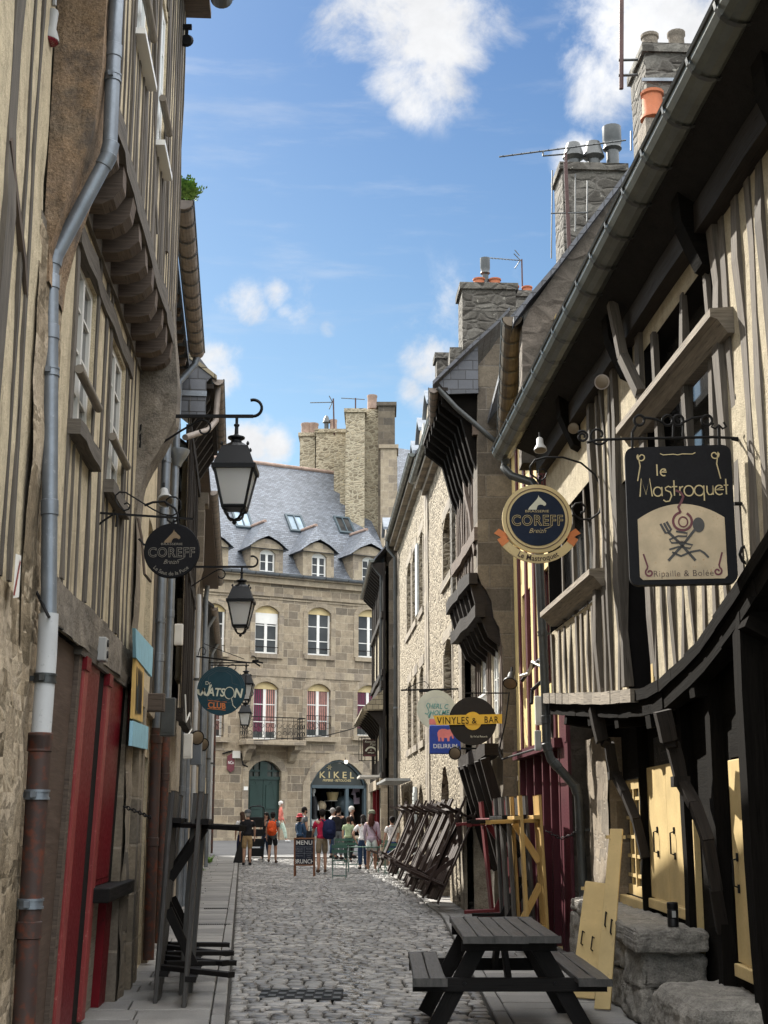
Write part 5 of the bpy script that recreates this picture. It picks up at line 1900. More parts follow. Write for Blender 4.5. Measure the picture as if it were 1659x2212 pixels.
 for z, o in ((5.45, .16), (4.9, .05)):
  m = MB(); m.beam(W3.pt(-.02, z, o), W3.pt(W3.len, z, o), .22, .18, W3.n, .02, 6); m.build('jetty_beam', MT['timber_dark'], root)
 for i in range(7):
  m = MB(); m.prism([(-.35, 4.3), (-.1, 4.5), (.1, 5.0), (.2, 5.4), (-.35, 5.4)], W3.pt(.05 + i * .53, 0), W3.n, V((0, 0, 1)), .10, W3.t); m.build('jetty_bracket', MT['timber_dark'], root)
 # first floor bay
 m = MB(); wall_mb(m, W3, 0, W3.len, 2.7, 5.0, [(.5, 1.25, 3.2, 4.6), (2.0, 2.7, 3.2, 4.6)], .1, -.32); m.build('lower_wall', MT['plaster_lit'], root)
 for a in (.5, 2.0): window(root, W3, a, a + .72, 3.2, 4.6, -.34, 2, 4, 'paint_white', 'glass_sky')
 m = MB()
 for s in np.arange(.05, 3.5, .2):
  if .4 < s < 1.3 or 1.9 < s < 2.8: continue
  stud(m, W3, s, 2.7, 5.0, .08, -.34, -.29, rnd.uniform(-.02, .02))
 m.build('lower_timber_frame', MT['timber_brown'], root)
 m = MB()
 for s in np.arange(.4, 1.45, .085): m.tube([W3.pt(s, 3.2, -.1), W3.pt(s, 3.6, -.1)], .01, 5)
 m.beam(W3.pt(.35, 3.62, -.1), W3.pt(1.45, 3.62, -.1), .03, .04); m.beam(W3.pt(.35, 3.2, -.1), W3.pt(1.45, 3.2, -.1), .03, .04)
 m.build('balcony_rail', MT['paint_white'], root)
 m = MB(); m.beam(W3.pt(-.02, 2.68, -.1), W3.pt(W3.len, 2.6, -.1), .22, .26, W3.n, .02, 6); m.build('lower_beam', MT['timber_dark'], root)
 for i in range(5):
  m = MB(); m.beam(W3.pt(.05 + i * .8, 2.55, .0), W3.pt(.25 + i * .8, .75, -.55), .13, .16, W3.n, .01, 3); m.build('strut', MT['timber_dark'], root)
 m = MB(); wall_mb(m, W3, 0, W3.len, 0, 2.7, [(.6, 1.6, 0, 2.2)], .3, -.6, .02, .3); m.build('ground_floor_wall', MT['ashlar_pier'], root)
 m = MB(); W3.box(m, .6, 1.6, 0, 2.2, -.9, -.85); m.build('door', MT['timber_black'], root)
 c3 = at(1052, 700, 27.0)
 chimney_stack(root, c3.xy[:], 1.12, .8, 8.5, EYE + .3975 * 27, 'chimney_stone', [(-.15, 0, .13, .28, 'terracotta'), (-.02, .0, .07, .75, 'flue'), (.18, 0, .13, .28, 'terracotta')], .05)
 m = MB(); m.box((c3.x - .35, c3.y + .1, 8.5), (.9, .8, 5.2)); m.build('chimney_shoulder', MT['chimney_stone'], root)
 c4 = at(1125, 660, 29.0)
 chimney_stack(root, c4.xy[:], .9, .8, 8.5, EYE + .392 * 29, 'chimney_stone', [(-.15, 0, .12, .3, 'terracotta'), (.15, 0, .12, .28, 'terracotta')], .05)
 c5 = at(958, 800, 31.0)
 chimney_stack(root, c5.xy[:], .36, .5, 8.5, EYE + .344 * 31, 'chimney_stone', (), .05)
 # two rubble stone houses
 ms4 = lambda u, v: W4.px(u, v)
 def rubble_house(label, y0, y1, ez, wins, quoin, doors, seed):
  root = thing('stone_house', label, 'house', (W4.pt(WS(W4, (y0 + y1) / 2), 0).x, (y0 + y1) / 2, 0))
  s0, s1 = WS(W4, y0), WS(W4, y1)
  m = MB(); wall_mb(m, W4, s0, s1, 0, ez, [w[:5] for w in wins] + doors, .24, bumpy=.02, cell=.35, seed=seed)
  m.build('wall', MT['rubble_lit'], root)
  for w in wins:
   window(root, W4, *w[:4], -.15, 2, 4, 'paint_offwhite' if w[5] == 'w' else 'timber_brown', arch=w[4])
   m = MB()
   for a, b in ((w[0] - .2, w[0] - .004), (w[1] + .004, w[1] + .2)): W4.box(m, a, b, w[2], w[3] - w[4], -.02, .012)
   W4.box(m, w[0] - .22, w[1] + .22, w[2] - .18, w[2] - .004, -.02, .05); W4.box(m, w[0] - .15, w[1] + .15, w[3] + .004, w[3] + .25, -.02, .012)
   m.build('stone_surround', MT['ashlar_quoin'], root)
  m = MB(); W4.box(m, s0 + .002, s0 + .55, 0, ez - .1, -.02, .035); W4.box(m, s1 - .4, s1 - .002, 0, ez - .1, -.02, .03); m.split('quoin', MT['ashlar_quoin'], root)
  for d in doors:
   m = MB(); W4.box(m, d[0], d[1], d[2], d[3] - .0, -.22, -.19); m.build('door', MT['paint_maroon' if seed == 21 else 'timber_brown'], root)
  e = MB(); W4.box(e, s0, s1, ez - .25, ez - .1, -.02, .14); W4.box(e, s0, s1, ez - .1, ez, -.02, .3); e.build('cornice', MT['ashlar_quoin'], root)
  gutter(root, [W4.pt(s0 + .05, ez + .12, .36), W4.pt(s1, ez + .12, .36)], .09, 'zinc_gutter', .6)
  pitched(root, W4, s0, s1, ez + .14, .3, 48, 3.2, 'slate_dark'); body(root, W4, s0, s1, ez, 6.4, 'granite_pale', gable=ez + 3.6)
  return root, s0, s1
 def dorm(root, W, s, z, w, h, arch=True):
  m = MB()
  wall_mb(m, W, s - w / 2 - .2, s + w / 2 + .2, z, z + h + .35, [(s - w / 2, s + w / 2, z + .1, z + h, .25)], .2, -.15)
  W.box(m, s - w / 2 - .2, s - w / 2 - .05, z, z + h + .3, -1.4, -.16); W.box(m, s + w / 2 + .05, s + w / 2 + .2, z, z + h + .3, -1.4, -.16)
  d = m.build('dormer', MT['ashlar_quoin'], root)
  m = MB()
  pr = [(-w / 2 - .32, z + h + .15), (-w / 4, z + h + .5), (0, z + h + .62), (w / 4, z + h + .5), (w / 2 + .32, z + h + .15), (w / 2 + .32, z + h + .25), (0, z + h + .74), (-w / 2 - .32, z + h + .25)]
  m.prism(pr, W.pt(s, 0, -.05), W.t, V((0, 0, 1)), -1.6, W.n); m.build('roof', MT['zinc'], d)
  window(d, W, s - w / 2, s + w / 2, z + .1, z + h, -.25, 2, 3, 'paint_offwhite', arch=.2)
  return d
 yA = 25.55
 wA = []
 for (u0, u1, v0, v1) in ((958, 974, 1110, 1262), (960, 976, 1380, 1560)):
  a, zt = W4.px(u1, v0); b, zb_ = W4.px(u0, v1)
  wA.append((a, b, zb_, W4.px((u0 + u1) / 2, v0)[1], .22, 'b'))
 root, s0, s1 = rubble_house('rubble stone house with two tall arched windows, next to the black carved jetties', 25.55, 33.2, 9.75, wA, 1, [(WS(W4, 28.5), WS(W4, 30.2), 0, 2.7, .6)], 21)
 yB = 33.25
 wB = []
 for (u0, u1, v0, v1) in ((879, 888, 1205, 1330), (891, 899, 1170, 1320), (906, 914, 1140, 1300), (881, 889, 1422, 1560), (893, 901, 1410, 1550), (907, 915, 1400, 1540)):
  a = W4.px(u1, (v0 + v1) / 2)[0]; b = W4.px(u0, (v0 + v1) / 2)[0]
  up = v0 < 1300
  wB.append((a, b, 6.9 if up else 3.55, 8.95 if up else 5.45, .2, 'w'))
 root, s0, s1 = rubble_house('rubble stone house with six arched windows and a pale open shutter', 33.25, 44.2, 10.5, wB, 1, [(WS(W4, 35), WS(W4, 36.3), 0, 2.5, .4), (WS(W4, 40), WS(W4, 42), 0, 2.4, .0)], 22)
 m = MB(); w = wB[2]; W4.box(m, w[1] + .05, w[1] + .62, 6.9, 8.8, .02, .07); m.build('shutter', MT['shutter_pale'], root)
 for y in (34.4, 36.9, 39.3): dorm(root, W4, WS(W4, y), 10.8, .85, 1.1)
 m = MB(); W4.box(m, WS(W4, 34.4) + .5, WS(W4, 34.4) + .95, 10.95, 11.9, -.1, -.06); m.build('dormer_shutter', MT['shutter_pale'], root)
 e = W4.pt(s1 - .1, 10.55, .36)
 pipe(root, [e, e + V((0, 0, -.25)), W4.pt(s1 - .1, 10.0, .12), W4.pt(s1 - .1, gz(44) + .05, .12)], .06, 'zinc_dark', joints=(2.3, 2.6), clamps=(2.5,))
 m = MB(); W4.box(m, WS(W4, 38.5), WS(W4, 43.4), 2.65, 2.72, .05, .75); m.build('canopy', MT['paint_grey'], root)
 m = MB()
 for k in range(3): text_mb(m, 'IAN'[k], W4.pt(WS(W4, 38.6), 1.75 - k * .3, .04), W4.t * -1, V((0, 0, 1)), .2)
 m.build('lettering', MT['paint_white'], root)
 m = MB(); W4.box(m, WS(W4, 36.7), WS(W4, 37.3), .2, 2.45, .02, .08)
 for k in range(18): W4.box(m, WS(W4, 36.75), WS(W4, 37.25), .35 + k * .11, .43 + k * .11, .08, .10)
 m.build('louvred_shutter', MT['shutter_pale'], root)
 # half timbered house at the far right corner
 root = thing('timber_house', 'slim half timbered corner house with a mossy pent roof over its shop', 'house', (-.2, 49, gz(49)))
 zE = 10.0
 wins = [(1.0, 1.9, 6.4, 8.2), (3.0, 3.9, 6.4, 8.2), (5.2, 6.1, 6.4, 8.2), (1.0, 1.9, 3.6, 5.0), (3.0, 3.9, 3.6, 5.0), (5.2, 6.1, 3.6, 5.0)]
 m = MB(); wall_mb(m, W5, 0, W5.len, 2.9, zE, wins, .12); m.build('wall', MT['plaster_lit'], root)
 for w in wins: window(root, W5, *w, .0, 2, 2, 'timber_dark')
 m = MB()
 for s in np.arange(.08, W5.len, .3):
  stud(m, W5, s, 2.9, 3.6, .09, -.02, .04); stud(m, W5, s, 5.0, 6.4, .09, -.02, .04); stud(m, W5, s, 8.2, zE, .09, -.02, .04)
 for z in (3.0, 6.35, 8.25, 5.95): m.beam(W5.pt(0, z, .04), W5.pt(W5.len, z, .04), .2, .14, W5.n, .01, 6)
 for s in (.06, 2.4, 4.6, 6.8, W5.len - .08): stud(m, W5, s, 2.9, zE, .16, -.02, .06)
 m.build('timber_frame', MT['timber_dark'], root)
 m = MB()
 m.prism([(0, 5.2), (.05, 5.75), (.75, 5.15), (.75, 5.08), (.0, 5.1)], W5.pt(-.02, 0), W5.n, V((0, 0, 1)), W5.len, W5.t); m.build('pent_roof', MT['tile_mossy'], root)
 for i in range(8):
  m = MB(); m.prism([(0, 4.4), (.3, 4.8), (.6, 5.1), (0, 5.1)], W5.pt(.1 + i * 1.0, 0), W5.n, V((0, 0, 1)), .12, W5.t); m.build('pent_bracket', MT['timber_dark'], root)
 for i in range(14):
  m = MB(); m.prism([(0, zE - .5), (.4, zE - .1), (.4, zE + .02), (0, zE + .02)], W5.pt(.1 + i * .57, 0), W5.n, V((0, 0, 1)), .12, W5.t); m.build('eave_bracket', MT['timber_dark'], root)
 gutter(root, [W5.pt(0, zE + .1, .42), W5.pt(W5.len, zE + .1, .42)], .09, 'zinc_gutter', .6)
 pitched(root, W5, 0, W5.len, zE + .12, .38, 50, 2.6, 'slate_dark')
 body(root, W5, 0, W5.len, zE, 5.2, 'ashlar_gable', gable=zE + 3.2)
 m = MB()
 for s in (.0, 2.6, 5.2, 7.6): W5.box(m, s, s + .32, 0, 2.9, -.1, .12)
 W5.box(m, 0, W5.len, 2.6, 2.92, -.1, .16); m.build('shopfront', MT['ashlar_trim'], root)
 m = MB()
 for s in (.4, 3.0, 5.6): W5.box(m, s, s + 2.1, .3, 2.55, -.06, -.03)
 m.build('pane', MT['glass_shop'], root)
 m = MB()
 for s in (.36, 2.5, 5.1): W5.box(m, s, s + .1, 0.2, 2.6, -.02, .14)
 m.split('red_post', MT['paint_red'], root)
 m = MB(); W5.box(m, .3, 2.6, 2.95, 3.02, .1, .8); m.build('canopy', MT['paint_offwhite'], root)
 m = MB(); m.tube([W5.pt(.35, zE, .42), W5.pt(.35, zE - .4, .1), W5.pt(.3, gz(45), .1)], .05, 8); m.build('downpipe', MT['zinc_dark'], root, smooth=True)
 dr = MB(); dorm(root, W5, 2.2, zE + .2, .8, 1.1)
right_far()
# ---------------------------------------------------------------- the granite house closing the street
KW = Wall((-8.3, 61.4), (2.0, 66.92), -1)

def corner_house():
 root = thing('granite_house', 'large granite house with a steep slate roof and dormers closing the end of the street', 'house', (-3.5, 64, gz(62)))
 p = KW.px
 def rect(u0, u1, v0, v1):
  c = (v0 + v1) / 2; m_ = (u0 + u1) / 2
  return (p(u0, c)[0], p(u1, c)[0], p(m_, v1)[1], p(m_, v0)[1])
 up = [rect(551, 602.5, 1308, 1412), rect(665, 715, 1312, 1416), rect(774, 824, 1317, 1421), rect(437, 487, 1303, 1408)]
 lo = [rect(547, 600.5, 1472, 1597), rect(663, 713.5, 1477, 1592), rect(772, 822, 1480, 1590), rect(430, 482, 1467, 1592)]
 door = rect(535.6, 606.5, 1642.5, 1806)
 shop = rect(669.5, 794, 1641, 1812)
 z0 = gz(62) - .2
 ze = p(620, 1262)[1]
 holes = [(*w, .28) for w in up] + [(*w, .30) for w in lo] + [(door[0], door[1], z0 + .2, door[3], .5), (shop[0], shop[1], z0 + .35, shop[3], 1.15)]
 m = MB(); wall_mb(m, KW, 0, KW.len, z0, ze, holes, .28); m.build('wall', MT['ashlar_back'], root)
 # dressed surrounds, string courses, cornice
 def surround(w, rise, o=.03, wd=.24):
  m = MB()
  for a, b in ((w[0] - wd, w[0] - .004), (w[1] + .004, w[1] + wd)): KW.box(m, a, b, w[2], w[3] - rise, -.02, o)
  n = 8
  pts_i = [(w[0] + (w[1] - w[0]) * i / n, w[3] - rise + rise * math.sin(math.pi * i / n) ** .75) for i in range(n + 1)]
  pts_o = [((w[0] + w[1]) / 2 + (s - (w[0] + w[1]) / 2) * (1 + 2 * wd / (w[1] - w[0])), z + wd * .95 if 0 < i < n else z + .02) for i, (s, z) in enumerate(pts_i)]
  for i in range(n):
   q = [pts_i[i], pts_i[i + 1], pts_o[i + 1], pts_o[i]]
   m.hexa([KW.pt(s, z + .003, -.02) for s, z in q] + [KW.pt(s, z + .003, o) for s, z in q])
  return m.build('stone_surround', MT['ashlar_trim'], root)
 for w in up: surround(w, .28)
 for w in lo: surround(w, .30)
 surround((door[0], door[1], z0 + .2, door[3]), .5, .05, .3)
 surround((shop[0], shop[1], z0 + .35, shop[3]), 1.15, .035, .38)
 for v, h, o in ((1284, .16, .07), (1303 - 8, .05, .04), (1447, .34, .035), (1620, .10, .03)):
  m = MB(); z = p(620, v)[1]; KW.box(m, 0, KW.len, z - h, z, -.02, o); m.build('string_course', MT['ashlar_trim'], root)
 m = MB(); KW.box(m, 0, KW.len, ze - .05, ze + .22, -.02, .16); KW.box(m, 0, KW.len, ze + .222, ze + .36, -.02, .30); m.build('cornice', MT['ashlar_trim'], root)
 m = MB(); KW.box(m, 0, shop[0] - .1, z0, z0 + .95, -.02, .06); m.build('plinth', MT['ashlar_trim'], root)
 # windows
 for i, w in enumerate(up):
  f = window(root, KW, *w, -.16, 2, 3, 'paint_white', 'glass_dark', arch=.24, fw=.09, mull=.14, bar=.04)
  m = MB(); KW.box(m, w[0], w[1], w[3] - .34, w[3] - .02, -.2, -.14); m.build('blind_box', MT['sign_cream'], f)
  if i == 0:
   m = MB()
   for k in range(9): KW.box(m, w[0] + .03, w[1] - .03, w[3] - .34 - (k + 1) * .055, w[3] - .342 - k * .055, -.17, -.135)
   m.build('roller_blind', MT['paint_white'], f)
  m = MB()
  m.tube([KW.pt(w[0], w[2] + .32, -.05), KW.pt(w[1], w[2] + .32, -.05)], .018, 6); m.build('guard_rail', MT['iron'], f)
  m = MB(); KW.box(m, w[0] - .2, w[1] + .2, w[2] - .2, w[2] - .004, -.05, .1); m.build('sill', MT['ashlar_trim'], f)
 for i, w in enumerate(lo):
  f = window(root, KW, *w, -.16, 2, 3, 'paint_white', 'glass_dark', arch=.24, fw=.09, mull=.14, bar=.04)
  m = MB(); KW.box(m, w[0], w[1], w[3] - .34, w[3] - .02, -.2, -.14); m.build('blind_box', MT['sign_cream'], f)
  c = (w[0] + w[1]) / 2
  for (a, b, mt) in ((w[0] + .1, c - .08, 'curtain_plum' if i != 1 else 'curtain_rose'), (c + .08, w[1] - .1, 'curtain_rose' if i != 2 else 'curtain_plum')):
   m = MB(); n = 14
   for k in range(n):
    s0, s1 = a + (b - a) * k / n, a + (b - a) * (k + 1) / n
    o0, o1 = -.187 + .006 * math.sin(k * 1.9), -.187 + .006 * math.sin((k + 1) * 1.9)
    m.face([KW.pt(s0, w[2] + .35, o0), KW.pt(s1, w[2] + .35, o1), KW.pt(s1, w[3] - .34, o1), KW.pt(s0, w[3] - .34, o0)])
   m.build('curtain', MT[mt], f)
  if i:
   m = MB(); a, b = w[0] - .02, w[1] + .02; zb_ = w[2] + .02
   m.beam(KW.pt(a, zb_ + .95, .04), KW.pt(b, zb_ + .95, .04), .03, .03); m.beam(KW.pt(a, zb_ + .05, .04), KW.pt(b, zb_ + .05, .04), .02, .02)
   for k in range(9):
    s = a + (b - a) * k / 8; m.tube([KW.pt(s, zb_, .04), KW.pt(s, zb_ + .95, .04)], .010, 5)
   for k in range(4):
    s = a + (b - a) * (k + .5) / 4
    m.tube([KW.pt(s + q[0], zb_ + .5 + q[1], .045) for q in arc(0, 0, .13, 0, 330, 14)], .010, 5)
   m.build('window_guard', MT['iron'], f)
   m = MB(); KW.box(m, w[0] - .3, w[1] + .3, w[2] - .22, w[2] - .004, -.05, .22); m.build('sill', MT['ashlar_trim'], f)
 # balcony
 b0, b1 = p(517, 1600)[0], p(641, 1600)[0]; zb_ = lo[0][2] - .06
 m = MB(); KW.box(m, b0 - .05, b1 + .05, zb_ - .24, zb_, .0, .95)
 bal = m.build('balcony', MT['ashlar_trim'], root, bevel=.03)
 for s in (b0 + .15, b1 - .45):
  m = MB(); m.prism([(0, zb_ - 1.0), (.2, zb_ - .9), (.45, zb_ - .55), (.8, zb_ - .42), (.85, zb_ - .24), (0, zb_ - .24)], KW.pt(s, 0), KW.n, V((0, 0, 1)), .32, KW.t); m.build('console', MT['ashlar_trim'], bal)
 m = MB()
 path = [(b0, .05), (b0, .88), (b1, .88), (b1, .05)]
 for (a, b) in zip(path, path[1:]):
  A, B = KW.pt(a[0], zb_, a[1]), KW.pt(b[0], zb_, b[1])
  up_ = V((0, 0, 1.0))
  m.beam(A + up_, B + up_, .045, .04); m.beam(A + V((0, 0, .08)), B + V((0, 0, .08)), .025, .025); m.beam(A + V((0, 0, .85)), B + V((0, 0, .85)), .02, .02)
  L = (B - A).length; n = max(2, int(L / .26)); d = (B - A) / n
  for k in range(n + 1):
   m.tube([A + d * k, A + d * k + up_], .011, 5)
   if k < n:
    c = A + d * (k + .5); e = d.normalized()
    for zz in (.28, .62):
     m.tube([c + e * q[0] + V((0, 0, zz + q[1])) for q in arc(0, 0, .10, 90 if zz > .5 else -90, 400 if zz > .5 else 220, 14)], .012, 5)
 m.build('railing', MT['iron'], bal)
 # door
 zt = p(571, 1681)[1]
 dz0 = z0 + .2
 m = MB(); KW.box(m, door[0], door[1], zt - .06, zt + .08, -.26, -.12); KW.box(m, (door[0] + door[1]) / 2 - .18, (door[0] + door[1]) / 2 + .18, zt + .08, door[3] - .06, -.26, -.14)
 KW.box(m, door[0], door[1], door[3] - .5, door[3] - .42, -.25, -.16)
 for k in (.22, .78):
  s = door[0] + (door[1] - door[0]) * k; KW.box(m, s - .02, s + .02, zt + .08, door[3] - .1, -.25, -.16)
 dr = m.build('door', MT['paint_green'], root)
 m = MB(); KW.box(m, door[0], door[1], zt, door[3], -.28, -.24); m.build('fanlight', MT['glass_dark'], dr)
 mid = (door[0] + door[1]) / 2
 for a, b in ((door[0] + .02, mid - .01), (mid + .01, door[1] - .02)):
  m = MB(); KW.box(m, a, b, dz0, zt - .06, -.26, -.18)
  lf = m.build('door_leaf', MT['paint_green'], dr)
  w = b - a
  m = MB()
  for (q0, q1, ar) in ((.14, .95, 0), (1.05, 1.25, 0), (1.35, zt - dz0 - .3, 1)):
   pr = [(a + .12, dz0 + q0), (b - .12, dz0 + q0), (b - .12, dz0 + q1)]
   if ar: pr += [(b - .25, dz0 + q1 + .02), (b - .4, dz0 + q1 + .12), ((a + b) / 2, dz0 + q1 + .16), (a + .4, dz0 + q1 + .12), (a + .25, dz0 + q1 + .02)]
   pr += [(a + .12, dz0 + q1)]
   m.prism(pr, KW.pt(0, 0, -.179), KW.t, V((0, 0, 1)), .03, KW.n)
  m.build('door_panel', MT['paint_green'], lf, bevel=.015)
 m = MB(); m.tube([KW.pt(mid - .3, dz0 + 1.5, -.14), KW.pt(mid - .12, dz0 + 1.5, -.14)], .02, 6); m.build('letter_slot', MT['iron'], dr)
 m = MB(); KW.box(m, door[0] - .1, door[1] + .1, z0, z0 + .19, -.3, .35); m.build('doorstep', MT['stone_step'], root)
 # house number and fixtures by the door
 m = MB(); s, z = p(530, 1703); KW.box(m, s - .1, s + .1, z - .08, z + .08, .04, .07); m.build('number_plate', MT['paint_white'], root)
 m = MB(); s, z = p(508.5, 1630); KW.box(m, s - .18, s + .18, z - .16, z + .16, .02, .14); m.build('meter_box', MT['paint_offwhite'], root)
 # shop front
 zs = z0 + .35; zm = p(730, 1699)[1]; su = p(752, 1750)[0]
 m = MB()
 KW.box(m, shop[0], shop[0] + .14, zs, shop[3] - .75, -.3, -.1); KW.box(m, shop[1] - .14, shop[1], zs, shop[3] - .75, -.3, -.1)
 KW.box(m, shop[0], shop[1], zm - .08, zm + .06, -.28, -.1); KW.box(m, su - .08, su + .08, zs, zm - .08, -.27, -.11); KW.box(m, shop[0], su - .08, zs, zs + .35, -.27, -.1)
 n = 16
 def archp(t): return (shop[0] + (shop[1] - shop[0]) * t, shop[3] - 1.15 + 1.15 * math.sin(math.pi * t) ** .75)
 for i in range(n):
  q, r_ = archp(i / n), archp((i + 1) / n)
  cx = (shop[0] + shop[1]) / 2
  f = lambda s, z: (cx + (s - cx) * .95, z - .10)
  qq = [q, r_, f(*r_), f(*q)]
  m.hexa([KW.pt(s, z, -.3) for s, z in qq] + [KW.pt(s, z, -.1) for s, z in qq])
 fr = m.build('shop_window', MT['paint_slate'], root)
 m = MB()
 m.face([KW.pt(shop[0] + .1, zm, -.2), KW.pt(shop[1] - .1, zm, -.2)] + [KW.pt(*[(a if k == 0 else a) for k, a in enumerate(archp(1 - i / 12))], -.2) for i in range(0, 13)])
 m.build('fanlight', MT['glass_shop'], fr)
 m = MB()
 s0, s1 = p(695, 1673)[0], p(768, 1673)[0]; zz = p(730, 1680.5)[1]; h = p(730, 1666)[1] - zz
 text_mb(m, 'K I K E L', KW.pt((s0 + s1) / 2, zz, -.185), KW.t, V((0, 0, 1)), h, 'C', 0, 1.18 * (s1 - s0) / (h * 5.7), .012)
 text_mb(m, 'FRIPERIE - RETOUCHES', KW.pt((s0 + s1) / 2, p(730, 1688)[1], -.185), KW.t, V((0, 0, 1)), h * .36, 'C', .15, .95, .012)
 sx, sz = p(715, 1657)
 for k in range(6):
  a = k * math.pi / 3; m.face([KW.pt(sx + .16 * math.cos(a), sz + .16 * math.sin(a), -.18), KW.pt(sx + .06 * math.cos(a + .5), sz + .06 * math.sin(a + .5), -.18), KW.pt(sx + .02 * math.cos(a - .5), sz + .02 * math.sin(a - .5), -.18)])
 m.build('lettering', MT['sign_gold'], fr)
 # shop room: floor, back wall, clothes rail, shelves
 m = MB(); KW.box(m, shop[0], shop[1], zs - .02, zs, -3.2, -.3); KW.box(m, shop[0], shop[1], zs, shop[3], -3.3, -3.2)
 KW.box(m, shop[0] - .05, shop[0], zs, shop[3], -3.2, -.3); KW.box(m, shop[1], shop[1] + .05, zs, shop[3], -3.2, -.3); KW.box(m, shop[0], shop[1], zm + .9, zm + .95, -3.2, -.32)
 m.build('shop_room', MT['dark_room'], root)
 # roof
 dep = 5.6; rise = 6.9
 o0 = .34; zr = ze + .36
 m = MB()
 nb = 6
 def slope(t):     # bell-cast: flatter near the eave
  return (o0 - (dep + o0) * t, zr + rise * (t - .12 * math.sin(math.pi * min(1, t * 2.4)) * (1 - t) * .9))
 prof = [slope(i / 10) for i in range(11)]
 for a, b in zip(prof, prof[1:]):
  m.hexa([KW.pt(0, a[1] - .08, a[0]), KW.pt(KW.len - 1.4, a[1] - .08, a[0]), KW.pt(KW.len - 1.4, b[1] - .08, b[0]), KW.pt(0, b[1] - .08, b[0]),
    KW.pt(0, a[1], a[0]), KW.pt(KW.len - 1.4, a[1], a[0]), KW.pt(KW.len - 1.4, b[1], b[0]), KW.pt(0, b[1], b[0])])
 t_ = prof[-1]
 m.face([KW.pt(0, t_[1], t_[0]), KW.pt(KW.len, t_[1], t_[0]), KW.pt(KW.len, zr, t_[0] - dep), KW.pt(0, zr, t_[0] - dep)])
 m.build('roof', MT['slate_back'], root)
 m = MB()
 for i in range(26):
  s = i * (KW.len - 1.4) / 26; m.tube([KW.pt(s, t_[1] + .02, t_[0]), KW.pt(s + .46, t_[1] + .03, t_[0])], .11, 8)
 m.build('ridge_tile', MT['ridge_clay'], root)
 gutter(root, [KW.pt(0, ze + .40, .36), KW.pt(KW.len - .2, ze + .40, .36)], .11, 'zinc', 1.2)
 def roof_o(z):
  for a, b in zip(prof, prof[1:]):
   if a[1] <= z <= b[1]: return a[0] + (b[0] - a[0]) * (z - a[1]) / (b[1] - a[1])
  return prof[-1][0]
 # stone dormers with slate hoods
 for (u0, u1, f0, f1, v0, v1) in ((561.5, 595, 541.6, 611.5, 1186, 1252), (674, 706, 654.7, 721.6, 1194, 1258), (783, 815, 763, 834, 1202, 1264), (440, 474, 425, 493, 1180, 1246)):
  a, b = p(u0, 1220)[0], p(u1, 1220)[0]; fa, fb = p(f0, 1220)[0], p(f1, 1220)[0]
  c = (u0 + u1) / 2
  zb0 = p(c, v1)[1]; zt0 = p(c, v0)[1]
  m = MB(); wall_mb(m, KW, fa, fb, ze + .2, zt0 + .12, [(a, b, zb0, zt0, .2)], .2, -.02)
  zc = zt0 + .12
  n = 8
  tp = [(fa + (fb - fa) * i / n, zc + .38 * math.sin(math.pi * i / n)) for i in range(n + 1)]
  m.face([KW.pt(s, z, -.02) for s, z in tp] )
  for s in (fa, fb - .02): KW.box(m, s, s + .02, ze + .2, zc, -2.2, -.03)
  d = m.build('dormer', MT['ashlar_trim'], root)
  window(d, KW, a, b, zb0, zt0, -.14, 2, 3, 'paint_white', 'glass_dark', arch=.16, fw=.08, mull=.12, bar=.035)
  m = MB()
  ov = .22
  ed = [(fa - ov, zc - .12), (fa + (fb - fa) * .18, zc + .26), ((fa + fb) / 2, zc + .5), (fb - (fb - fa) * .18, zc + .26), (fb + ov, zc - .12)]
  apex = ((fa + fb) / 2, zc + 1.25)
  bk = roof_o(apex[1]) - .2
  fo = .16
  A = KW.pt(apex[0], apex[1], -.30); Bk = KW.pt(apex[0], apex[1] + .05, bk)
  for q, r_ in zip(ed, ed[1:]):
   m.face([KW.pt(*q, fo), KW.pt(*r_, fo), A])
  L0, R0 = KW.pt(*ed[0], fo), KW.pt(*ed[-1], fo)
  Lb, Rb = KW.pt(*ed[0], roof_o(ed[0][1]) - .3), KW.pt(*ed[-1], roof_o(ed[-1][1]) - .3)
  m.face([Lb, L0, A, Bk]); m.face([R0, Rb, Bk, A])
  m.face([L0, Lb, Rb, R0])
  m.build('hood', MT['slate_back'], d)
  m = MB()
  for k in range(6):
   q, r_ = A.lerp(Bk, k / 6), A.lerp(Bk, (k + 1) / 6); m.tube([q + V((0, 0, .03)), r_ + V((0, 0, .05))], .08, 7)
  m.build('ridge_tile', MT['ridge_clay'], d)
 for (u, v, g) in ((523, 1123, 'glass_sky'), (639, 1132, 'glass_sky'), (744, 1136, 'glass_dark')):
  # place on the slope: march along the view ray to the roof plane
  best = None
  for k in range(400):
   z = zr + rise * k / 400
   s_, zz_ = KW.px(u, v, roof_o(z))
   if best is None or abs(zz_ - z) < best[0]: best = (abs(zz_ - z), s_, z)
  _, s_, z = best
  m = MB()
  def q(ds, dz, l): return KW.pt(s_ + ds, z + dz, roof_o(z + dz)) + (KW.n * .7 + V((0, 0, .7))) * l
  def slab(mb, a0, a1, b0, b1, l0, l1):
   mb.hexa([q(a0, b0, l0), q(a1, b0, l0), q(a1, b1, l0), q(a0, b1, l0), q(a0, b0, l1), q(a1, b0, l1), q(a1, b1, l1), q(a0, b1, l1)])
  for (a0, a1, b0, b1) in ((-.46, -.36, -.5, .5), (.36, .46, -.5, .5), (-.36, .36, -.5, -.42), (-.36, .36, .42, .5), (-.025, .025, -.42, .42)): slab(m, a0, a1, b0, b1, -.02, .10)
  f = m.build('skylight', MT['paint_slate'], root)
  m = MB(); slab(m, -.37, .37, -.43, .43, -.01, .04); m.build('pane', MT[g], f)
 # gable body
 m = MB()
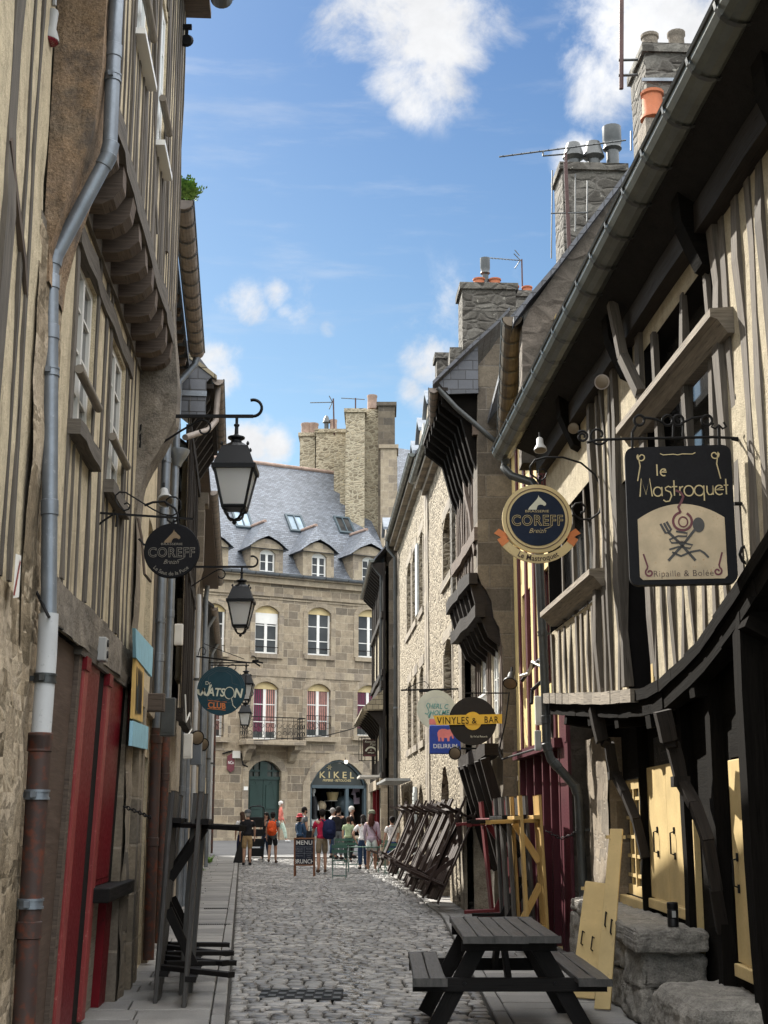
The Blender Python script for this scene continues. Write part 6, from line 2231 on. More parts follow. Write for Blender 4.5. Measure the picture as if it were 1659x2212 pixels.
 m.face([KW.pt(0, z0, -.3), KW.pt(0, ze, -.3), KW.pt(0, t_[1], t_[0]), KW.pt(0, ze, -9), KW.pt(0, z0, -9)])
 m.face([KW.pt(KW.len, z0, -.3), KW.pt(KW.len, ze, -.3), KW.pt(KW.len, ze, -9), KW.pt(KW.len, z0, -9)])
 m.face([KW.pt(0, z0, -9), KW.pt(KW.len, z0, -9), KW.pt(KW.len, ze, -9), KW.pt(0, ze, -9)])
 m.build('side_wall', MT['ashlar_back'], root)
 # red and wire fixtures
 m = MB(); s, z = p(497.5, 1648); m.prism([(-.17, -.3), (.0, -.42), (.17, -.3), (.17, .3), (.05, .42), (-.17, .3)], KW.pt(s, z, .02), KW.t, V((0, 0, 1)), .05, KW.n); pl = m.build('red_plate', MT['sign_wine'], root)
 m = MB(); text_mb(m, 'NCo', KW.pt(s, z - .05, .071), KW.t, V((0, 0, 1)), .14, 'C', 0, .7, .01); m.build('lettering', MT['paint_white'], pl)
 m = MB(); m.tube([KW.pt(p(480, 1628)[0], p(480, 1628)[1], .05), KW.pt(*p(500, 1622), .06), KW.pt(*p(520, 1628), .06), KW.pt(*p(524, 1652), .06), KW.pt(*p(534, 1656), .06)], .035, 6); m.build('conduit', MT['iron'], root)
corner_house()
def shade_house():
 root = thing('stone_house', 'unseen lower stone house added at the left end of the large granite house to shade the road', 'house', (-13, 61, gz(60)))
 Wl = Wall((-16.5, 59.5), (-8.45, 61.3), -1)  # unseen house, height chosen to keep the far road in shade
 m = MB(); wall_mb(m, Wl, 0, Wl.len, .5, 9.0, [(2, 3, 4, 5.6), (5, 6, 4, 5.6)], .2); m.build('wall', MT['ashlar_back'], root)
 for s_ in (2, 5): window(root, Wl, s_, s_ + 1, 4, 5.6, -.12, 2, 3)
 pitched(root, Wl, 0, Wl.len, 9.05, .3, 35, 3, 'slate_back'); body(root, Wl, 0, Wl.len, 9.0, 6, 'ashlar_back')
shade_house()

def shop_goods():
 p = KW.px
 z0 = gz(62) + .15
 def put(u, o): return p(u, 1750, o)[0]
 # clothes rail
 s0, s1 = put(700, -2.2), put(745, -2.2)
 z = p(720, 1703, -2.2)[1]
 root = thing('clothes_rail', 'long clothes rail of dark garments high at the back of the arched shop window', 'clothes rail', KW.pt((s0 + s1) / 2, z0, -2.2))
 m = MB(); m.tube([KW.pt(s0, z, -2.2), KW.pt(s1, z, -2.2)], .02, 6); m.tube([KW.pt(s0, z, -2.2), KW.pt(s0, z0, -2.2)], .02, 6); m.tube([KW.pt(s1, z, -2.2), KW.pt(s1, z0, -2.2)], .02, 6); m.build('rail', MT['iron'], root)
 for i in range(16):
  s = s0 + (s1 - s0) * (i + .5) / 16
  m = MB(); w = .055
  m.prism([(-.05, 0), (-.24, -.1), (-.22, -.9 + rnd.uniform(-.1, .1)), (.22, -.9), (.24, -.1), (.05, 0)], KW.pt(s, z - .05, -2.2), KW.n * .8 + KW.t * .45, V((0, 0, 1)), w)
  m.build('garment', MT[rnd.choice(['sign_grey', 'black_plastic', 'paint_grey', 'sign_brown', 'sign_navy', 'paint_slate'])], root)
 root = thing('display_table', 'white shop shelf with a wicker basket and folded goods inside the arched window', 'shelf', KW.pt(put(722, -1.2), z0, -1.2))
 m = MB()
 a, b = put(706, -1.2), put(742, -1.2)
 for v in (1729, 1750, 1775): KW.box(m, a, b, p(720, v, -1.2)[1] - .03, p(720, v, -1.2)[1], -1.5, -1.0)
 for s in (a, b - .04): KW.box(m, s, s + .04, z0, p(720, 1729, -1.2)[1], -1.5, -1.46)
 m.build('shelf', MT['paint_offwhite'], root)
 m = MB(); s = put(719, -1.2); z = p(720, 1729, -1.2)[1]
 m.lathe([(.22, 0), (.30, .38), (.27, .38), (.2, .04)], KW.pt(s, z, -1.25), 12); m.build('basket', MT['sign_cream'], root)
 m = MB(); m.ball(KW.pt(put(694, -1.2), p(694, 1741, -1.2)[1], -1.2), .24, 10, 8); m.build('hat', MT['sign_parchment'], root)
 root = thing('mannequin', 'white legged mannequin in a dark top at the left of the shop window', 'mannequin', KW.pt(put(678, -.7), z0, -.7))
 c = lambda u, v: KW.pt(p(u, v, -.7)[0], p(u, v, -.7)[1], -.7)
 m = MB(); m.tube([c(677, 1720), c(678, 1735), c(678, 1760), c(679, 1769)], [.13, .2, .15, .2], 10); m.build('dark_top', MT['black_plastic'], root, smooth=True)
 m = MB(); m.tube([c(675, 1768), c(675, 1790), c(674, 1806)], [.12, .085, .06], 8); m.tube([c(682, 1768), c(681, 1788), c(677, 1806)], [.12, .085, .06], 8)
 m.tube([c(672, 1722), c(674, 1738), c(679, 1750)], [.05, .045, .03], 7); m.tube([c(680, 1722), c(685, 1736), c(688, 1750)], [.05, .045, .03], 7)
 m.tube([c(677, 1714), c(677, 1720)], [.05, .06], 8); m.ball(c(677, 1708), .11, 10, 8, (1, 1, 1.3)); m.build('limbs', MT['paint_white'], root, smooth=True)
 root = thing('hanging_garment', 'pale patterned garment hung at the right of the shop entrance', 'garment', KW.pt(put(773, -.9), p(773, 1705, -.9)[1], -.9))
 m = MB()
 pr = [(u, v) for u, v in ((762, 1704), (768, 1700), (774, 1702), (780, 1700), (786, 1705), (788, 1718), (783, 1719), (782, 1736), (763, 1737), (763, 1718), (758, 1716))]
 m.prism([p(u, v, -.9) for u, v in pr], KW.pt(0, 0, -.9), KW.t, V((0, 0, 1)), .08, KW.n); m.build('cloth', MT['lavender'], root)
 m = MB(); m.prism([p(u, v, -.9) for u, v in ((766, 1712), (774, 1710), (776, 1722), (768, 1724))], KW.pt(0, 0, -.9), KW.t, V((0, 0, 1)), .09, KW.n); m.build('dark_patch', MT['black_plastic'], root)
 root = thing('hanging_garment', 'long dark red garment inside the shop doorway', 'garment', KW.pt(put(781, -1.6), z0 + .6, -1.6))
 m = MB(); m.tube([KW.pt(put(781, -1.6), z0 + .5, -1.6), KW.pt(put(781, -1.6), z0 + 1.3, -1.6), KW.pt(put(781, -1.6), z0 + 2.0, -1.6)], [.36, .3, .2], 9); m.build('cloth', MT['paint_maroon'], root, smooth=True)
 m = MB(); m.tube([KW.pt(put(781, -1.6), z0 + 2.0, -1.6), KW.pt(put(781, -1.6), z0 + 2.5, -1.6)], .012, 5); m.build('hanger', MT['iron'], root)
 root = thing('display_cloth', 'blue grey clothing heaped on a stand in the middle of the shop window', 'garment', KW.pt(put(744, -1.0), z0, -1.0))
 m = MB(); m.tube([KW.pt(put(744, -1.0), z0, -1.0), KW.pt(put(744, -1.0), z0 + .9, -1.0)], .03, 6); m.build('stand', MT['iron'], root)
 m = MB(); m.ball(KW.pt(put(744, -1.0), p(744, 1737, -1.)[1], -1.0), .5, 10, 8, (.9, .6, .8)); m.build('cloth', MT['paint_slate'], root, smooth=True)
 root = thing('spotlight', 'lit round spotlight at the top of the arched shop window', 'spotlight', KW.pt(p(747, 1646)[0], p(747, 1646)[1], .02))
 m = MB(); s, z = p(747, 1646, .1); m.ball(KW.pt(s, z, .12), .085, 10, 8); m.build('lamp', MT['shop_light'], root, smooth=True)
 m = MB(); m.tube([KW.pt(s, z + .06, .12), KW.pt(s, z + .2, .02)], .02, 6); m.build('arm', MT['iron'], root)
n_ = NT('shop_light')
n_.b.inputs['Emission Color'].default_value = (1, .93, .8, 1); n_.b.inputs['Emission Strength'].default_value = 1.6
shop_goods()

def tower():
 root = thing('stone_tower_house', 'taller rubble stone house with broad chimney stacks rising behind the granite house roof', 'house', (1.0, 68.5, .8))
 def A(u, v, Y): return at(u, v, Y)
 def block(u0, u1, v, Y, dep, zlo, mat, name, cap=True, par=None):
  a, b = A(u0, v, Y), A(u1, v, Y)
  m = MB(); w = b.x - a.x
  m.box(((a.x + b.x) / 2, Y + dep / 2, (zlo + a.z) / 2), (w, dep, a.z - zlo))
  if cap: m.box(((a.x + b.x) / 2, Y + dep / 2, a.z + .08), (w + .18, dep + .18, .2))
  return m.build(name, MT[mat], par or root)
 block(735, 858, 985, 69.0, 6, .5, 'rubble_tower', 'wall', False)
 block(747, 788, 890, 68.2, 2.2, 8, 'rubble_tower', 'chimney')
 block(786, 822, 884, 68.9, 1.6, 8, 'rubble_tower', 'chimney', False)
 e = block(817, 853, 876, 68.3, 2.0, 8, 'ashlar_gable', 'chimney')
 block(822, 857, 968, 68.0, 1.5, .5, 'ashlar_trim', 'quoin', True)
 a_ = block(648, 681, 942, 71.5, 1.6, 12, 'rubble_tower', 'chimney')
 b_ = block(683, 748, 934, 71.0, 1.8, 10, 'rubble_tower', 'chimney')
 block(722, 748, 950, 69.6, 1.4, 10, 'rubble_tower', 'wall_end', False)
 for (par, us, Y, v, w) in ((a_, (662, 676), 72.3, 940, .30), (b_, (720,), 71.9, 932, .2), (e, (804,), 69.3, 880, .26)):
  for u in us:
   c = A(u, v, Y); m = MB()
   m.lathe([(w, -.1), (w * .95, .5), (w * 1.05, .55), (w * 1.05, .65), (w * .7, .65)], c, 10); m.build('chimney_pot', MT['ridge_clay'], par, smooth=True)
 c = A(705, 934, 71.9); m = MB(); m.lathe([(.12, -.1), (.12, .5), (.22, .55), (.1, .9), (.05, .95)], c, 10); m.build('chimney_pot', MT['zinc_dark'], b_, smooth=True)
 # flashing along the granite house roof edge
 # slate roof to the right
 m = MB()
 r0, r1 = A(850, 966, 76), A(905, 975, 76)
 e0, e1 = A(850, 1160, 71.5), A(905, 1160, 71.5)
 dz = V((0, 0, .1)); m.hexa([e0 - dz, e1 - dz, r1 - dz, r0 - dz, e0, e1, r1, r0]); m.build('roof', MT['slate_back'], root)
 m = MB(); m.hexa([e0 - V((0, 0, 9)), e1 - V((0, 0, 9)), e1 + V((0, 3, -9)), e0 + V((0, 3, -9)), e0 - dz, e1 - dz, e1 + V((0, 3, 0)) - dz, e0 + V((0, 3, 0)) - dz]); m.build('lower_wall', MT['rubble_tower'], root)
tower()

def antenna(name, label, mast, boom, elems, horiz=None, el=.28, r=.014, extra=()):
 """mast: (base, top); boom: (a, b); elems: number of rods along the boom, rod direction horiz"""
 root = thing(name, label, 'antenna', mast[0])
 m = MB(); m.tube([mast[0], mast[1]], r * 1.6, 6); m.build('mast', MT['iron_rust'], root)
 m = MB(); m.tube([boom[0], boom[1]], r, 5)
 for k in range(elems):
  c = V(boom[0]).lerp(V(boom[1]), (k + .5) / elems); d = V(horiz or (0, 1, .0)) * el * (1 - .4 * k / max(1, elems))
  m.tube([c - d, c + d], r * .6, 4)
 m.build('boom', MT['zinc_dark'], root)
 for (a, b) in extra:
  m = MB(); m.tube([a, b], r, 5); m.build('rod', MT['zinc_dark'], root)
Y = 22.6
antenna('roof_antenna', 'long boom television antenna reaching left above the capped chimney pots', (at(1232, 560, Y), at(1222, 330, Y)), (at(1078, 339, Y), at(1352, 303, Y)), 14, (.2, .9, .3), .09, .016,
  [(at(1173, 327, Y), at(1173, 337, Y)), (at(1173, 337, Y), at(1222, 333, Y)), (at(1222, 333, Y), at(1232, 318, Y)), (at(1363, 283, Y), at(1363, 325, Y))])
antenna('roof_antenna', 'tall four rod antenna frame standing before the lichen spotted chimney', (at(1228, 548, 22.4), at(1220, 350, 22.4)), (at(1190, 461, 22.4), at(1270, 459, 22.4)), 0, None, .1, .013,
  [(at(1193, 368, 22.4), at(1191, 558, 22.4)), (at(1243, 376, 22.4), at(1243, 500, 22.4)), (at(1269, 390, 22.4), at(1268, 478, 22.4))])
antenna('roof_antenna', 'thin mast bolted to the tall dark chimney at upper right', (at(1342, 192, 18.0), at(1343, -60, 18.0)), (at(1336, 130, 18.0), at(1378, 129, 18.0)), 0, None, .1, .022, [(at(1336, 163, 18.0), at(1378, 162, 18.0))])
antenna('roof_antenna', 'yagi antenna with diamond reflector over the red chimney pots', (at(1129, 650, 29), at(1127, 560, 29)), (at(1042, 556, 29), at(1127, 563, 29)), 12, (.25, .8, .45), .18, .012,
  [(at(1110, 548, 29), at(1124, 562, 29)), (at(1124, 562, 29), at(1112, 580, 29)), (at(1112, 540, 29), at(1122, 552, 29))])
antenna('roof_antenna', 'yagi antenna seen end on above the left stack of the far chimneys', (at(722, 940, 71), at(720, 861, 71)), (at(670, 870, 71), at(719, 869, 71)), 8, (.2, .9, .3), .25, .028, [(at(711, 855, 71), at(718, 868, 71)), (at(718, 868, 71), at(711, 884, 71))])
antenna('roof_antenna', 'slim T shaped antenna above the far broad chimney', (at(768, 892, 71), at(768, 860, 71)), (at(737, 860, 71), at(788, 863, 71)), 5, (.2, .9, .3), .2, .026)
# ---------------------------------------------------------------- lanterns, signs, tables, street things
X, Yv, Z = V((1, 0, 0)), V((0, 1, 0)), V((0, 0, 1))

def scroll(cx, cz, r0, r1, a0, a1, n=22):
 return [(cx + (r0 + (r1 - r0) * i / n) * math.cos(R(a0 + (a1 - a0) * i / n)), cz + (r0 + (r1 - r0) * i / n) * math.sin(R(a0 + (a1 - a0) * i / n))) for i in range(n + 1)]

def lantern_proto():
 """wall lantern; origin under the finial on the lamp's axis at the rim of its hood; the arm runs to the wall at -X"""
 root = thing('wall_lantern', 'x', 'lantern', (0, 0, 0))
 m = MB()
 m.lathe([(.30, -.045), (.305, 0), (.275, .01), (.185, .185), (.18, .20), (.13, .21)], (0, 0, 0), 4, sq=True)
 m.lathe([(.13, .20), (.10, .235), (.055, .26), (.052, .28), (.085, .30), (.085, .315), (.035, .33), (.02, .345), (.018, .42), (.028, .43), (.028, .445), (.015, .45), (.015, .52)], (0, 0, 0), 14)
 for k in range(4):
  a = math.pi / 4 + k * math.pi / 2
  m.lathe([(.012, 0), (.016, .02), (.004, .04)], (.18 * math.cos(a), .18 * math.sin(a), .2), 6)
 m.build('hood', MT['lamp_black'], root)
 m = MB()
 for k in range(4):
  a = math.pi / 4 + k * math.pi / 2
  m.tube([(.262 * math.cos(a), .262 * math.sin(a), -.04), (.155 * math.cos(a), .155 * math.sin(a), -.40)], .014, 6)
 m.lathe([(.155, -.42), (.17, -.40), (.155, -.385)], (0, 0, 0), 4, sq=True)
 for k in range(2):
  a = math.pi / 4 + k * math.pi / 2
  c, s_ = math.cos(a), math.sin(a)
  pts = [(-.16, -.40), (-.14, -.43), (-.11, -.44), (-.10, -.48), (-.06, -.515), (0, -.525), (.06, -.515), (.10, -.48), (.11, -.44), (.14, -.43), (.16, -.40)]
  m.tube([(q[0] * c, q[0] * s_, q[1]) for q in pts], .013, 6)
 m.lathe([(.008, -.57), (.025, -.55), (.012, -.52)], (0, 0, 0), 8)
 m.build('frame', MT['lamp_black'], root)
 m = MB(); m.lathe([(.148, -.39), (.252, -.045)], (0, 0, 0), 4, sq=True); m.build('glass', MT['lamp_glass'], root)
 m = MB()
 m.beam((-.95, 0, .53), (.16, 0, .53), .03, .03)
 m.tube([(.15, 0, .53)] + [(q[0], 0, q[1]) for q in arc(.16, .615, .085, -90, 110, 12)], .016, 6)
 m.tube([(-.93, 0, .12), (-.55, 0, .38), (-.42, 0, .46)] + [(q[0], 0, q[1]) for q in scroll(-.33, .40, .10, .035, 140, -160)], .011, 6)
 m.box((-.945, 0, .40), (.02, .06, .4))
 m.build('arm', MT['iron'], root)
 return root
LPROTO = lantern_proto()
for i, (u, v, Y, lb) in enumerate(((509, 1011, 13.0, 'nearest and largest black wall lantern, hanging from the stone corbel on the left'),
        (521, 1297, 21.0, 'black wall lantern hanging just below the round black hanging sign of the left row'),
        (531, 1477, 34.6, 'black wall lantern half hidden behind the round teal sign'),
        (530, 1539, 44.3, 'smallest and lowest black wall lantern, beside the balcony of the granite house'))):
 o = LPROTO if i == 0 else copy_tree(LPROTO)
 o.location = at(u, v, Y); o['label'] = lb; o['group'] = 'wall lanterns of the left row'

# ---- hanging signs
def disc(mb, c, r, th, n=40, face=-1):
 """upright disc facing the camera side (-Y)"""
 mb.prism([(r * math.cos(2 * math.pi * i / n), r * math.sin(2 * math.pi * i / n)) for i in range(n)], V(c) + V((0, th / 2, 0)), X, Z, th)
 return mb

HORSE = [(-.52, -.30), (-.44, -.16), (-.30, -.02), (-.16, .14), (-.05, .26), (.02, .36), (.07, .50), (.10, .38), (.17, .34), (.28, .22), (.42, .10), (.46, .02), (.44, -.05), (.36, -.10), (.26, -.03), (.14, -.02), (.02, -.06), (-.04, -.18), (-.06, -.30)]

def beer_disc(root, c, r, f, dim):
 """lettering shared by the two brewery discs; f = y of the face"""
 o = V((c.x, f, c.z))
 gold = MT['sign_dim' if dim else 'sign_gold']
 m = MB(); m.prism([(x * r * .62, z * r * .62) for x, z in HORSE], o + V((.02 * r, .0, .48 * r)), X, Z, .003); m.build('horse_head', MT['sign_bronze' if dim else 'sign_pale'], root)
 m = MB(); text_mb(m, 'BRASSERIE', o + V((0, -.002, .20 * r)), X, Z, r * .085, 'C', 0, 1.5, .0); m.build('lettering', gold, root)
 m = MB(); text_mb(m, 'COREFF', o + V((0, -.002, -.24 * r)), X, Z, r * .36, 'C', 0, .90, .030, spacing=1.12); m.build('lettering', gold, root)
 m = MB(); text_mb(m, 'COREFF', o + V((0, -.004, -.24 * r)), X, Z, r * .36, 'C', 0, .90, -.006, spacing=1.12); m.build('lettering_fill', MT['sign_black'], root)
 m = MB(); text_mb(m, 'Breizh', o + V((0, -.002, -.50 * r)), X, Z, r * .17, 'C', .45, .95, -.008)
 strokes(m, [[(.30 * r + q[0], q[1]) for q in [(-.06 * r, -.36 * r), (.05 * r, -.33 * r), (.16 * r, -.28 * r)]]], o, X, Z, r * .008)
 m.build('lettering', gold, root)

def sign_left_black():
 Y = 10.8
 c = at(371.5, 1190, Y); r = .219
 root = thing('hanging_sign', 'round black hanging sign with a bronze horse head and dim outlined lettering', 'sign', c, 'signs hanging over the street')
 m = MB(); disc(m, c, r, .03); m.build('board', MT['sign_black'], root)
 m = MB(); m.tube([c + V((r * math.cos(a), 0, r * math.sin(a))) for a in np.linspace(0, 2 * math.pi, 49)], .008, 6); m.build('rim', MT['iron'], root)
 beer_disc(root, c, r, Y - .016, True)
 m = MB(); text_mb(m, 'Le Saut de la Puce', V((c.x, Y - .018, c.z)), X, Z, .032, 'C', 0, 1.0, .0, ringpath=((0, 0), r * .93, R(-90), 1)); m.build('lettering', MT['sign_dim'], root)
 m = MB()
 P = lambda u, v: at(u, v, Y)
 m.beam(P(214, 1108), P(418, 1121), .016, .016)
 m.tube([P(*q) for q in ((214, 1133), (222, 1126), (246, 1110))], .009, 6)
 big = [(258, 1095), (250, 1082), (250, 1070), (258, 1063), (272, 1064), (295, 1078), (330, 1100), (352, 1111), (372, 1114), (385, 1108), (391, 1097), (390, 1083), (380, 1074), (368, 1073), (360, 1079), (358, 1088), (364, 1094)]
 m.tube([P(*q) for q in big], .007, 6)
 m.tube([P(*q) for q in ((258, 1095), (268, 1103), (278, 1100), (281, 1092), (275, 1086), (268, 1089))], .007, 6)
 m.tube([P(*q) for q in ((312, 1092), (330, 1085), (355, 1083), (378, 1098), (384, 1112), (385, 1132))], .010, 6)
 m.tube([P(*q) for q in ((362, 1114), (362, 1124), (372, 1130), (382, 1124), (384, 1116))], .009, 6)
 m.tube([P(*q) for q in ((372, 1130), (372, 1136))], .008, 6)
 m.tube([P(*q) for q in ((318, 1178), (310, 1176), (306, 1170), (300, 1164))], .010, 6)
 m.tube([P(*q) for q in ((253, 1112), (253, 1124), (251, 1138))], .011, 6)
 m.build('bracket', MT['iron'], root, smooth=True)
 m = MB(); m.tube([P(375, 1122), P(376, 1150)], .009, 6); m.build('hanger', MT['iron'], root)
sign_left_black()

def sign_teal():
 Y = 27.0
 c = at(478, 1492, Y); r = .478
 root = thing('hanging_sign', 'round teal hanging sign with cream lettering, an orange word and a drawn moustache', 'sign', c, 'signs hanging over the street')
 m = MB(); disc(m, c, r, .04); m.build('board', MT['sign_teal'], root)
 o = V((c.x, Y - .022, c.z))
 m = MB()
 for rr in (.93, .86): strokes(m, [[(rr * r * math.cos(a), rr * r * math.sin(a)) for a in np.linspace(R(10), R(200), 30)]], o, X, Z, .003)
 strokes(m, [[(-.45, -.32), (-.3, -.42), (-.12, -.36), (0, -.30), (.12, -.36), (.28, -.42), (.42, -.30)], [(-.55, -.28), (-.52, -.5), (-.2, -.5), (0, -.44), (.2, -.5), (.5, -.48), (.54, -.26)]], o, X * r, Z * r, .012)
 strokes(m, [[(-.50, .60), (-.2, .80), (.15, .80), (.42, .62), (.45, .30), (.70, .22)], [(-.52, .58), (-.55, .30)]], o, X * r, Z * r, .008)
 m.build('drawing', MT['paint_slate'], root)
 m = MB()
 text_mb(m, 'Dr.', o + V((-.52 * r, -.002, .24 * r)), X, Z, r * .15, 'C', 0, 1, .0)
 text_mb(m, 'ATS', o + V((-.20 * r, -.002, -.22 * r)), X - Z * .06, Z, r * .34, 'C', .2, .85, .025)
 text_mb(m, 'N', o + V((.72 * r, -.002, -.28 * r)), X - Z * .06, Z, r * .38, 'C', .2, .85, .03)
 strokes(m, [[(-.95, .05), (-.93, -.12), (-.84, -.18), (-.74, -.05), (-.70, .12), (-.72, .02), (-.66, -.16), (-.58, -.20), (-.50, -.05), (-.46, .18), (-.40, .22)]], o, X * r, Z * r, .045)
 strokes(m, [[(.34 + .2 * math.cos(a), -.1 + .24 * math.sin(a)) for a in np.linspace(0, 2 * math.pi, 24)], [(.44, -.34), (.5, -.6), (.62, -.72)]], o, X * r, Z * r, .016)
 m.build('lettering', MT['sign_pale'], root)
 m = MB(); text_mb(m, 'CLUB', o + V((-.16 * r, -.002, -.72 * r)), X - Z * .08, Z, r * .24, 'C', 0, .9, .03)
 strokes(m, [[(-.52, -.40), (.24, -.47)], [(-.54, -.73), (.2, -.80)]], o, X * r, Z * r, .012); m.build('lettering', MT['sign_orange'], root)
 m = MB(); P = lambda u, v: at(u, v, Y)
 m.beam(P(424, 1418), P(541, 1432), .03, .03); m.tube([P(455, 1437), P(538, 1437)], .013, 6)
 m.tube([P(*q) for q in ((428, 1416), (432, 1400), (440, 1398), (445, 1406), (442, 1414), (436, 1412))], .010, 6)
 m.tube([P(*q) for q in ((440, 1390), (470, 1402), (528, 1424))], .008, 6)
 for du, dv in ((0, 0), (-3, -6), (-2, 7)): m.beam(P(545, 1428), P(568 + du * 3, 1432 + dv), .05, .03)
 m.tube([P(452, 1420), P(451, 1470)], .008, 5); m.tube([P(532, 1432), P(530, 1500)], .010, 5)
 m.build('bracket', MT['iron'], root)
sign_teal()

def sign_pale_disc():
 Y = 26.5
 c = at(942, 1533, Y); r = .374
 root = thing('hanging_sign', 'round pale cream hanging sign with green script behind the dark record shaped sign', 'sign', c, 'signs hanging over the street')
 m = MB(); disc(m, c, r, .04); m.build('board', MT['sign_pale'], root)
 o = V((c.x, Y - .022, c.z))
 m = MB()
 text_mb(m, 'HERL C', o + V((.13 * r, -.002, .05 * r)), X - Z * .03, Z, r * .26, 'C', .25, .85, .01)
 text_mb(m, 'HOLME', o + V((.18 * r, -.002, -.28 * r)), X + Z * .03, Z, r * .26, 'C', .25, .85, .01)
 strokes(m, [[(-.30, .25), (-.42, .34), (-.50, .20), (-.42, .05), (-.36, -.12), (-.46, -.24), (-.58, -.18)], [(-.25, -.1), (-.40, -.35), (-.36, -.42), (-.28, -.2)]], o, X * r, Z * r, .022)
 m.build('lettering', MT['sign_green'], root)
 m = MB(); strokes(m, [[(-.6, .1), (-.55, .4), (-.2, .62), (.3, .66), (.6, .45)], [(-.1, .55), (.1, .3), (.5, .3)]], o, X * r, Z * r, .008); m.build('drawing', MT['shutter_pale'], root)
 m = MB(); strokes(m, [[(-.36, -.62), (.4, -.62)]], o, X * r, Z * r, .14, .006); m.build('ribbon', MT['sign_pink'], root)
 m = MB(); P = lambda u, v: at(u, v, Y)
 m.beam(P(866, 1491), P(992, 1488), .03, .03); m.tube([P(905, 1494), P(965, 1490)], .02, 6)
 m.tube([P(*q) for q in ((875, 1490), (900, 1476), (918, 1472), (926, 1480), (922, 1488))], .008, 6); m.tube([P(942, 1490), P(942, 1497)], .01, 5)
 m.build('bracket', MT['iron'], root)
sign_pale_disc()

def sign_record():
 Y = 21.6
 c = at(1021, 1557.5, Y); r = .376
 root = thing('hanging_sign', 'dark record shaped disc sign crossed by a yellow banner', 'sign', c, 'signs hanging over the street')
 m = MB(); disc(m, c, r, .04); m.build('board', MT['sign_vinyl'], root)
 m = MB(); disc(m, c + V((0, -.024, 0)), r * .375, .008)
 m.prism([(-1.65 * r, .20 * r), (1.22 * r, .26 * r), (1.22 * r, -.13 * r), (-1.50 * r, -.20 * r)], V((c.x, Y - .022, c.z + .02 * r)), X, Z, .014); m.build('banner', MT['sign_yellow'], root)
 o = V((c.x, Y - .040, c.z))
 m = MB(); text_mb(m, 'VINYLES', o + V((-.83 * r, 0, -.12 * r)), X, Z, r * .30, 'C', 0, .80, .0, spacing=1.12); m.build('lettering', MT['sign_black'], root); m = MB(); text_mb(m, '&', o + V((.06 * r, 0, -.11 * r)), X, Z, r * .25, 'C', 0, 1.0, .0); m.build('lettering', MT['sign_black'], root); m = MB(); text_mb(m, 'BAR', o + V((.78 * r, 0, -.08 * r)), X, Z, r * .28, 'C', 0, .80, .0, spacing=1.12); m.build('lettering', MT['sign_black'], root)
 m = MB(); text_mb(m, "By Vin'sol Records", V((c.x + .25 * r, Y - .024, c.z - .68 * r)), X, Z, r * .085, 'C', 0, .8, .0); m.build('lettering', MT['sign_pale'], root)
 m = MB(); m.beam(V((c.x, Y, c.z + r)), V((c.x, Y, c.z + r + .06)), .02, .02); m.beam(V((c.x - .1, Y, c.z + r + .06)), V((1.95, Y, c.z + r + .06)), .02, .02); m.build('bracket', MT['iron'], root)
sign_record()

ELE = [(-.42, -.05), (-.44, .16), (-.36, .32), (-.20, .40), (0, .40), (.14, .34), (.26, .38), (.38, .32), (.44, .18), (.44, .02), (.48, -.14), (.44, -.22), (.38, -.16), (.36, -.02), (.28, -.06), (.24, -.18), (.24, -.36), (.12, -.36), (.10, -.16), (-.06, -.14), (-.08, -.36), (-.20, -.36), (-.22, -.14), (-.28, -.12), (-.28, -.36), (-.40, -.36), (-.40, -.14)]
def sign_blue():
 Y = 24.0
 a, b = at(928, 1567, Y), at(995, 1629, Y)
 c = (a + b) / 2; w, h = b.x - a.x, a.z - b.z
 root = thing('hanging_sign', 'blue lightbox sign with a pink elephant under the pale round sign', 'sign', c, 'signs hanging over the street')
 m = MB(); m.box(c, (w, .14, h)); m.build('box', MT['sign_blue'], root, bevel=.015)
 m = MB(); m.prism([(x * .28 * 1.1, z * .28) for x, z in ELE], V((c.x + .0, Y - .071, c.z + .07)), X, Z, .004); m.build('elephant', MT['sign_pink'], root)
 m = MB(); text_mb(m, 'DELIRIUM', V((c.x, Y - .073, c.z - h * .30)), X, Z, .075, 'C', 0, .95, .008); m.build('lettering', MT['paint_white'], root)
 m = MB(); m.beam(c + V((w / 2, 0, .1)), c + V((w / 2 + .35, 0, .1)), .03, .03); m.beam(c + V((w / 2, 0, -.15)), c + V((w / 2 + .35, 0, -.15)), .03, .03); m.build('bracket', MT['iron'], root)
sign_blue()

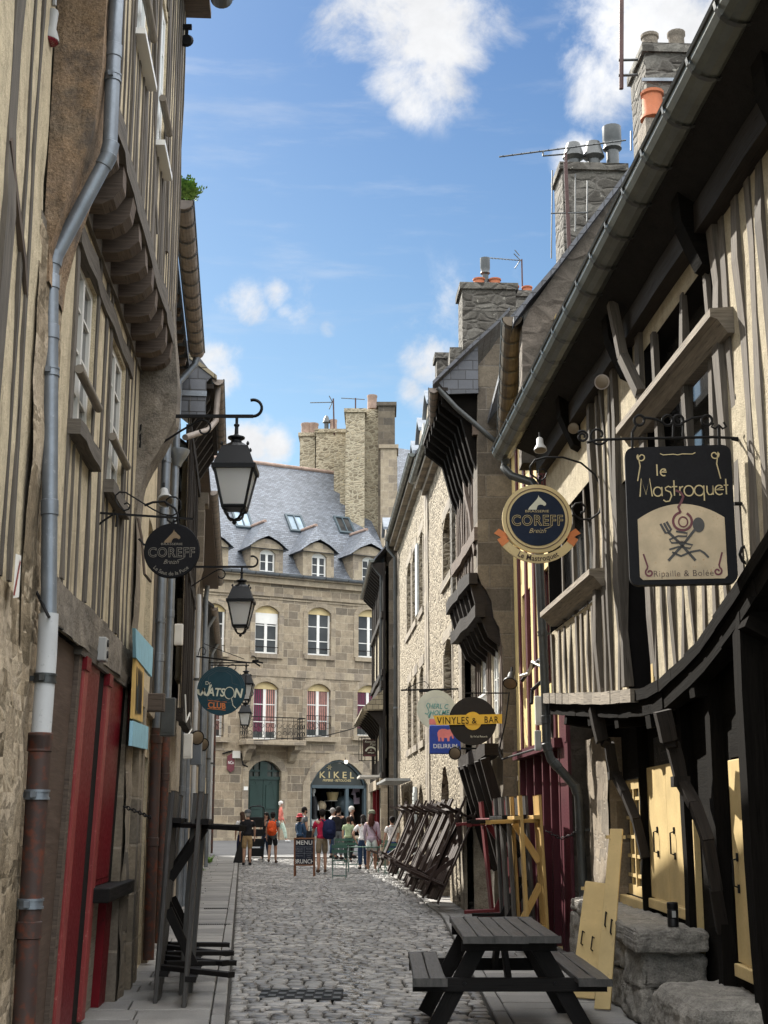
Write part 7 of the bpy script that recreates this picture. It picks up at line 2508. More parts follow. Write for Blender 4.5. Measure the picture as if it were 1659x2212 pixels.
def sign_pizza():
 Y = 50.0
 a, b = at(784, 1597, Y), at(819, 1634, Y)
 c = (a + b) / 2; w, h = b.x - a.x, a.z - b.z
 root = thing('hanging_sign', 'brown square hanging sign with cream script and an oven arch by the granite house', 'sign', c, 'signs hanging over the street')
 m = MB(); m.box(c, (w, .04, h)); m.build('board', MT['sign_brown'], root)
 m = MB(); text_mb(m, 'Restaurant', V((c.x, Y - .022, c.z + h * .30)), X, Z, h * .15, 'C', .3, .8); text_mb(m, 'Pizza', V((c.x + w * .15, Y - .022, c.z + h * .13)), X, Z, h * .16, 'C', .3, 1)
 strokes(m, [[(q[0], q[1]) for q in arc(0, -h * .28, w * .33, 15, 165, 14)]], V((c.x, Y - .022, c.z)), X, Z, .03); text_mb(m, '62', V((c.x, Y - .022, c.z - h * .18)), X, Z, h * .09, 'C'); strokes(m, [[(-w * .2, -h * .29), (-w * .05, -h * .28), (w * .05, -h * .30), (w * .2, -h * .29)]], V((c.x, Y - .022, c.z)), X, Z, .012); m.build('lettering', MT['sign_pale'], root)
 m = MB(); m.box(c + V((0, -.022, -h * .44)), (w * .9, .004, h * .06)); m.build('red_line', MT['sign_wine'], root)
 m = MB()
 l, r_ = c.x - w * .75, -.02
 for z in (c.z + h * .62, c.z - h * .75): m.beam((l, Y, z), (r_, Y, z), .03, .03)
 for x in (l, l + .1, l + .22): m.tube([(x, Y, c.z + h * .62), (x, Y, c.z - h * .75)], .012, 5)
 m.build('bracket', MT['iron'], root)
sign_pizza()

def sign_right_disc():
 Y = 13.7
 c = at(1160, 1121, Y); r = .358
 root = thing('hanging_sign', 'round navy sign with a cream ring, horse head and orange ended ribbon below', 'sign', c, 'signs hanging over the street')
 m = MB(); disc(m, c, r, .05, 56); m.build('ring', MT['sign_cream'], root)
 m = MB(); disc(m, c + V((0, -.028, 0)), r * .80, .006, 56); m.build('board', MT['sign_navy'], root)
 m = MB(); m.tube([c + V((r * .885 * math.cos(a), -.027, r * .885 * math.sin(a))) for a in np.linspace(0, 2 * math.pi, 49)], .006, 6); m.build('rim', MT['sign_bronze'], root)
 beer_disc(root, V((c.x, 0, c.z)), r * .86, Y - .032, False)
 # ribbon
 m = MB(); n = 22
 f = Y - .03
 def rp(a, rr): return (rr * math.cos(R(a)), rr * math.sin(R(a)))
 ri, ro = r * 1.06, r * 1.30
 pr = [rp(-152 + 124 * i / n, ro) for i in range(n + 1)] + [rp(-28 - 124 * i / n, ri) for i in range(n + 1)]
 m.prism(pr, V((c.x, f + .03, c.z)), X, Z, .03); m.build('ribbon', MT['sign_cream'], root)
 m = MB()
 for a0, a1 in ((-152, -141), (-39, -28)):
  pr = [rp(a0 + (a1 - a0) * i / 5, ro * 1.005) for i in range(6)] + [rp(a1 - (a1 - a0) * i / 5, ri * .995) for i in range(6)]
  m.prism(pr, V((c.x, f + .02, c.z)), X, Z, .024)
 for sg in (-1, 1):
  pr = [(sg * r * 1.10, -.28 * r), (sg * r * .80, -.48 * r), (sg * r * .90, -.60 * r), (sg * r * 1.24, -.42 * r)]
  m.prism(pr, V((c.x, f + .05, c.z)), X, Z, .02)
 m.build('ribbon_end', MT['sign_orange'], root)
 m = MB(); text_mb(m, 'Le Mastroquet', V((c.x, f - .003, c.z)), X, Z, .058, 'C', 0, .95, .012, ringpath=((0, 0), r * 1.245, R(-90), 1)); m.build('lettering', MT['sign_brown'], root)
 m = MB(); P = lambda u, v: at(u, v, Y)
 b1 = [(1164, 1042), (1160, 1034), (1146, 1024), (1145, 1008), (1155, 994), (1180, 988), (1216, 988), (1255, 1000), (1285, 1025), (1301, 1058), (1302, 1085), (1294, 1108), (1275, 1122), (1255, 1122), (1240, 1112), (1236, 1098), (1243, 1088), (1256, 1086), (1264, 1095), (1262, 1105), (1254, 1108)]
 m.tube([P(*q) for q in b1], .011, 7)
 m.tube([P(*q) for q in ((1164, 1042), (1178, 1032), (1182, 1020), (1174, 1013), (1164, 1016), (1164, 1026), (1171, 1029))], .009, 7)
 m.tube([P(1166, 1030), P(1166, 1060)], .014, 7); m.tube([P(1228, 1116), P(1244, 1112)], .012, 6); m.tube([P(1302, 1063), P(1340, 1063)], .012, 6)
 m.build('bracket', MT['iron'], root, smooth=True)
sign_right_disc()

def sign_tavern():
 Y = 9.2
 P = lambda u, v: at(u, v, Y)
 c = (P(1353, 967) + P(1588, 1264)) / 2
 w = P(1583, 1100).x - P(1357, 1100).x; h = P(1470, 967).z - P(1470, 1264).z
 root = thing('hanging_sign', 'large rectangular dark sign with cream lettering, crossed fork and spoon on parchment', 'sign', c, 'signs hanging over the street')
 def rr(w, h, r):
  q = []
  for cx, cz, a in ((w / 2 - r, h / 2 - r, 0), (-w / 2 + r, h / 2 - r, 90), (-w / 2 + r, -h / 2 + r, 180), (w / 2 - r, -h / 2 + r, 270)): q += arc(cx, cz, r, a, a + 90, 6)
  return q
 M = Matrix.Rotation(R(-7), 3, 'Z')
 ex = M @ X; n_ = ex.cross(Z)
 m = MB(); m.prism(rr(w, h, .06), c - n_ * .04, ex, Z, .08); bd = m.build('board', MT['sign_black'], root, bevel=.008)
 f = c + n_ * .042
 m = MB()
 # parchment field with arched top
 pw, pb = w * .405, -h * .465
 top = [(pw * (1 - t * 2), -h * .03 + h * .105 * (1 - (1 - 2 * t) ** 2)) for t in np.linspace(0, 1, 24)]
 m.prism([(-pw + .02, pb), (pw - .02, pb), (pw, pb + .02)] + top + [(-pw, pb + .02)], f - n_ * .001, ex, Z, .003); m.build('parchment', MT['sign_parchment'], root)
 L = MB()
 lw = .0044
 # "le" and the long-legged name, drawn as strokes (units: sign half width)
 def S(lines, x0, z0, k, wd=lw, lift=.004, mb=None): strokes(mb or L, [[(x0 * .88 + p[0] * k * .88, z0 + p[1] * k) for p in ln] for ln in lines], f, ex, Z, wd, lift)
 def O(cx, cz, r, a0=0, a1=360, n=20): return arc(cx, cz, r, a0, a1, n)
 k = h * .098; LE = MB()
 S([[(0, 0), (0, 1.0)], O(.62, .28, .30, -60, 0 - 320, 18) + [(.32, .28), (.90, .30)]], -w * .23, h * .285, k * .85, mb=LE)
 LE.build('lettering', MT['sign_gold'], root)
 zb_ = h * .135; x = -w * .425
 S([[(0, 0), (.16, 1.35), (.50, .15), (.84, 1.35), (1.0, 0)]], x, zb_, k); x += k * 1.10
 S([O(.36, .34, .34), [(.70, .68), (.70, 0)]], x, zb_, k); x += k * .88
 S([[(.60, .62), (.35, .72), (.10, .60), (.14, .42), (.50, .28), (.58, .0), (.40, -.38), (.10, -.42), (-.10, -.28)]], x, zb_, k); x += k * .72
 S([[(.1, 1.15), (.1, 0)], [(-.08, .68), (.36, .68)]], x, zb_, k); x += k * .45
 S([[(.1, .68), (.1, 0)], [(.1, .45), (.2, .62), (.38, .68)]], x, zb_, k); x += k * .42
 S([O(.40, .34, .38)], x, zb_, k); x += k * .84
 S([O(.40, .34, .38), [(.78, .7), (.78, -.42)]], x, zb_, k); x += k * .95
 S([[(.08, .68), (.08, .22), (.2, .02), (.42, .02), (.56, .2), (.56, .68), (.56, 0)]], x, zb_, k); x += k * .72
 S([O(.36, .34, .35, -50, -320, 18) + [(.02, .34), (.70, .36)]], x, zb_, k); x += k * .82
 S([[(.08, 1.15), (.08, 0)], [(-.10, .68), (.26, .68)]], x, zb_, k)
 for sg in (-1, 1):
  sc = [(sg * (w * .345 + q[0]), h * .405 + q[1]) for q in scroll(0, .02, .012, .032, 0, 400, 18)] + [(sg * w * .36, h * .36), (sg * w * .39, h * .25)]
  LO = MB(); strokes(LO, [sc], f, ex, Z, lw * .9); LO.build('ornament', MT['sign_gold'], root)
 LO = MB(); strokes(LO, [[(-.12, h * .447), (-.10, h * .437), (-.03, h * .44), (0, h * .434), (.03, h * .44), (.10, h * .437), (.12, h * .447)]], f, ex, Z, lw * .7); LO.build('ornament', MT['sign_gold'], root)
 L.build('lettering', MT['sign_gold'], root)
 # emblem: flame cup, crossed fork and spoon, ribbon
 g = MB()
 e0 = (0.0, -h * .20); s_ = h * .24
 def E(lines, wd, mb=g): strokes(mb, [[(e0[0] + p[0] * s_, e0[1] + p[1] * s_) for p in ln] for ln in lines], f, ex, Z, wd, .005)
 E([[(-.42, -.55), (.08, -.02), (.40, .38)], [(.36, -.56), (-.05, -.05), (-.38, .30)]], .009)
 m2 = MB(); m2.prism([(e0[0] + s_ * (.50 + .15 * math.cos(a) - .08 * math.sin(a)), e0[1] + s_ * (.50 + .10 * math.cos(a) + .20 * math.sin(a))) for a in np.linspace(0, 2 * math.pi, 20)], f + n_ * .003, ex, Z, .003); m2.build('spoon_bowl', MT['sign_grey'], root)
 E([[(-.36, .30), (-.46, .28), (-.60, .56)], [(-.38, .33), (-.50, .58)], [(-.36, .30), (-.30, .38), (-.42, .62)]], .008)
 E([[(-.38, -.22), (-.10, -.14), (.22, -.20), (.30, -.10), (.02, -.02), (-.30, -.02), (-.36, .08), (-.10, .18), (.14, .16), (.16, .26), (-.16, .32)]], .0065)
 E([[(-.30, -.30), (-.05, -.42), (.25, -.30), (.50, -.26), (.62, -.34), (.74, -.48)]], .007)
 g.build('fork_and_ribbon', MT['sign_grey'], root)
 g = MB()
 E([[(.04 + .27 * math.cos(a), .62 + .27 * math.sin(a)) for a in np.linspace(R(100), R(420), 26)], [(.0, .88), (-.06, 1.05), (.04, 1.22), (.10, 1.36), (.02, 1.50), (-.12, 1.56)]], .0085, g)
 E([[(.06 + .13 * math.cos(a), .60 + .15 * math.sin(a)) for a in np.linspace(0, 2 * math.pi, 20)]], .005, g)
 for sg in (-1, 1):
  strokes(g, [[(sg * (w * .315 + q[0]), -h * .415 + q[1]) for q in scroll(0, 0, .008, .030, 0, 420, 18)] + [(sg * w * .33, -h * .37), (sg * w * .365, -h * .28)]], f, ex, Z, .006, .005)
 g.build('flame', MT['sign_wine'], root)
 m = MB(); text_mb(m, "Ripaille & Bolée", f + Z * (-h * .445), ex, Z, .045, 'C', 0, .98, -.012, .003, spacing=1.05); text_mb(m, 'Tavern', f + Z * (e0[1] - s_ * .02) + ex * -.01, ex, Z, .02, 'C', 0, .9, 0, .006); m.build('lettering', MT['sign_brown'], root)
 # wrought iron hanger
 m = MB()
 m.tube([P(*q) for q in ((1268, 956), (1290, 950), (1350, 948), (1450, 946), (1540, 944), (1580, 946), (1641, 948))], .010, 7)
 for cx, cz, r0 in ((1258, 943, 13), (1292, 940, 22)): m.tube([P(cx + q[0], cz - q[1]) for q in scroll(0, 0, r0 * .35, r0, -30, 500 if r0 < 20 else 330)], .009, 6)
 for cx in (1381, 1442, 1465, 1527): m.tube([P(cx + q[0], 908 - q[1]) for q in arc(0, 0, 11, 0, 360, 16)], .010, 6)
 m.tube([P(*q) for q in ((1391, 902), (1415, 905), (1434, 914))], .009, 6); m.tube([P(*q) for q in ((1473, 914), (1495, 903), (1518, 900))], .009, 6)
 for cx in (1455, 1476): m.tube([P(cx, 915), P(cx - 1, 946)], .008, 6)
 m.tube([P(*q) for q in ((1376, 916), (1366, 934), (1366, 970))], .010, 6); m.tube([P(*q) for q in ((1553, 920), (1554, 972))], .012, 6)
 m.tube([P(1553 + q[0], 918 - q[1]) for q in ((-12, 4), (-16, -4), (-8, -8), (0, 0), (8, -8), (16, -4), (10, 6))], .008, 6)
 m.tube([P(*q) for q in ((1640, 860), (1641, 1200))], .014, 7)
 m.tube([P(1615 + q[0], 856 - q[1]) for q in arc(0, 0, 24, 10, 370, 20)], .012, 6)
 m.tube([P(1586, 1088), P(1641, 1089)], .014, 6)
 m.tube([P(*q) for q in ((1580, 948), (1610, 955), (1630, 972), (1638, 992))], .010, 6)
 m.tube([P(*q) for q in ((1641, 1195), (1632, 1212), (1618, 1220), (1604, 1212), (1598, 1198), (1602, 1184), (1610, 1180))], .012, 6)
 m.build('bracket', MT['iron'], root, smooth=True)
sign_tavern()

# ---- painted shop boards on the left
def painted_boards():
 W = LF
 def panel(root, pts, o, mt, name):
  m = MB(); q = [W.P(u, v, o) for u, v in pts]; q0 = [p - W.n * .03 for p in q]
  m.hexa(q0 + q); return m.build(name, MT[mt], root)
 for pts, lb in ((((294, 1420), (328, 1462), (331, 1400), (293, 1357)), 'flaking pale blue board, the upper one over the striped ochre board'), (((285, 1611), (319, 1619), (321, 1570), (288, 1557)), 'flaking pale blue board, the lower one under the striped ochre board')):
  tag(panel(None, pts, .10, 'paint_blue', 'painted_board'), lb, 'board')
 root = thing('painted_board', 'ochre board painted with black and blue vertical stripes', 'board', W.P(303, 1490, .1)); panel(root, ((288, 1552), (308, 1560), (312, 1440), (294, 1418)), .09, 'paint_ochre', 'panel')
 m = MB()
 for i, u in enumerate((296, 299.5, 302, 304.5, 307)): m.face([W.P(u, 1440 + i * 3, .095), W.P(u + 1.2, 1440 + i * 3, .095), W.P(u - 1.5, 1545, .095), W.P(u - 3, 1540, .095)])
 m.build('stripe', MT['sign_black'], root)
 m = MB(); m.face([W.P(297.6, 1480, .096), W.P(299, 1480, .096), W.P(296.5, 1535, .096), W.P(295, 1535, .096)]); m.build('blue_stripe', MT['sign_teal'], root)
painted_boards()

# ---- picnic tables
def picnic_table(mt, label, group):
 """origin on the ground at the centre; planks run along Y"""
 root = thing('picnic_table', label, 'picnic table', (0, 0, 0), group)
 L = 2.08; pl = MT['table_worn' if mt == 'table_black' else mt]; mt = MT[mt]
 for i in range(6):
  x = (i - 2.5) * .121
  m = MB(); m.beam((x, -L / 2 + rnd.uniform(-.006, .006), .735), (x + rnd.uniform(-.003, .003), L / 2, .735), .112, .04, (0, 0, 1), .002, 4)
  m.build('top_plank', pl, root, bevel=.006)
 for sx in (-1, 1):
  b = bpy.data.objects.new('bench', None)
  for k in (0, 1):
   x = sx * (.545 + .125 * k)
   m = MB(); m.beam((x, -L / 2, .435), (x, L / 2, .435), .116, .045, (0, 0, 1), .002, 4)
   m.build('bench_plank', pl, root, bevel=.006)
  bpy.data.objects.remove(b)
 for sy in (-1, 1):
  y = sy * .70
  for sx in (-1, 1):
   m = MB(); m.beam((sx * .20, y, .714), (sx * .60, y, 0), .05, .125, (sx, 0, .5), .002); m.build('leg', mt, root, bevel=.004)
  m = MB(); m.beam((-.73, y + sy * .046, .39), (.73, y + sy * .046, .39), .045, .10); m.build('bench_bearer', mt, root, bevel=.004)
  m = MB(); m.beam((-.36, y + sy * .046, .675), (.36, y + sy * .046, .675), .045, .085); m.build('top_bearer', mt, root, bevel=.004)
  m = MB(); m.beam((0, y - sy * .02, .40), (0, y - sy * .55, .71), .045, .09, (0, sy, 1)); m.build('brace', mt, root)
 m = MB()
 for sy in (-1, 1):
  for x in (-.62, .62, -.34, .34):
   m.lathe([(.014, 0), (.012, .01)], (x, sy * .769, .40), 8, (0, sy, 0))
 m.build('bolt', MT['iron'], root)
 return root

def on_end(root, x, y, z, side, yaw=0, lean=0, s=1.0, tilt=0):
 """stand a table on its end, underside towards the street; side=-1 on the left (legs towards +X), +1 on the right"""
 Mx = Matrix.Rotation(R(90), 4, 'X')                      # length upright
 # after X rotation: +Z(local up) -> -Y ; turn it so the top faces the wall
 Mz = Matrix.Rotation(R(90 if side > 0 else -90), 4, 'Z')
 Ml = Matrix.Rotation(R(lean), 4, 'Y')
 root.matrix_world = Matrix.Translation((x, y, z)) @ Matrix.Rotation(R(yaw), 4, 'Z') @ Ml @ Mz @ Mx @ Matrix.Translation((0, 0, -.755)) @ Matrix.Scale(s, 4)
 return root

TB = picnic_table('table_black', 'black picnic table with worn silvery planks standing in the street, lower right', None)
TB.location = (.945, 11.55, 0)
def fresh(src, label, group):
 o = copy_tree(src); o['label'] = label
 if group: o['group'] = group
 return o
o = fresh(TB, 'black picnic table of which only one plank corner shows at the bottom right edge', None)
o.location = (1.98, 5.15, 0); o.rotation_euler = (0, 0, R(-4))
gl = 'picnic tables stood on end against the left wall'
for i, (y, ln, lb) in enumerate(((13.15, 3.0, 'dark picnic table stood on end against the left wall, the nearest of three'), (14.1, 2.5, 'dark picnic table stood on end against the left wall, the middle one of three'),
        (15.2, 4.0, 'dark picnic table stood on end against the left wall, the farthest of three'))):
 o = fresh(TB, lb, gl)
 on_end(o, lx(y) + (.33 if i == 0 else .28), y, .93, -1, (5, 3, 7)[i], ln, .90)
TY = picnic_table('table_yellow', 'new yellow wood picnic table stood on end before the maroon shopfront', 'picnic tables stood on end at the maroon shopfront')
on_end(TY, 2.06, 17.75, .95, 1, 0, -2.0, .92)
TR = picnic_table('table_red', 'dark red picnic table stood on end behind the yellow one', 'picnic tables stood on end at the maroon shopfront')
on_end(TR, 1.98, 20.9, .95, 1, 6, -5, .92)
for y, lb in ((18.75, 'black picnic table stood on end tight behind the yellow one'), (19.6, 'black picnic table stood on end between the yellow and the red tables')):
 o = fresh(TB, lb, 'picnic tables stood on end at the maroon shopfront'); on_end(o, 2.0, y, .96, 1, 0, -2.5, .92)
TBr = picnic_table('table_brown', 'x', 'brown picnic tables leaning together on the right')
pos = [(1.06, 25.4), (.98, 26.7), (.90, 28.3), (.78, 30.4), (.68, 31.9), (.58, 33.5), (.46, 35.3), (.32, 37.4)]
names = ['nearest', 'second', 'third', 'fourth', 'fifth', 'sixth', 'seventh', 'farthest']
for i, (x, y) in enumerate(pos):
 o = TBr if i == 0 else copy_tree(TBr)
 o['label'] = 'brown picnic table leaning askew on the right, the %s of the leaning row' % names[i] if i in (0, 7) else 'brown picnic table leaning askew on the right, the %s counted from the nearest' % names[i]
 ln = 24 + rnd.uniform(-2, 2)
 on_end(o, x + math.sin(R(ln)) * .9, y, gz(y) + .03 + math.cos(R(ln)) * .94 + .10, 1, rnd.uniform(-8, 14), ln, .92)

# ---- chain, boards, can and other small things on the right
def chain(pts, name, label, step=.045):
 root = thing(name, label, 'chain', pts[0])
 m = MB(); P = [V(p) for p in pts]
 tot = [0]
 for a, b in zip(P, P[1:]): tot.append(tot[-1] + (b - a).length)
 n = int(tot[-1] / step)
 for i in range(n):
  t = (i + .5) * step; k = max(j for j in range(len(tot) - 1) if tot[j] <= t)
  c = P[k].lerp(P[k + 1], (t - tot[k]) / (tot[k + 1] - tot[k])); d = (P[k + 1] - P[k]).normalized()
  sdir = V((0, 0, 1)) if i % 2 else d.cross(V((0, 0, 1))).normalized()
  ring = [c + d * math.cos(a) * step * .62 + sdir * math.sin(a) * step * .36 for a in np.linspace(0, 2 * math.pi, 10)[:-1]]
  m.tube(ring, step * .13, 4, closed=True)
 m.build('links', MT['iron'], root)
chain([at(1180, 1795, 17.2), at(1212, 1812, 17.1), at(1236, 1803, 16.95), at(1252, 1790, 16.9)], 'chain', 'iron chain tying the yellow table to the grey downpipe')
chain([at(268, 1742, 12.95), at(300, 1755, 12.8), at(330, 1768, 12.6)], 'chain', 'iron chain tying the left stacked tables to the red shopfront')

def leaning_board(b0, b1, t0, t1, label, th=.03, k=(.25, .7)):
 b0, b1, t0, t1 = map(V, (b0, b1, t0, t1))
 root = thing('shutter_board', label, 'shutter', (b0 + b1) / 2, 'yellow shutter boards leaning on the stone bench')
 n = (b1 - b0).cross(t0 - b0).normalized()
 if n.y > 0: n = -n
 m = MB(); m.hexa([b0, b1, b1 + n * -th, b0 + n * -th, t0, t1, t1 + n * -th, t0 + n * -th]); m.build('board', MT['paint_yellow'], root, bevel=.004)
 up = (t0 - b0).normalized()
 for q in k:
  c = b0.lerp(b1, q).lerp(t0.lerp(t1, q), .40 if q > .5 else .44)
  m = MB(); m.tube([c, c + n * .035, c + n * .035 + up * .12, c + up * .12], .007, 6); m.build('handle', MT['iron'], root)
 for e, sg in ((t0, -1), (t1, 1)):
  m = MB(); x = (t1 - t0).normalized(); m.box(e - up * .08 + x * sg * .015, (.03, .04, .03)); m.build('peg', MT['paint_yellow'], root)
leaning_board((1.70, 13.15, .02), (1.90, 13.0, .02), (1.93, 13.55, 1.03), (2.12, 13.42, 1.01), 'shorter and wider yellow shutter board leaning on the stone bench')
leaning_board((1.80, 12.35, .02), (1.93, 12.3, .02), (2.07, 12.85, 1.52), (2.18, 12.8, 1.52), 'tall narrow yellow shutter board leaning on the stone bench', k=(.3, .72))
def can():
 p = at(1455, 2013, 11.35)
 p.z = .765
 root = thing('ash_can', 'small black ribbed can standing on the corner of the stone bench', 'can', p)
 m = MB(); m.lathe([(.040, 0), (.045, .005), (.045, .06), (.042, .065), (.045, .07), (.045, .13), (.042, .135), (.045, .14), (.045, .185), (.040, .19), (.036, .17)], p, 18); m.build('can', MT['black_plastic'], root, smooth=True)
 m = MB(); m.box(p + V((0, -.046, .10)), (.03, .004, .05)); m.build('mark', MT['grey_plastic'], root)
can()

def floodlight(p, d, label, mt='grey_plastic', s=1.0):
 root = thing('floodlight', label, 'floodlight', p)
 d = V(d).normalized()
 m = MB(); m.lathe([(.03 * s, -.14 * s), (.045 * s, -.12 * s), (.05 * s, -.03 * s), (.085 * s, .03 * s), (.09 * s, .06 * s)], p, 14, d); m.build('housing', MT[mt], root, smooth=True)
 m = MB(); m.lathe([(.085 * s, .055 * s), (.06 * s, .068 * s)], p, 14, d); m.build('lens', MT['copper_gutter'], root, smooth=True)
 m = MB(); m.tube([p - d * .1 * s, p - d * .16 * s + V((0, 0, .06 * s))], .014 * s, 6); m.build('arm', MT['iron'], root)
floodlight(at(1303, 826, 11.2), (-.4, -.9, -.2), 'round pale floodlight under the dark soffit of the tavern', 'gutter_tan', .75)
floodlight(at(1240, 925, 13.6), (-.3, -.9, -.3), 'small bronze floodlight beside the scrolls of the large hanging sign', 'copper_gutter', .65)
floodlight(at(1167, 965, 13.4), (0, -.3, -1), 'grey floodlight hanging above the round navy sign', 'grey_plastic', .75)
floodlight(at(1103, 1470, 21.4), (-.2, -.7, -.7), 'white bulb lamp on the granite end wall above the record sign', 'black_plastic', 1.3)
floodlight(at(356, 1075, 12.9), (.2, -.6, -.8), 'clear floodlight behind the scrolls of the round black sign', 'grey_plastic', .9)
floodlight(at(422, 1592, 21.5), (.5, -.8, -.2), 'upper of two black floodlights on the left wall', 'black_plastic', 1.3)
floodlight(at(434, 1606, 23.5), (.6, -.8, -.3), 'lower of two black floodlights on the left wall', 'black_plastic', 1.3)
floodlight(at(985, 1556 + 70, 21.2), (-.3, -.9, -.2), 'small dark speaker shaped lamp below the record sign', 'black_plastic', 1.1)
floodlight(at(973, 1640, 39), (-.5, -.8, -.3), 'bulb lamp over the pale shop window of the right row', 'paint_white', 1.6)

def boxes():
 for (u, v, Y, w, h, mt, lb) in ((406, 1612, 20.0, .13, .36, 'paint_offwhite', 'white cable box with wires on the left wall'), (363, 1549, 15.9, .17, .44, 'zinc_dark', 'grey metal cabinet fixed beside the left drainpipes'),
         (424, 1618, 22.0, .18, .5, 'zinc', 'grey metal meter box under the black floodlights'), (328, 1518, 14.9, .28, .2, 'timber_brown', 'small wooden hood over a cable on the left wall'),
         (386, 1371, 19.0, .12, .3, 'paint_offwhite', 'pale junction box between the left drainpipes'),
         (1166, 1535, 17.2, .12, .36, 'paint_offwhite', 'white junction box beside the downpipe under the tavern jetty'), (1162, 1600, 17.15, .08, .25, 'grey_plastic', 'narrow grey junction box lower on the tavern downpipe'),
         (1296, 1560, 15.6, .05, .3, 'paint_offwhite', 'small thermometer plate on the carved jetty bracket')):
  p = at(u, v, Y)
  root = thing('junction_box', lb, 'junction box', p)
  m = MB(); m.box(p, (w, .08, h)); m.build('case', MT[mt], root, bevel=.012)
  m = MB(); m.box(p + V((0, -.043, 0)), (w * .8, .006, h * .8)); m.build('cover', MT[mt], root)
boxes()
# electricity cables
wires([at(400, 1500, 20), at(402, 1560, 20), at(410, 1540, 20.2), at(414, 1575, 20.3), at(405, 1590, 20)], .012, 'cable', 'loose white cables looped by the cable box on the left wall', 'paint_offwhite')
wires([at(1128, 1470, 18.6), at(1150, 1440, 18.2), at(1166, 1425, 17.6), at(1184, 1440, 17.2), at(1172, 1470, 17.1), at(1150, 1490, 17.6), at(1148, 1520, 17.5)], .025, 'cable', 'tangle of dark cables where the cream house meets the tavern')
wires([at(1125, 1460, 18.4), at(1142, 1455, 18.2), at(1150, 1430, 18.0), at(1170, 1440, 17.6)], .022, 'cable', 'pale cables looped at the corner of the cream house', 'paint_offwhite')
wires([at(60, 1240, 8.4), at(104, 1330, 8.05), at(118, 1350, 8.6), at(140, 1362, 9.4), at(170, 1390, 10.0)], .010, 'cable', 'thin black cable running behind the white drainpipe to the mortar band')
wires([at(1100, 1495, 21.6), at(1092, 1560, 21.6), at(1078, 1620, 21.6), at(1085, 1640, 21.5), at(1150, 1620, 18.0), at(1178, 1612, 17.1)], .014, 'cable', 'black cable drooping across the granite end wall')
wires([at(548, 1600, 61), at(700, 1590, 62.5), at(760, 1575, 56), at(800, 1555, 50)], .02, 'cable', 'thin wire strung across the granite house front')
wires([at(298, 1120, 12.7), at(306, 1160, 12.7), at(312, 1240, 12.7), at(325, 1256, 12.9)], .014, 'cable', 'brown cable hanging down the left pier beside the black sign', 'timber_brown')

def weeds():
 for (u, v, Y, n, h, lb, base) in ((402, 436, 13.75, 90, .36, 'bright green fern growing out of the tan gutter', None), (452, 1866, 45, 26, .35, 'green weeds at the foot of the far left wall', 1), (434, 1884, 38, 22, .25, 'small green weeds beside the left drainpipes', 1)):
  p = at(u, v, Y)
  if base: p = ground(u, v)
  root = thing('fern' if not base else 'weeds', lb, 'plant', p)
  m = MB(); r = random.Random(int(u))
  for i in range(n):
   a = r.uniform(0, 6.28); ln = h * r.uniform(.5, 1.1); tip = p + V((math.cos(a) * ln * .6, math.sin(a) * ln * .6, ln * r.uniform(.4, 1)))
   for k in range(6):
    q = p.lerp(tip, .25 + k * .13) - V((0, 0, .06 * (k / 5) ** 2)); d = (tip - p).normalized(); sd = d.cross(V((0, 0, 1))).normalized()
    for sg in (-1, 1):
     w = .055 * (1 - k / 8) * h / .3
     m.face([q, q + sd * sg * w + d * .01, q + sd * sg * w * .6 + d * .035, q + d * .02])
  m.build('leaves', MT['leaf'], root)
  m = MB()
  for i in range(6): m.tube([p, p + V((r.uniform(-.08, .08), r.uniform(-.08, .08), h * .6))], .005, 4)
  m.build('stem', MT['leaf'], root)
weeds()

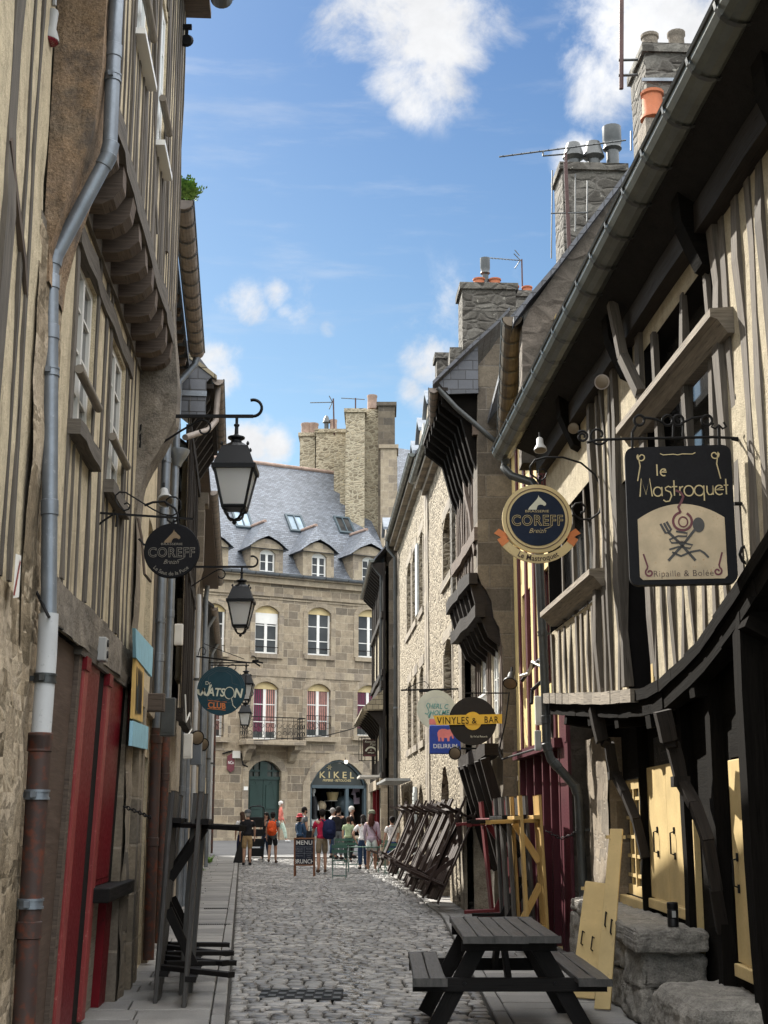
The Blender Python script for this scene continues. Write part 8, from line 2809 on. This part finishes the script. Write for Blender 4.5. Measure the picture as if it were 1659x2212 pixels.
# ---- menu board, chairs, cafe table, display stand
def menu_board():
 p = ground(657, 1893)
 root = thing('menu_board', 'wooden framed chalkboard listing a menu, standing on the cobbles', 'menu board', p)
 hh = 78 / FPX * p.y * 1.02; w = 43 / FPX * p.y
 M = Matrix.Rotation(R(8), 3, 'X')
 P = lambda x, y, z: p + M @ V((x, y, z))
 for sx in (-1, 1):
  m = MB(); m.beam(P(sx * w * .47, 0, 0), P(sx * w * .47, 0, hh), .045, .035, (0, 1, 0)); m.build('leg', MT['frame_wood'], root)
  m = MB(); m.beam(P(sx * w * .47, .45, -.06) , P(sx * w * .47, .02, hh * .97), .04, .03, (0, 1, 0)); m.build('leg', MT['frame_wood'], root)
 for z in (hh - .02, hh * .29):
  m = MB(); m.beam(P(-w * .5, -.012, z), P(w * .5, -.012, z), .035, .045, (0, 1, 0)); m.build('rail', MT['frame_wood'], root)
 m = MB(); m.hexa([P(-w * .46, -.005, hh * .30), P(w * .46, -.005, hh * .30), P(w * .46, .015, hh * .30), P(-w * .46, .015, hh * .30), P(-w * .46, -.005, hh * .98), P(w * .46, -.005, hh * .98), P(w * .46, .015, hh * .98), P(-w * .46, .015, hh * .98)])
 m.build('slate', MT['blackboard'], root)
 m = MB(); up = M @ Z
 text_mb(m, 'MENU', P(0, -.012, hh * .82), X, up, hh * .115, 'C', 0, 1.0, .01); m.build('lettering', MT['chalk'], root); m = MB(); text_mb(m, 'BRUNCH', P(0, -.012, hh * .335), X, up, hh * .115, 'C', 0, .82, .01); m.build('lettering', MT['chalk'], root)
 for s, x, z in (('GRILLED', -.24, .69), ('CHEESE', -.24, .63), ('PÂTES', .22, .69), ('Légumes', -.22, .52)):
  m = MB(); text_mb(m, s, P(x * w, -.012, hh * z), X, up, hh * .042, 'C', .1, .9, .0); m.build('lettering', MT['chalk_dim'], root)
 m = MB(); strokes(m, [[(-.42 * w, .76 * hh), (.42 * w, .76 * hh)], [(0, .75 * hh), (0, .48 * hh)], [(-.42 * w, .59 * hh), (.42 * w, .60 * hh)], [(.08 * w, .64 * hh), (.2 * w, .65 * hh), (.36 * w, .64 * hh)], [(.12 * w, .55 * hh), (.22 * w, .54 * hh), (.34 * w, .555 * hh)], [(.14 * w, .49 * hh), (.32 * w, .49 * hh)]], p + V((0, -.02, 0)), X, up, .004)
 m.build('rule', MT['chalk_dim'], root)
menu_board()

def bistro_chair():
 root = thing('folding_chair', 'x', 'chair', (0, 0, 0), 'green folding chairs of the terrace')
 g = MT['bistro_green']
 for i in range(6):
  m = MB(); m.beam((-.2, -.17 + i * .066, .46), (.2, -.17 + i * .066, .46), .04, .018); m.build('seat_slat', g, root)
 for z in (.70, .82):
  m = MB(); m.beam((-.205, -.22 - (z - .46) * .1, z), (.205, -.22 - (z - .46) * .1, z), .02, .085); m.build('back_slat', g, root)
 for sx in (-1, 1):
  m = MB(); m.beam((sx * .19, .22, 0), (sx * .19, -.27, .87), .022, .016, (1, 0, 0)); m.build('leg', g, root)
  m = MB(); m.beam((sx * .17, -.24, 0), (sx * .17, .20, .46), .022, .016, (1, 0, 0)); m.build('leg', g, root)
 for (y, z) in ((.19, .06), (-.21, .06)):
  m = MB(); m.tube([(-.19, y, z), (.19, y, z)], .009, 6); m.build('stretcher', g, root)
 return root
CH = bistro_chair()
for i, (u, v, a, lb) in enumerate(((733, 1897, 0, 'green folding chair nearest the menu board, seen from behind'), (733, 1872, 15, 'dark green folding chair just beyond the one by the menu board'), (762, 1872, -10, 'green folding chair on the far side of the small terrace table'),
        (846, 1890, 5, 'green folding chair in front of the boy in a white shirt'), (816, 1878, 60, 'green folding chair turned sideways beside the woman in white shorts'))):
 o = CH if i == 0 else copy_tree(CH)
 o.location = ground(u, v); o.rotation_euler = (0, 0, R(a)); o['label'] = lb
def cafe_table():
 p = ground(785, 1884)
 root = thing('terrace_table', 'small dark green folding table among the green chairs', 'table', p)
 m = MB(); m.box(p + V((0, 0, .71)), (1.0, .6, .025)); m.build('tabletop', MT['bistro_green'], root)
 for sx in (-1, 1):
  for sy in (-1, 1):
   m = MB(); m.tube([p + V((sx * .44, sy * .26, 0)), p + V((sx * .40, -sy * .24, .70))], .012, 6); m.build('leg', MT['bistro_green'], root)
cafe_table()

def display_stand():
 p = ground(552, 1861)
 root = thing('display_stand', 'tall black arched metal display stand among the walkers', 'stand', p)
 w, h = .50, 1.83
 m = MB(); m.tube([p + V((-w / 2, 0, 0)), p + V((-w / 2, .1, h - .12))] + [p + V((q[0], .1, q[1])) for q in ((-w / 2 + .03, h - .03), (-w / 2 + .12, h), (w / 2 - .12, h), (w / 2 - .03, h - .03))] + [p + V((w / 2, .1, h - .12)), p + V((w / 2, 0, 0))], .022, 8); m.build('frame', MT['lamp_black'], root, smooth=True)
 for z, d in ((.3, .28), (.62, .26), (.95, .24), (1.3, .34)):
  m = MB(); m.box(p + V((0, .08, z)), (w - .05, .04, d)); m.build('panel', MT['black_plastic'], root, bevel=.01)
 m = MB(); m.beam(p + V((-.2, .1, .3)), p + V((-.2, .6, 0)), .03, .03); m.beam(p + V((.2, .1, .3)), p + V((.2, .6, 0)), .03, .03); m.build('prop', MT['lamp_black'], root)
 p = ground(515, 1864)
 root = thing('folded_board', 'flat black folded board leaning beside the man in tan shorts', 'board', p)
 m = MB(); m.hexa([p + V(q) for q in ((-.14, 0, 0), (.14, 0, 0), (.14, .06, 0), (-.14, .06, 0), (.10, .2, 1.0), (.26, .2, 1.0), (.26, .24, 1.0), (.10, .24, 1.0))]); m.build('panel', MT['black_plastic'], root)
 m = MB(); m.beam(p + V((-.15, .0, 0)), p + V((.09, .2, 1.02)), .03, .04); m.build('edge', MT['lamp_black'], root)
display_stand()
# ---------------------------------------------------------------- people
for nm, c in (('hair_brown', (.05, .028, .018)), ('hair_dark', (.015, .012, .011)), ('hair_grey', (.30, .29, .28)), ('hair_white', (.70, .68, .64)), ('hair_auburn', (.07, .025, .018)),
   ('cloth_black', (.014, .014, .017)), ('cloth_tan', (.33, .23, .12)), ('cloth_khaki', (.24, .19, .13)), ('cloth_white', (.72, .72, .72)), ('cloth_grey', (.10, .11, .12)), ('cloth_orange', (.62, .09, .025)),
   ('cloth_coral', (.58, .17, .13)), ('cloth_mint', (.45, .55, .46)), ('cloth_denim', (.035, .07, .13)), ('cloth_jeans', (.02, .04, .085)), ('cloth_pink', (.42, .02, .06)), ('cloth_navy', (.012, .018, .06)),
   ('cloth_lilac', (.46, .35, .42)), ('cloth_leaf', (.36, .45, .27)), ('cloth_red', (.40, .05, .06)), ('cloth_blue', (.03, .07, .22)), ('cloth_olive', (.20, .21, .15)), ('shoe_dark', (.02, .02, .022)), ('shoe_white', (.6, .6, .6)), ('shoe_brown', (.08, .05, .035))):
 paint(nm, c, .85, .22, 14, .5, .2)

def skin_obj(name, vs, es, rs, mat, parent, root=0, sub=1):
 me = bpy.data.meshes.new(name)
 me.from_pydata([tuple(p) for p in vs], es, [])
 me.materials.append(MT[mat])
 o = bpy.data.objects.new(name, me); COL.objects.link(o); o.parent = parent
 md = o.modifiers.new('skin', 'SKIN'); md.use_smooth_shade = True; md.branch_smoothing = .6
 d = me.skin_vertices[0].data
 for i, r in enumerate(rs):
  d[i].radius = (r, r) if not isinstance(r, tuple) else r
  d[i].use_root = (i == root)
 if sub:
  s = o.modifiers.new('sub', 'SUBSURF'); s.levels = sub; s.render_levels = sub
 return o

def person(label, p, h, yaw, top='cloth_white', bottom='cloth_jeans', legs='long', hair='hair_brown', hairlen=0, shoe='shoe_dark', arms=((-.30, .04), (.30, .04)), step=0.0, hat=None, woman=False,
  sleeves='short', toplen=.86, elbow=None, seated=False, turn=0, beard=False):
 """origin between the feet, faces local +Y; arms: per side (elbow out, bend forward)"""
 k = h / 1.75
 root = thing('person', label, 'person')
 J = {}
 sw = .165 if woman else .19
 J['pel'] = V((0, 0, .94)); J['wai'] = V((0, .005, 1.10)); J['che'] = V((0, .0, 1.28)); J['ncb'] = V((0, -.012, 1.44)); J['nck'] = V((0, .0, 1.52)); J['hd'] = V((0, .015, 1.61)); J['ht'] = V((0, .0, 1.70))
 for s, n in ((-1, 'l'), (1, 'r')):
  st = step * s
  J['sh' + n] = V((s * sw, -.005, 1.40));
  e = arms[0 if s < 0 else 1]
  J['el' + n] = V((s * (sw + e[0] * s * .0 + .05 + max(0, e[2] if len(e) > 2 else 0)), -.02 + e[1] * .35, 1.12))
  wr = V((s * (sw + .05 + (e[3] if len(e) > 3 else 0)), .02 + e[1], 1.12 - math.sqrt(max(.0, .0625 - min(.06, (e[1] * .75) ** 2))) + (.05 if e[1] > .2 else 0)))
  J['wr' + n] = wr
  d = (wr - J['el' + n]).normalized()
  J['pa' + n] = wr + d * .055
  J['hi' + n] = V((s * .085, 0, .90)); J['kn' + n] = V((s * .095, .03 + st * .5, .49)); J['an' + n] = V((s * .10, -.03 + st, .085 + (.05 if st < -.1 else 0))); J['to' + n] = V((s * .115, .13 + st, .03))
 names = []; rs = []; es = []
 def vert(n, r): names.append(n); rs.append(r); return len(names) - 1
 R_ = dict(pel=(.15, .11), wai=(.125 if not woman else .11, .095), che=(.15 if not woman else .13, .105), ncb=(.075, .065), nck=.052, hd=(.078, .095), ht=(.062, .075))
 for n in ('pel', 'wai', 'che', 'ncb', 'nck', 'hd', 'ht'): vert(n, R_[n])
 es += [(0, 1), (1, 2), (2, 3), (3, 4), (4, 5), (5, 6)]
 pts = [J[n] for n in names]
 # nose, ears
 for q, r in ((V((0, .108, 1.60)), .014), (V((-.083, .0, 1.60)), .014), (V((.083, .0, 1.60)), .014)):
  pts.append(q); rs.append(r); es.append((5, len(pts) - 1))
 for n in 'lr':
  b = len(pts)
  pts += [J['sh' + n], J['el' + n], J['wr' + n], J['pa' + n]]; rs += [.055, .042, .028, (.034, .018)]
  es += [(2, b), (b, b + 1), (b + 1, b + 2), (b + 2, b + 3)]
  d = (J['pa' + n] - J['wr' + n]).normalized(); sd = V((0, 1, 0)) if abs(d.y) < .7 else V((0, 0, 1)); sd = (sd - d * sd.dot(d)).normalized(); cu = d.cross(sd)
  for i, (off, ln) in enumerate(((.030, .068), (.010, .078), (-.010, .072), (-.030, .055))):
   t = len(pts); a = J['pa' + n] + sd * off + d * .02
   pts += [a + d * ln * .5, a + d * ln + cu * .015 * (1 if n == 'l' else -1)]; rs += [.009, .007]; es += [(b + 3, t), (t, t + 1)]
  t = len(pts); pts += [J['wr' + n] + d * .03 + sd * .035, J['wr' + n] + d * .07 + sd * .055]; rs += [.010, .008]; es += [(b + 2, t), (t, t + 1)]
  b = len(pts)
  pts += [J['hi' + n], J['kn' + n], J['kn' + n].lerp(J['an' + n], .35) + V((0, -.02, 0)), J['an' + n], J['to' + n]]; rs += [.085, .058, .055, .038, (.036, .024)]
  es += [(0, b), (b, b + 1), (b + 1, b + 2), (b + 2, b + 3), (b + 3, b + 4)]
 skin_obj('body', pts, es, rs, 'skin', root)
 # face
 m = MB()
 for s in (-1, 1): m.ball(V((s * .032, .088, 1.625)), .011, 6, 5)
 m.build('eye', MT['cloth_black'], root)
 m = MB(); m.box((0, .098, 1.557), (.045, .012, .010)); m.build('mouth', MT['cloth_red'], root)
 # top
 vs = [V((0, 0, toplen)), V((0, 0, 1.02)), J['wai'], J['che'], V((0, -.012, 1.43)), V((0, -.008, 1.475))]
 r2 = [(.178, .14), (.172, .135), (.155 if not woman else .142, .125), (.178 if not woman else .16, .13), (.115, .085), (.068, .06)]
 e2 = [(0, 1), (1, 2), (2, 3), (3, 4), (4, 5)]
 for n in 'lr':
  b = len(vs)
  vs += [J['sh' + n], J['sh' + n].lerp(J['el' + n], .75)]; r2 += [.075, .068]; e2 += [(3, b), (b, b + 1)]
  if sleeves == 'long': vs += [J['el' + n], J['wr' + n]]; r2 += [.058, .045]; e2 += [(b + 1, b + 2), (b + 2, b + 3)]
 skin_obj('shirt', vs, e2, r2, top, root, 2)
 vs = [V((0, 0, 1.0)), V((0, 0, .92))]; r2 = [(.165, .13), (.168, .135)]; e2 = [(0, 1)]
 for n in 'lr':
  b = len(vs); f = {'short': .8, 'mid': 1.0}.get(legs, 1)
  vs += [J['hi' + n] + V((0, 0, -.06)), J['hi' + n].lerp(J['kn' + n], f)]; r2 += [.105, .09]; e2 += [(1, b), (b, b + 1)]
  if legs == 'long':
   vs += [J['an' + n] + V((0, 0, .02))]; r2 += [.066]; e2 += [(b + 1, b + 2)]
 skin_obj('trousers' if legs == 'long' else 'shorts', vs, e2, r2, bottom, root, 1)
 for n in 'lr':
  m = MB(); a, t = J['an' + n], J['to' + n]
  m.tube([V((a.x, a.y - .05, a.z - .055)), V((a.x, a.y, a.z - .05)), V((t.x, t.y - .04, a.z - .055)), V((t.x, t.y + .03, a.z - .065))], [.034, .046, .048, .03], 8)
  m.build('shoe', MT[shoe], root, smooth=True)
 m = MB()
 m.ball(V((0, -.016, 1.655)), .105, 12, 8, (.90, 1.02, .92));
 if hairlen > 0:
  m.tube([V((0, -.06, 1.66)), V((0, -.095, 1.55)), V((0, -.12, 1.55 - hairlen * .6)), V((0, -.115, 1.55 - hairlen))], [.07, .092, .10, .05], 9)
 else:
  m.ball(V((0, -.04, 1.61)), .088, 10, 7, (.95, .9, 1.0))
 m.build('hair', MT[hair], root, smooth=True)
 if beard:
  m = MB(); m.ball(V((0, .06, 1.545)), .05, 8, 6, (1.1, .9, .9)); m.build('beard', MT[hair], root, smooth=True)
 if hat:
  m = MB(); m.lathe([(.112, 1.66), (.115, 1.70), (.095, 1.755), (.05, 1.78), (.01, 1.785)], (0, -.01, 0), 14)
  if hat[1] == 'cap': m.prism([(-.085, .06), (.085, .06), (.07, .17), (0, .20), (-.07, .17)], V((0, 0, 1.675)), X, Yv, .014)
  else: m.lathe([(.165, 1.645), (.115, 1.68), (.115, 1.69)], (0, -.01, 0), 16)
  m.build('hat', MT[hat[0]], root, smooth=True)
 root.location = p; root.rotation_euler = (0, 0, R(yaw)); root.scale = (k, k, k)
 return root

def pack(p, yaw, h, mat, label, w=.32, hh=.46, side=0.0, name='backpack'):
 k = h / 1.75
 root = thing(name, label, 'backpack')
 m = MB(); c = V((side, -.225, 1.18))
 m.tube([c + V((0, .0, -hh / 2)), c + V((0, -.01, -hh / 2 + .05)), c + V((0, -.02, 0)), c + V((0, 0, hh / 2 - .05)), c + V((0, .02, hh / 2))], [w * .34, w * .50, w * .54, w * .46, w * .25], 12);
 m.v = [(c.x + (q[0] - c.x), c.y + (q[1] - c.y) * .62, q[2]) for q in m.v]
 m.build('bag', MT[mat], root, smooth=True)
 m = MB(); m.ball(c + V((0, -.11, -.08)), .1, 10, 7, (1.0, .5, .9)); m.build('pocket', MT[mat], root, smooth=True)
 for s in (-1, 1):
  m = MB(); m.tube([c + V((s * .10, .08, .16)), V((side * .5 + s * .11, -.06, 1.46)), V((side * .5 + s * .12, .13, 1.34)), V((side * .5 + s * .15, .11, 1.10)), c + V((s * .14, .08, -.14))], .018, 6); m.build('strap', MT[mat], root, smooth=True)
 root.location = p; root.rotation_euler = (0, 0, R(yaw)); root.scale = (k, k, k)
 return root

def G(u, v): return ground(u, v)
q = G(533, 1868)
person('man in tan shorts and dark shirt with a cap, seen from behind', q, 1.72, 5, 'cloth_black', 'cloth_tan', 'mid', 'hair_grey', 0, 'shoe_dark', ((0, .02), (0, .02)), .03, ('cloth_grey', 'cap'))
q = G(521, 1861); person('person in a white top half hidden behind the man in tan shorts', q, 1.66, 20, 'cloth_white', 'cloth_navy', 'long', 'hair_brown', .18, 'shoe_dark', woman=True)
q = G(588, 1864)
person('woman in a grey dress and black shorts wearing an orange backpack, seen from behind', q, 1.66, -4, 'cloth_grey', 'cloth_black', 'short', 'hair_dark', 0, 'shoe_brown', ((0, .02), (0, .02)), .16, woman=True, toplen=.74)
pack(q, -4, 1.66, 'cloth_orange', 'bright orange backpack on the back of the woman in grey')
q = G(573, 1858); person('person in dark clothes and jeans half hidden behind the black display stand', q, 1.62, 150, 'cloth_black', 'cloth_jeans', 'long', 'hair_dark', .12, 'shoe_white', ((0, .2), (0, .2)), .1, woman=True)
q = G(606, 1819); q.z += .02; person('white haired woman in a coral jacket and pale mint trousers striding to the right', q, 1.68, -85, 'cloth_coral', 'cloth_mint', 'long', 'hair_white', 0, 'shoe_white', ((0, .12), (0, -.05)), .27, woman=True, sleeves='long')
q = G(647, 1860); person('woman in a red hat and denim jacket behind the menu board', q, 1.56, -40, 'cloth_denim', 'cloth_black', 'long', 'hair_brown', .06, 'shoe_dark', ((0, .18), (0, .18)), .0, ('cloth_red', 'brim'), woman=True, sleeves='long')
root = thing('handbag', 'dark handbag carried by the woman in the red hat', 'handbag', q + V((.36, -.05, .72)))
m = MB(); c = q + V((.36, -.05, .86)); m.prism([(-.16, -.18), (.16, -.18), (.12, .14), (-.12, .14)], c + V((0, .06, 0)), X, Z, .12); m.build('bag', MT['cloth_black'], root, bevel=.02)
m = MB(); m.tube([c + V((-.09, 0, .13)), c + V((-.06, 0, .30)), c + V((.06, 0, .30)), c + V((.09, 0, .13))], .012, 6); m.build('handle', MT['cloth_black'], root)
q = G(657, 1852); person('dark haired man in a grey shirt looking over the red hat', q, 1.76, -70, 'cloth_grey', 'cloth_jeans', 'long', 'hair_dark', 0, beard=True)
q = G(695, 1884)
person('man in a crimson polo shirt and khaki shorts carrying a navy backpack', q, 1.80, 10, 'cloth_pink', 'cloth_khaki', 'mid', 'hair_dark', 0, 'shoe_brown', ((0, .26), (0, .05)), .05)
pack(q, 10, 1.80, 'cloth_navy', 'navy backpack slung on the right shoulder of the man in crimson', .36, .50, .17)
root = thing('white_cup', 'white paper cup held up by the man in crimson', 'cup', q + V((-.28, .22, 1.10)))
m = MB(); m.lathe([(.028, 0), (.038, .10)], q + V((-.27, .22, 1.10)), 10); m.build('cup', MT['cloth_white'], root)
m = MB(); m.lathe([(.04, .10), (.038, .115), (.02, .118)], q + V((-.27, .22, 1.10)), 10); m.build('lid', MT['paint_white'], root)
q = G(731, 1856); person('man in a black long sleeved top with dark hair in front of the shop', q, 1.80, -20, 'cloth_black', 'cloth_grey', 'long', 'hair_dark', 0, sleeves='long', arms=((0, .05), (0, .24)))
q = G(719, 1852); person('balding man in a white shirt beyond the man in black', q, 1.72, -60, 'cloth_white', 'cloth_jeans', 'long', 'hair_grey', 0)
q = G(760, 1852); person('white haired man in a dark shirt looking right', q, 1.78, -95, 'cloth_black', 'cloth_grey', 'long', 'hair_white', 0, arms=((0, .2), (0, .2)))
q = G(752, 1862); person('child in a pale green patterned top before the shop window', q, 1.50, 0, 'cloth_leaf', 'cloth_black', 'long', 'hair_brown', 0, woman=True)
q = G(803, 1883); person('woman with long auburn hair, a cap, lilac shirt and white shorts, seen from behind', q, 1.74, -8, 'cloth_lilac', 'cloth_white', 'short', 'hair_auburn', .26, 'shoe_white', ((0, .12), (0, .05)), .06, ('cloth_olive', 'cap'), True, 'long', .76)
root = thing('shoulder_bag_strap', 'dark red bag strap slung across the back of the woman in lilac', 'bag strap', q + V((0, 0, 1.1)))
m = MB(); m.tube([q + V((-.10, -.10, 1.46)), q + V((0, -.17, 1.28)), q + V((.14, -.17, 1.05)), q + V((.22, -.04, .92))], .014, 6); m.build('strap', MT['sign_wine'], root)
m = MB(); m.box(q + V((.25, .03, .85)), (.07, .2, .16)); m.build('pouch', MT['sign_wine'], root, bevel=.02)
q = G(784, 1877); person('person in jeans and a white blouse with a hand on the hip', q, 1.62, 10, 'cloth_white', 'cloth_jeans', 'long', 'hair_dark', .1, 'shoe_dark', ((0, .02, .14), (0, .02)), .04, woman=True)
q = G(847, 1880); person('boy in a white t shirt and blue shorts behind the green chair', q, 1.58, 25, 'cloth_white', 'cloth_blue', 'mid', 'hair_dark', 0, 'shoe_white', ((0, .12), (0, .12)))
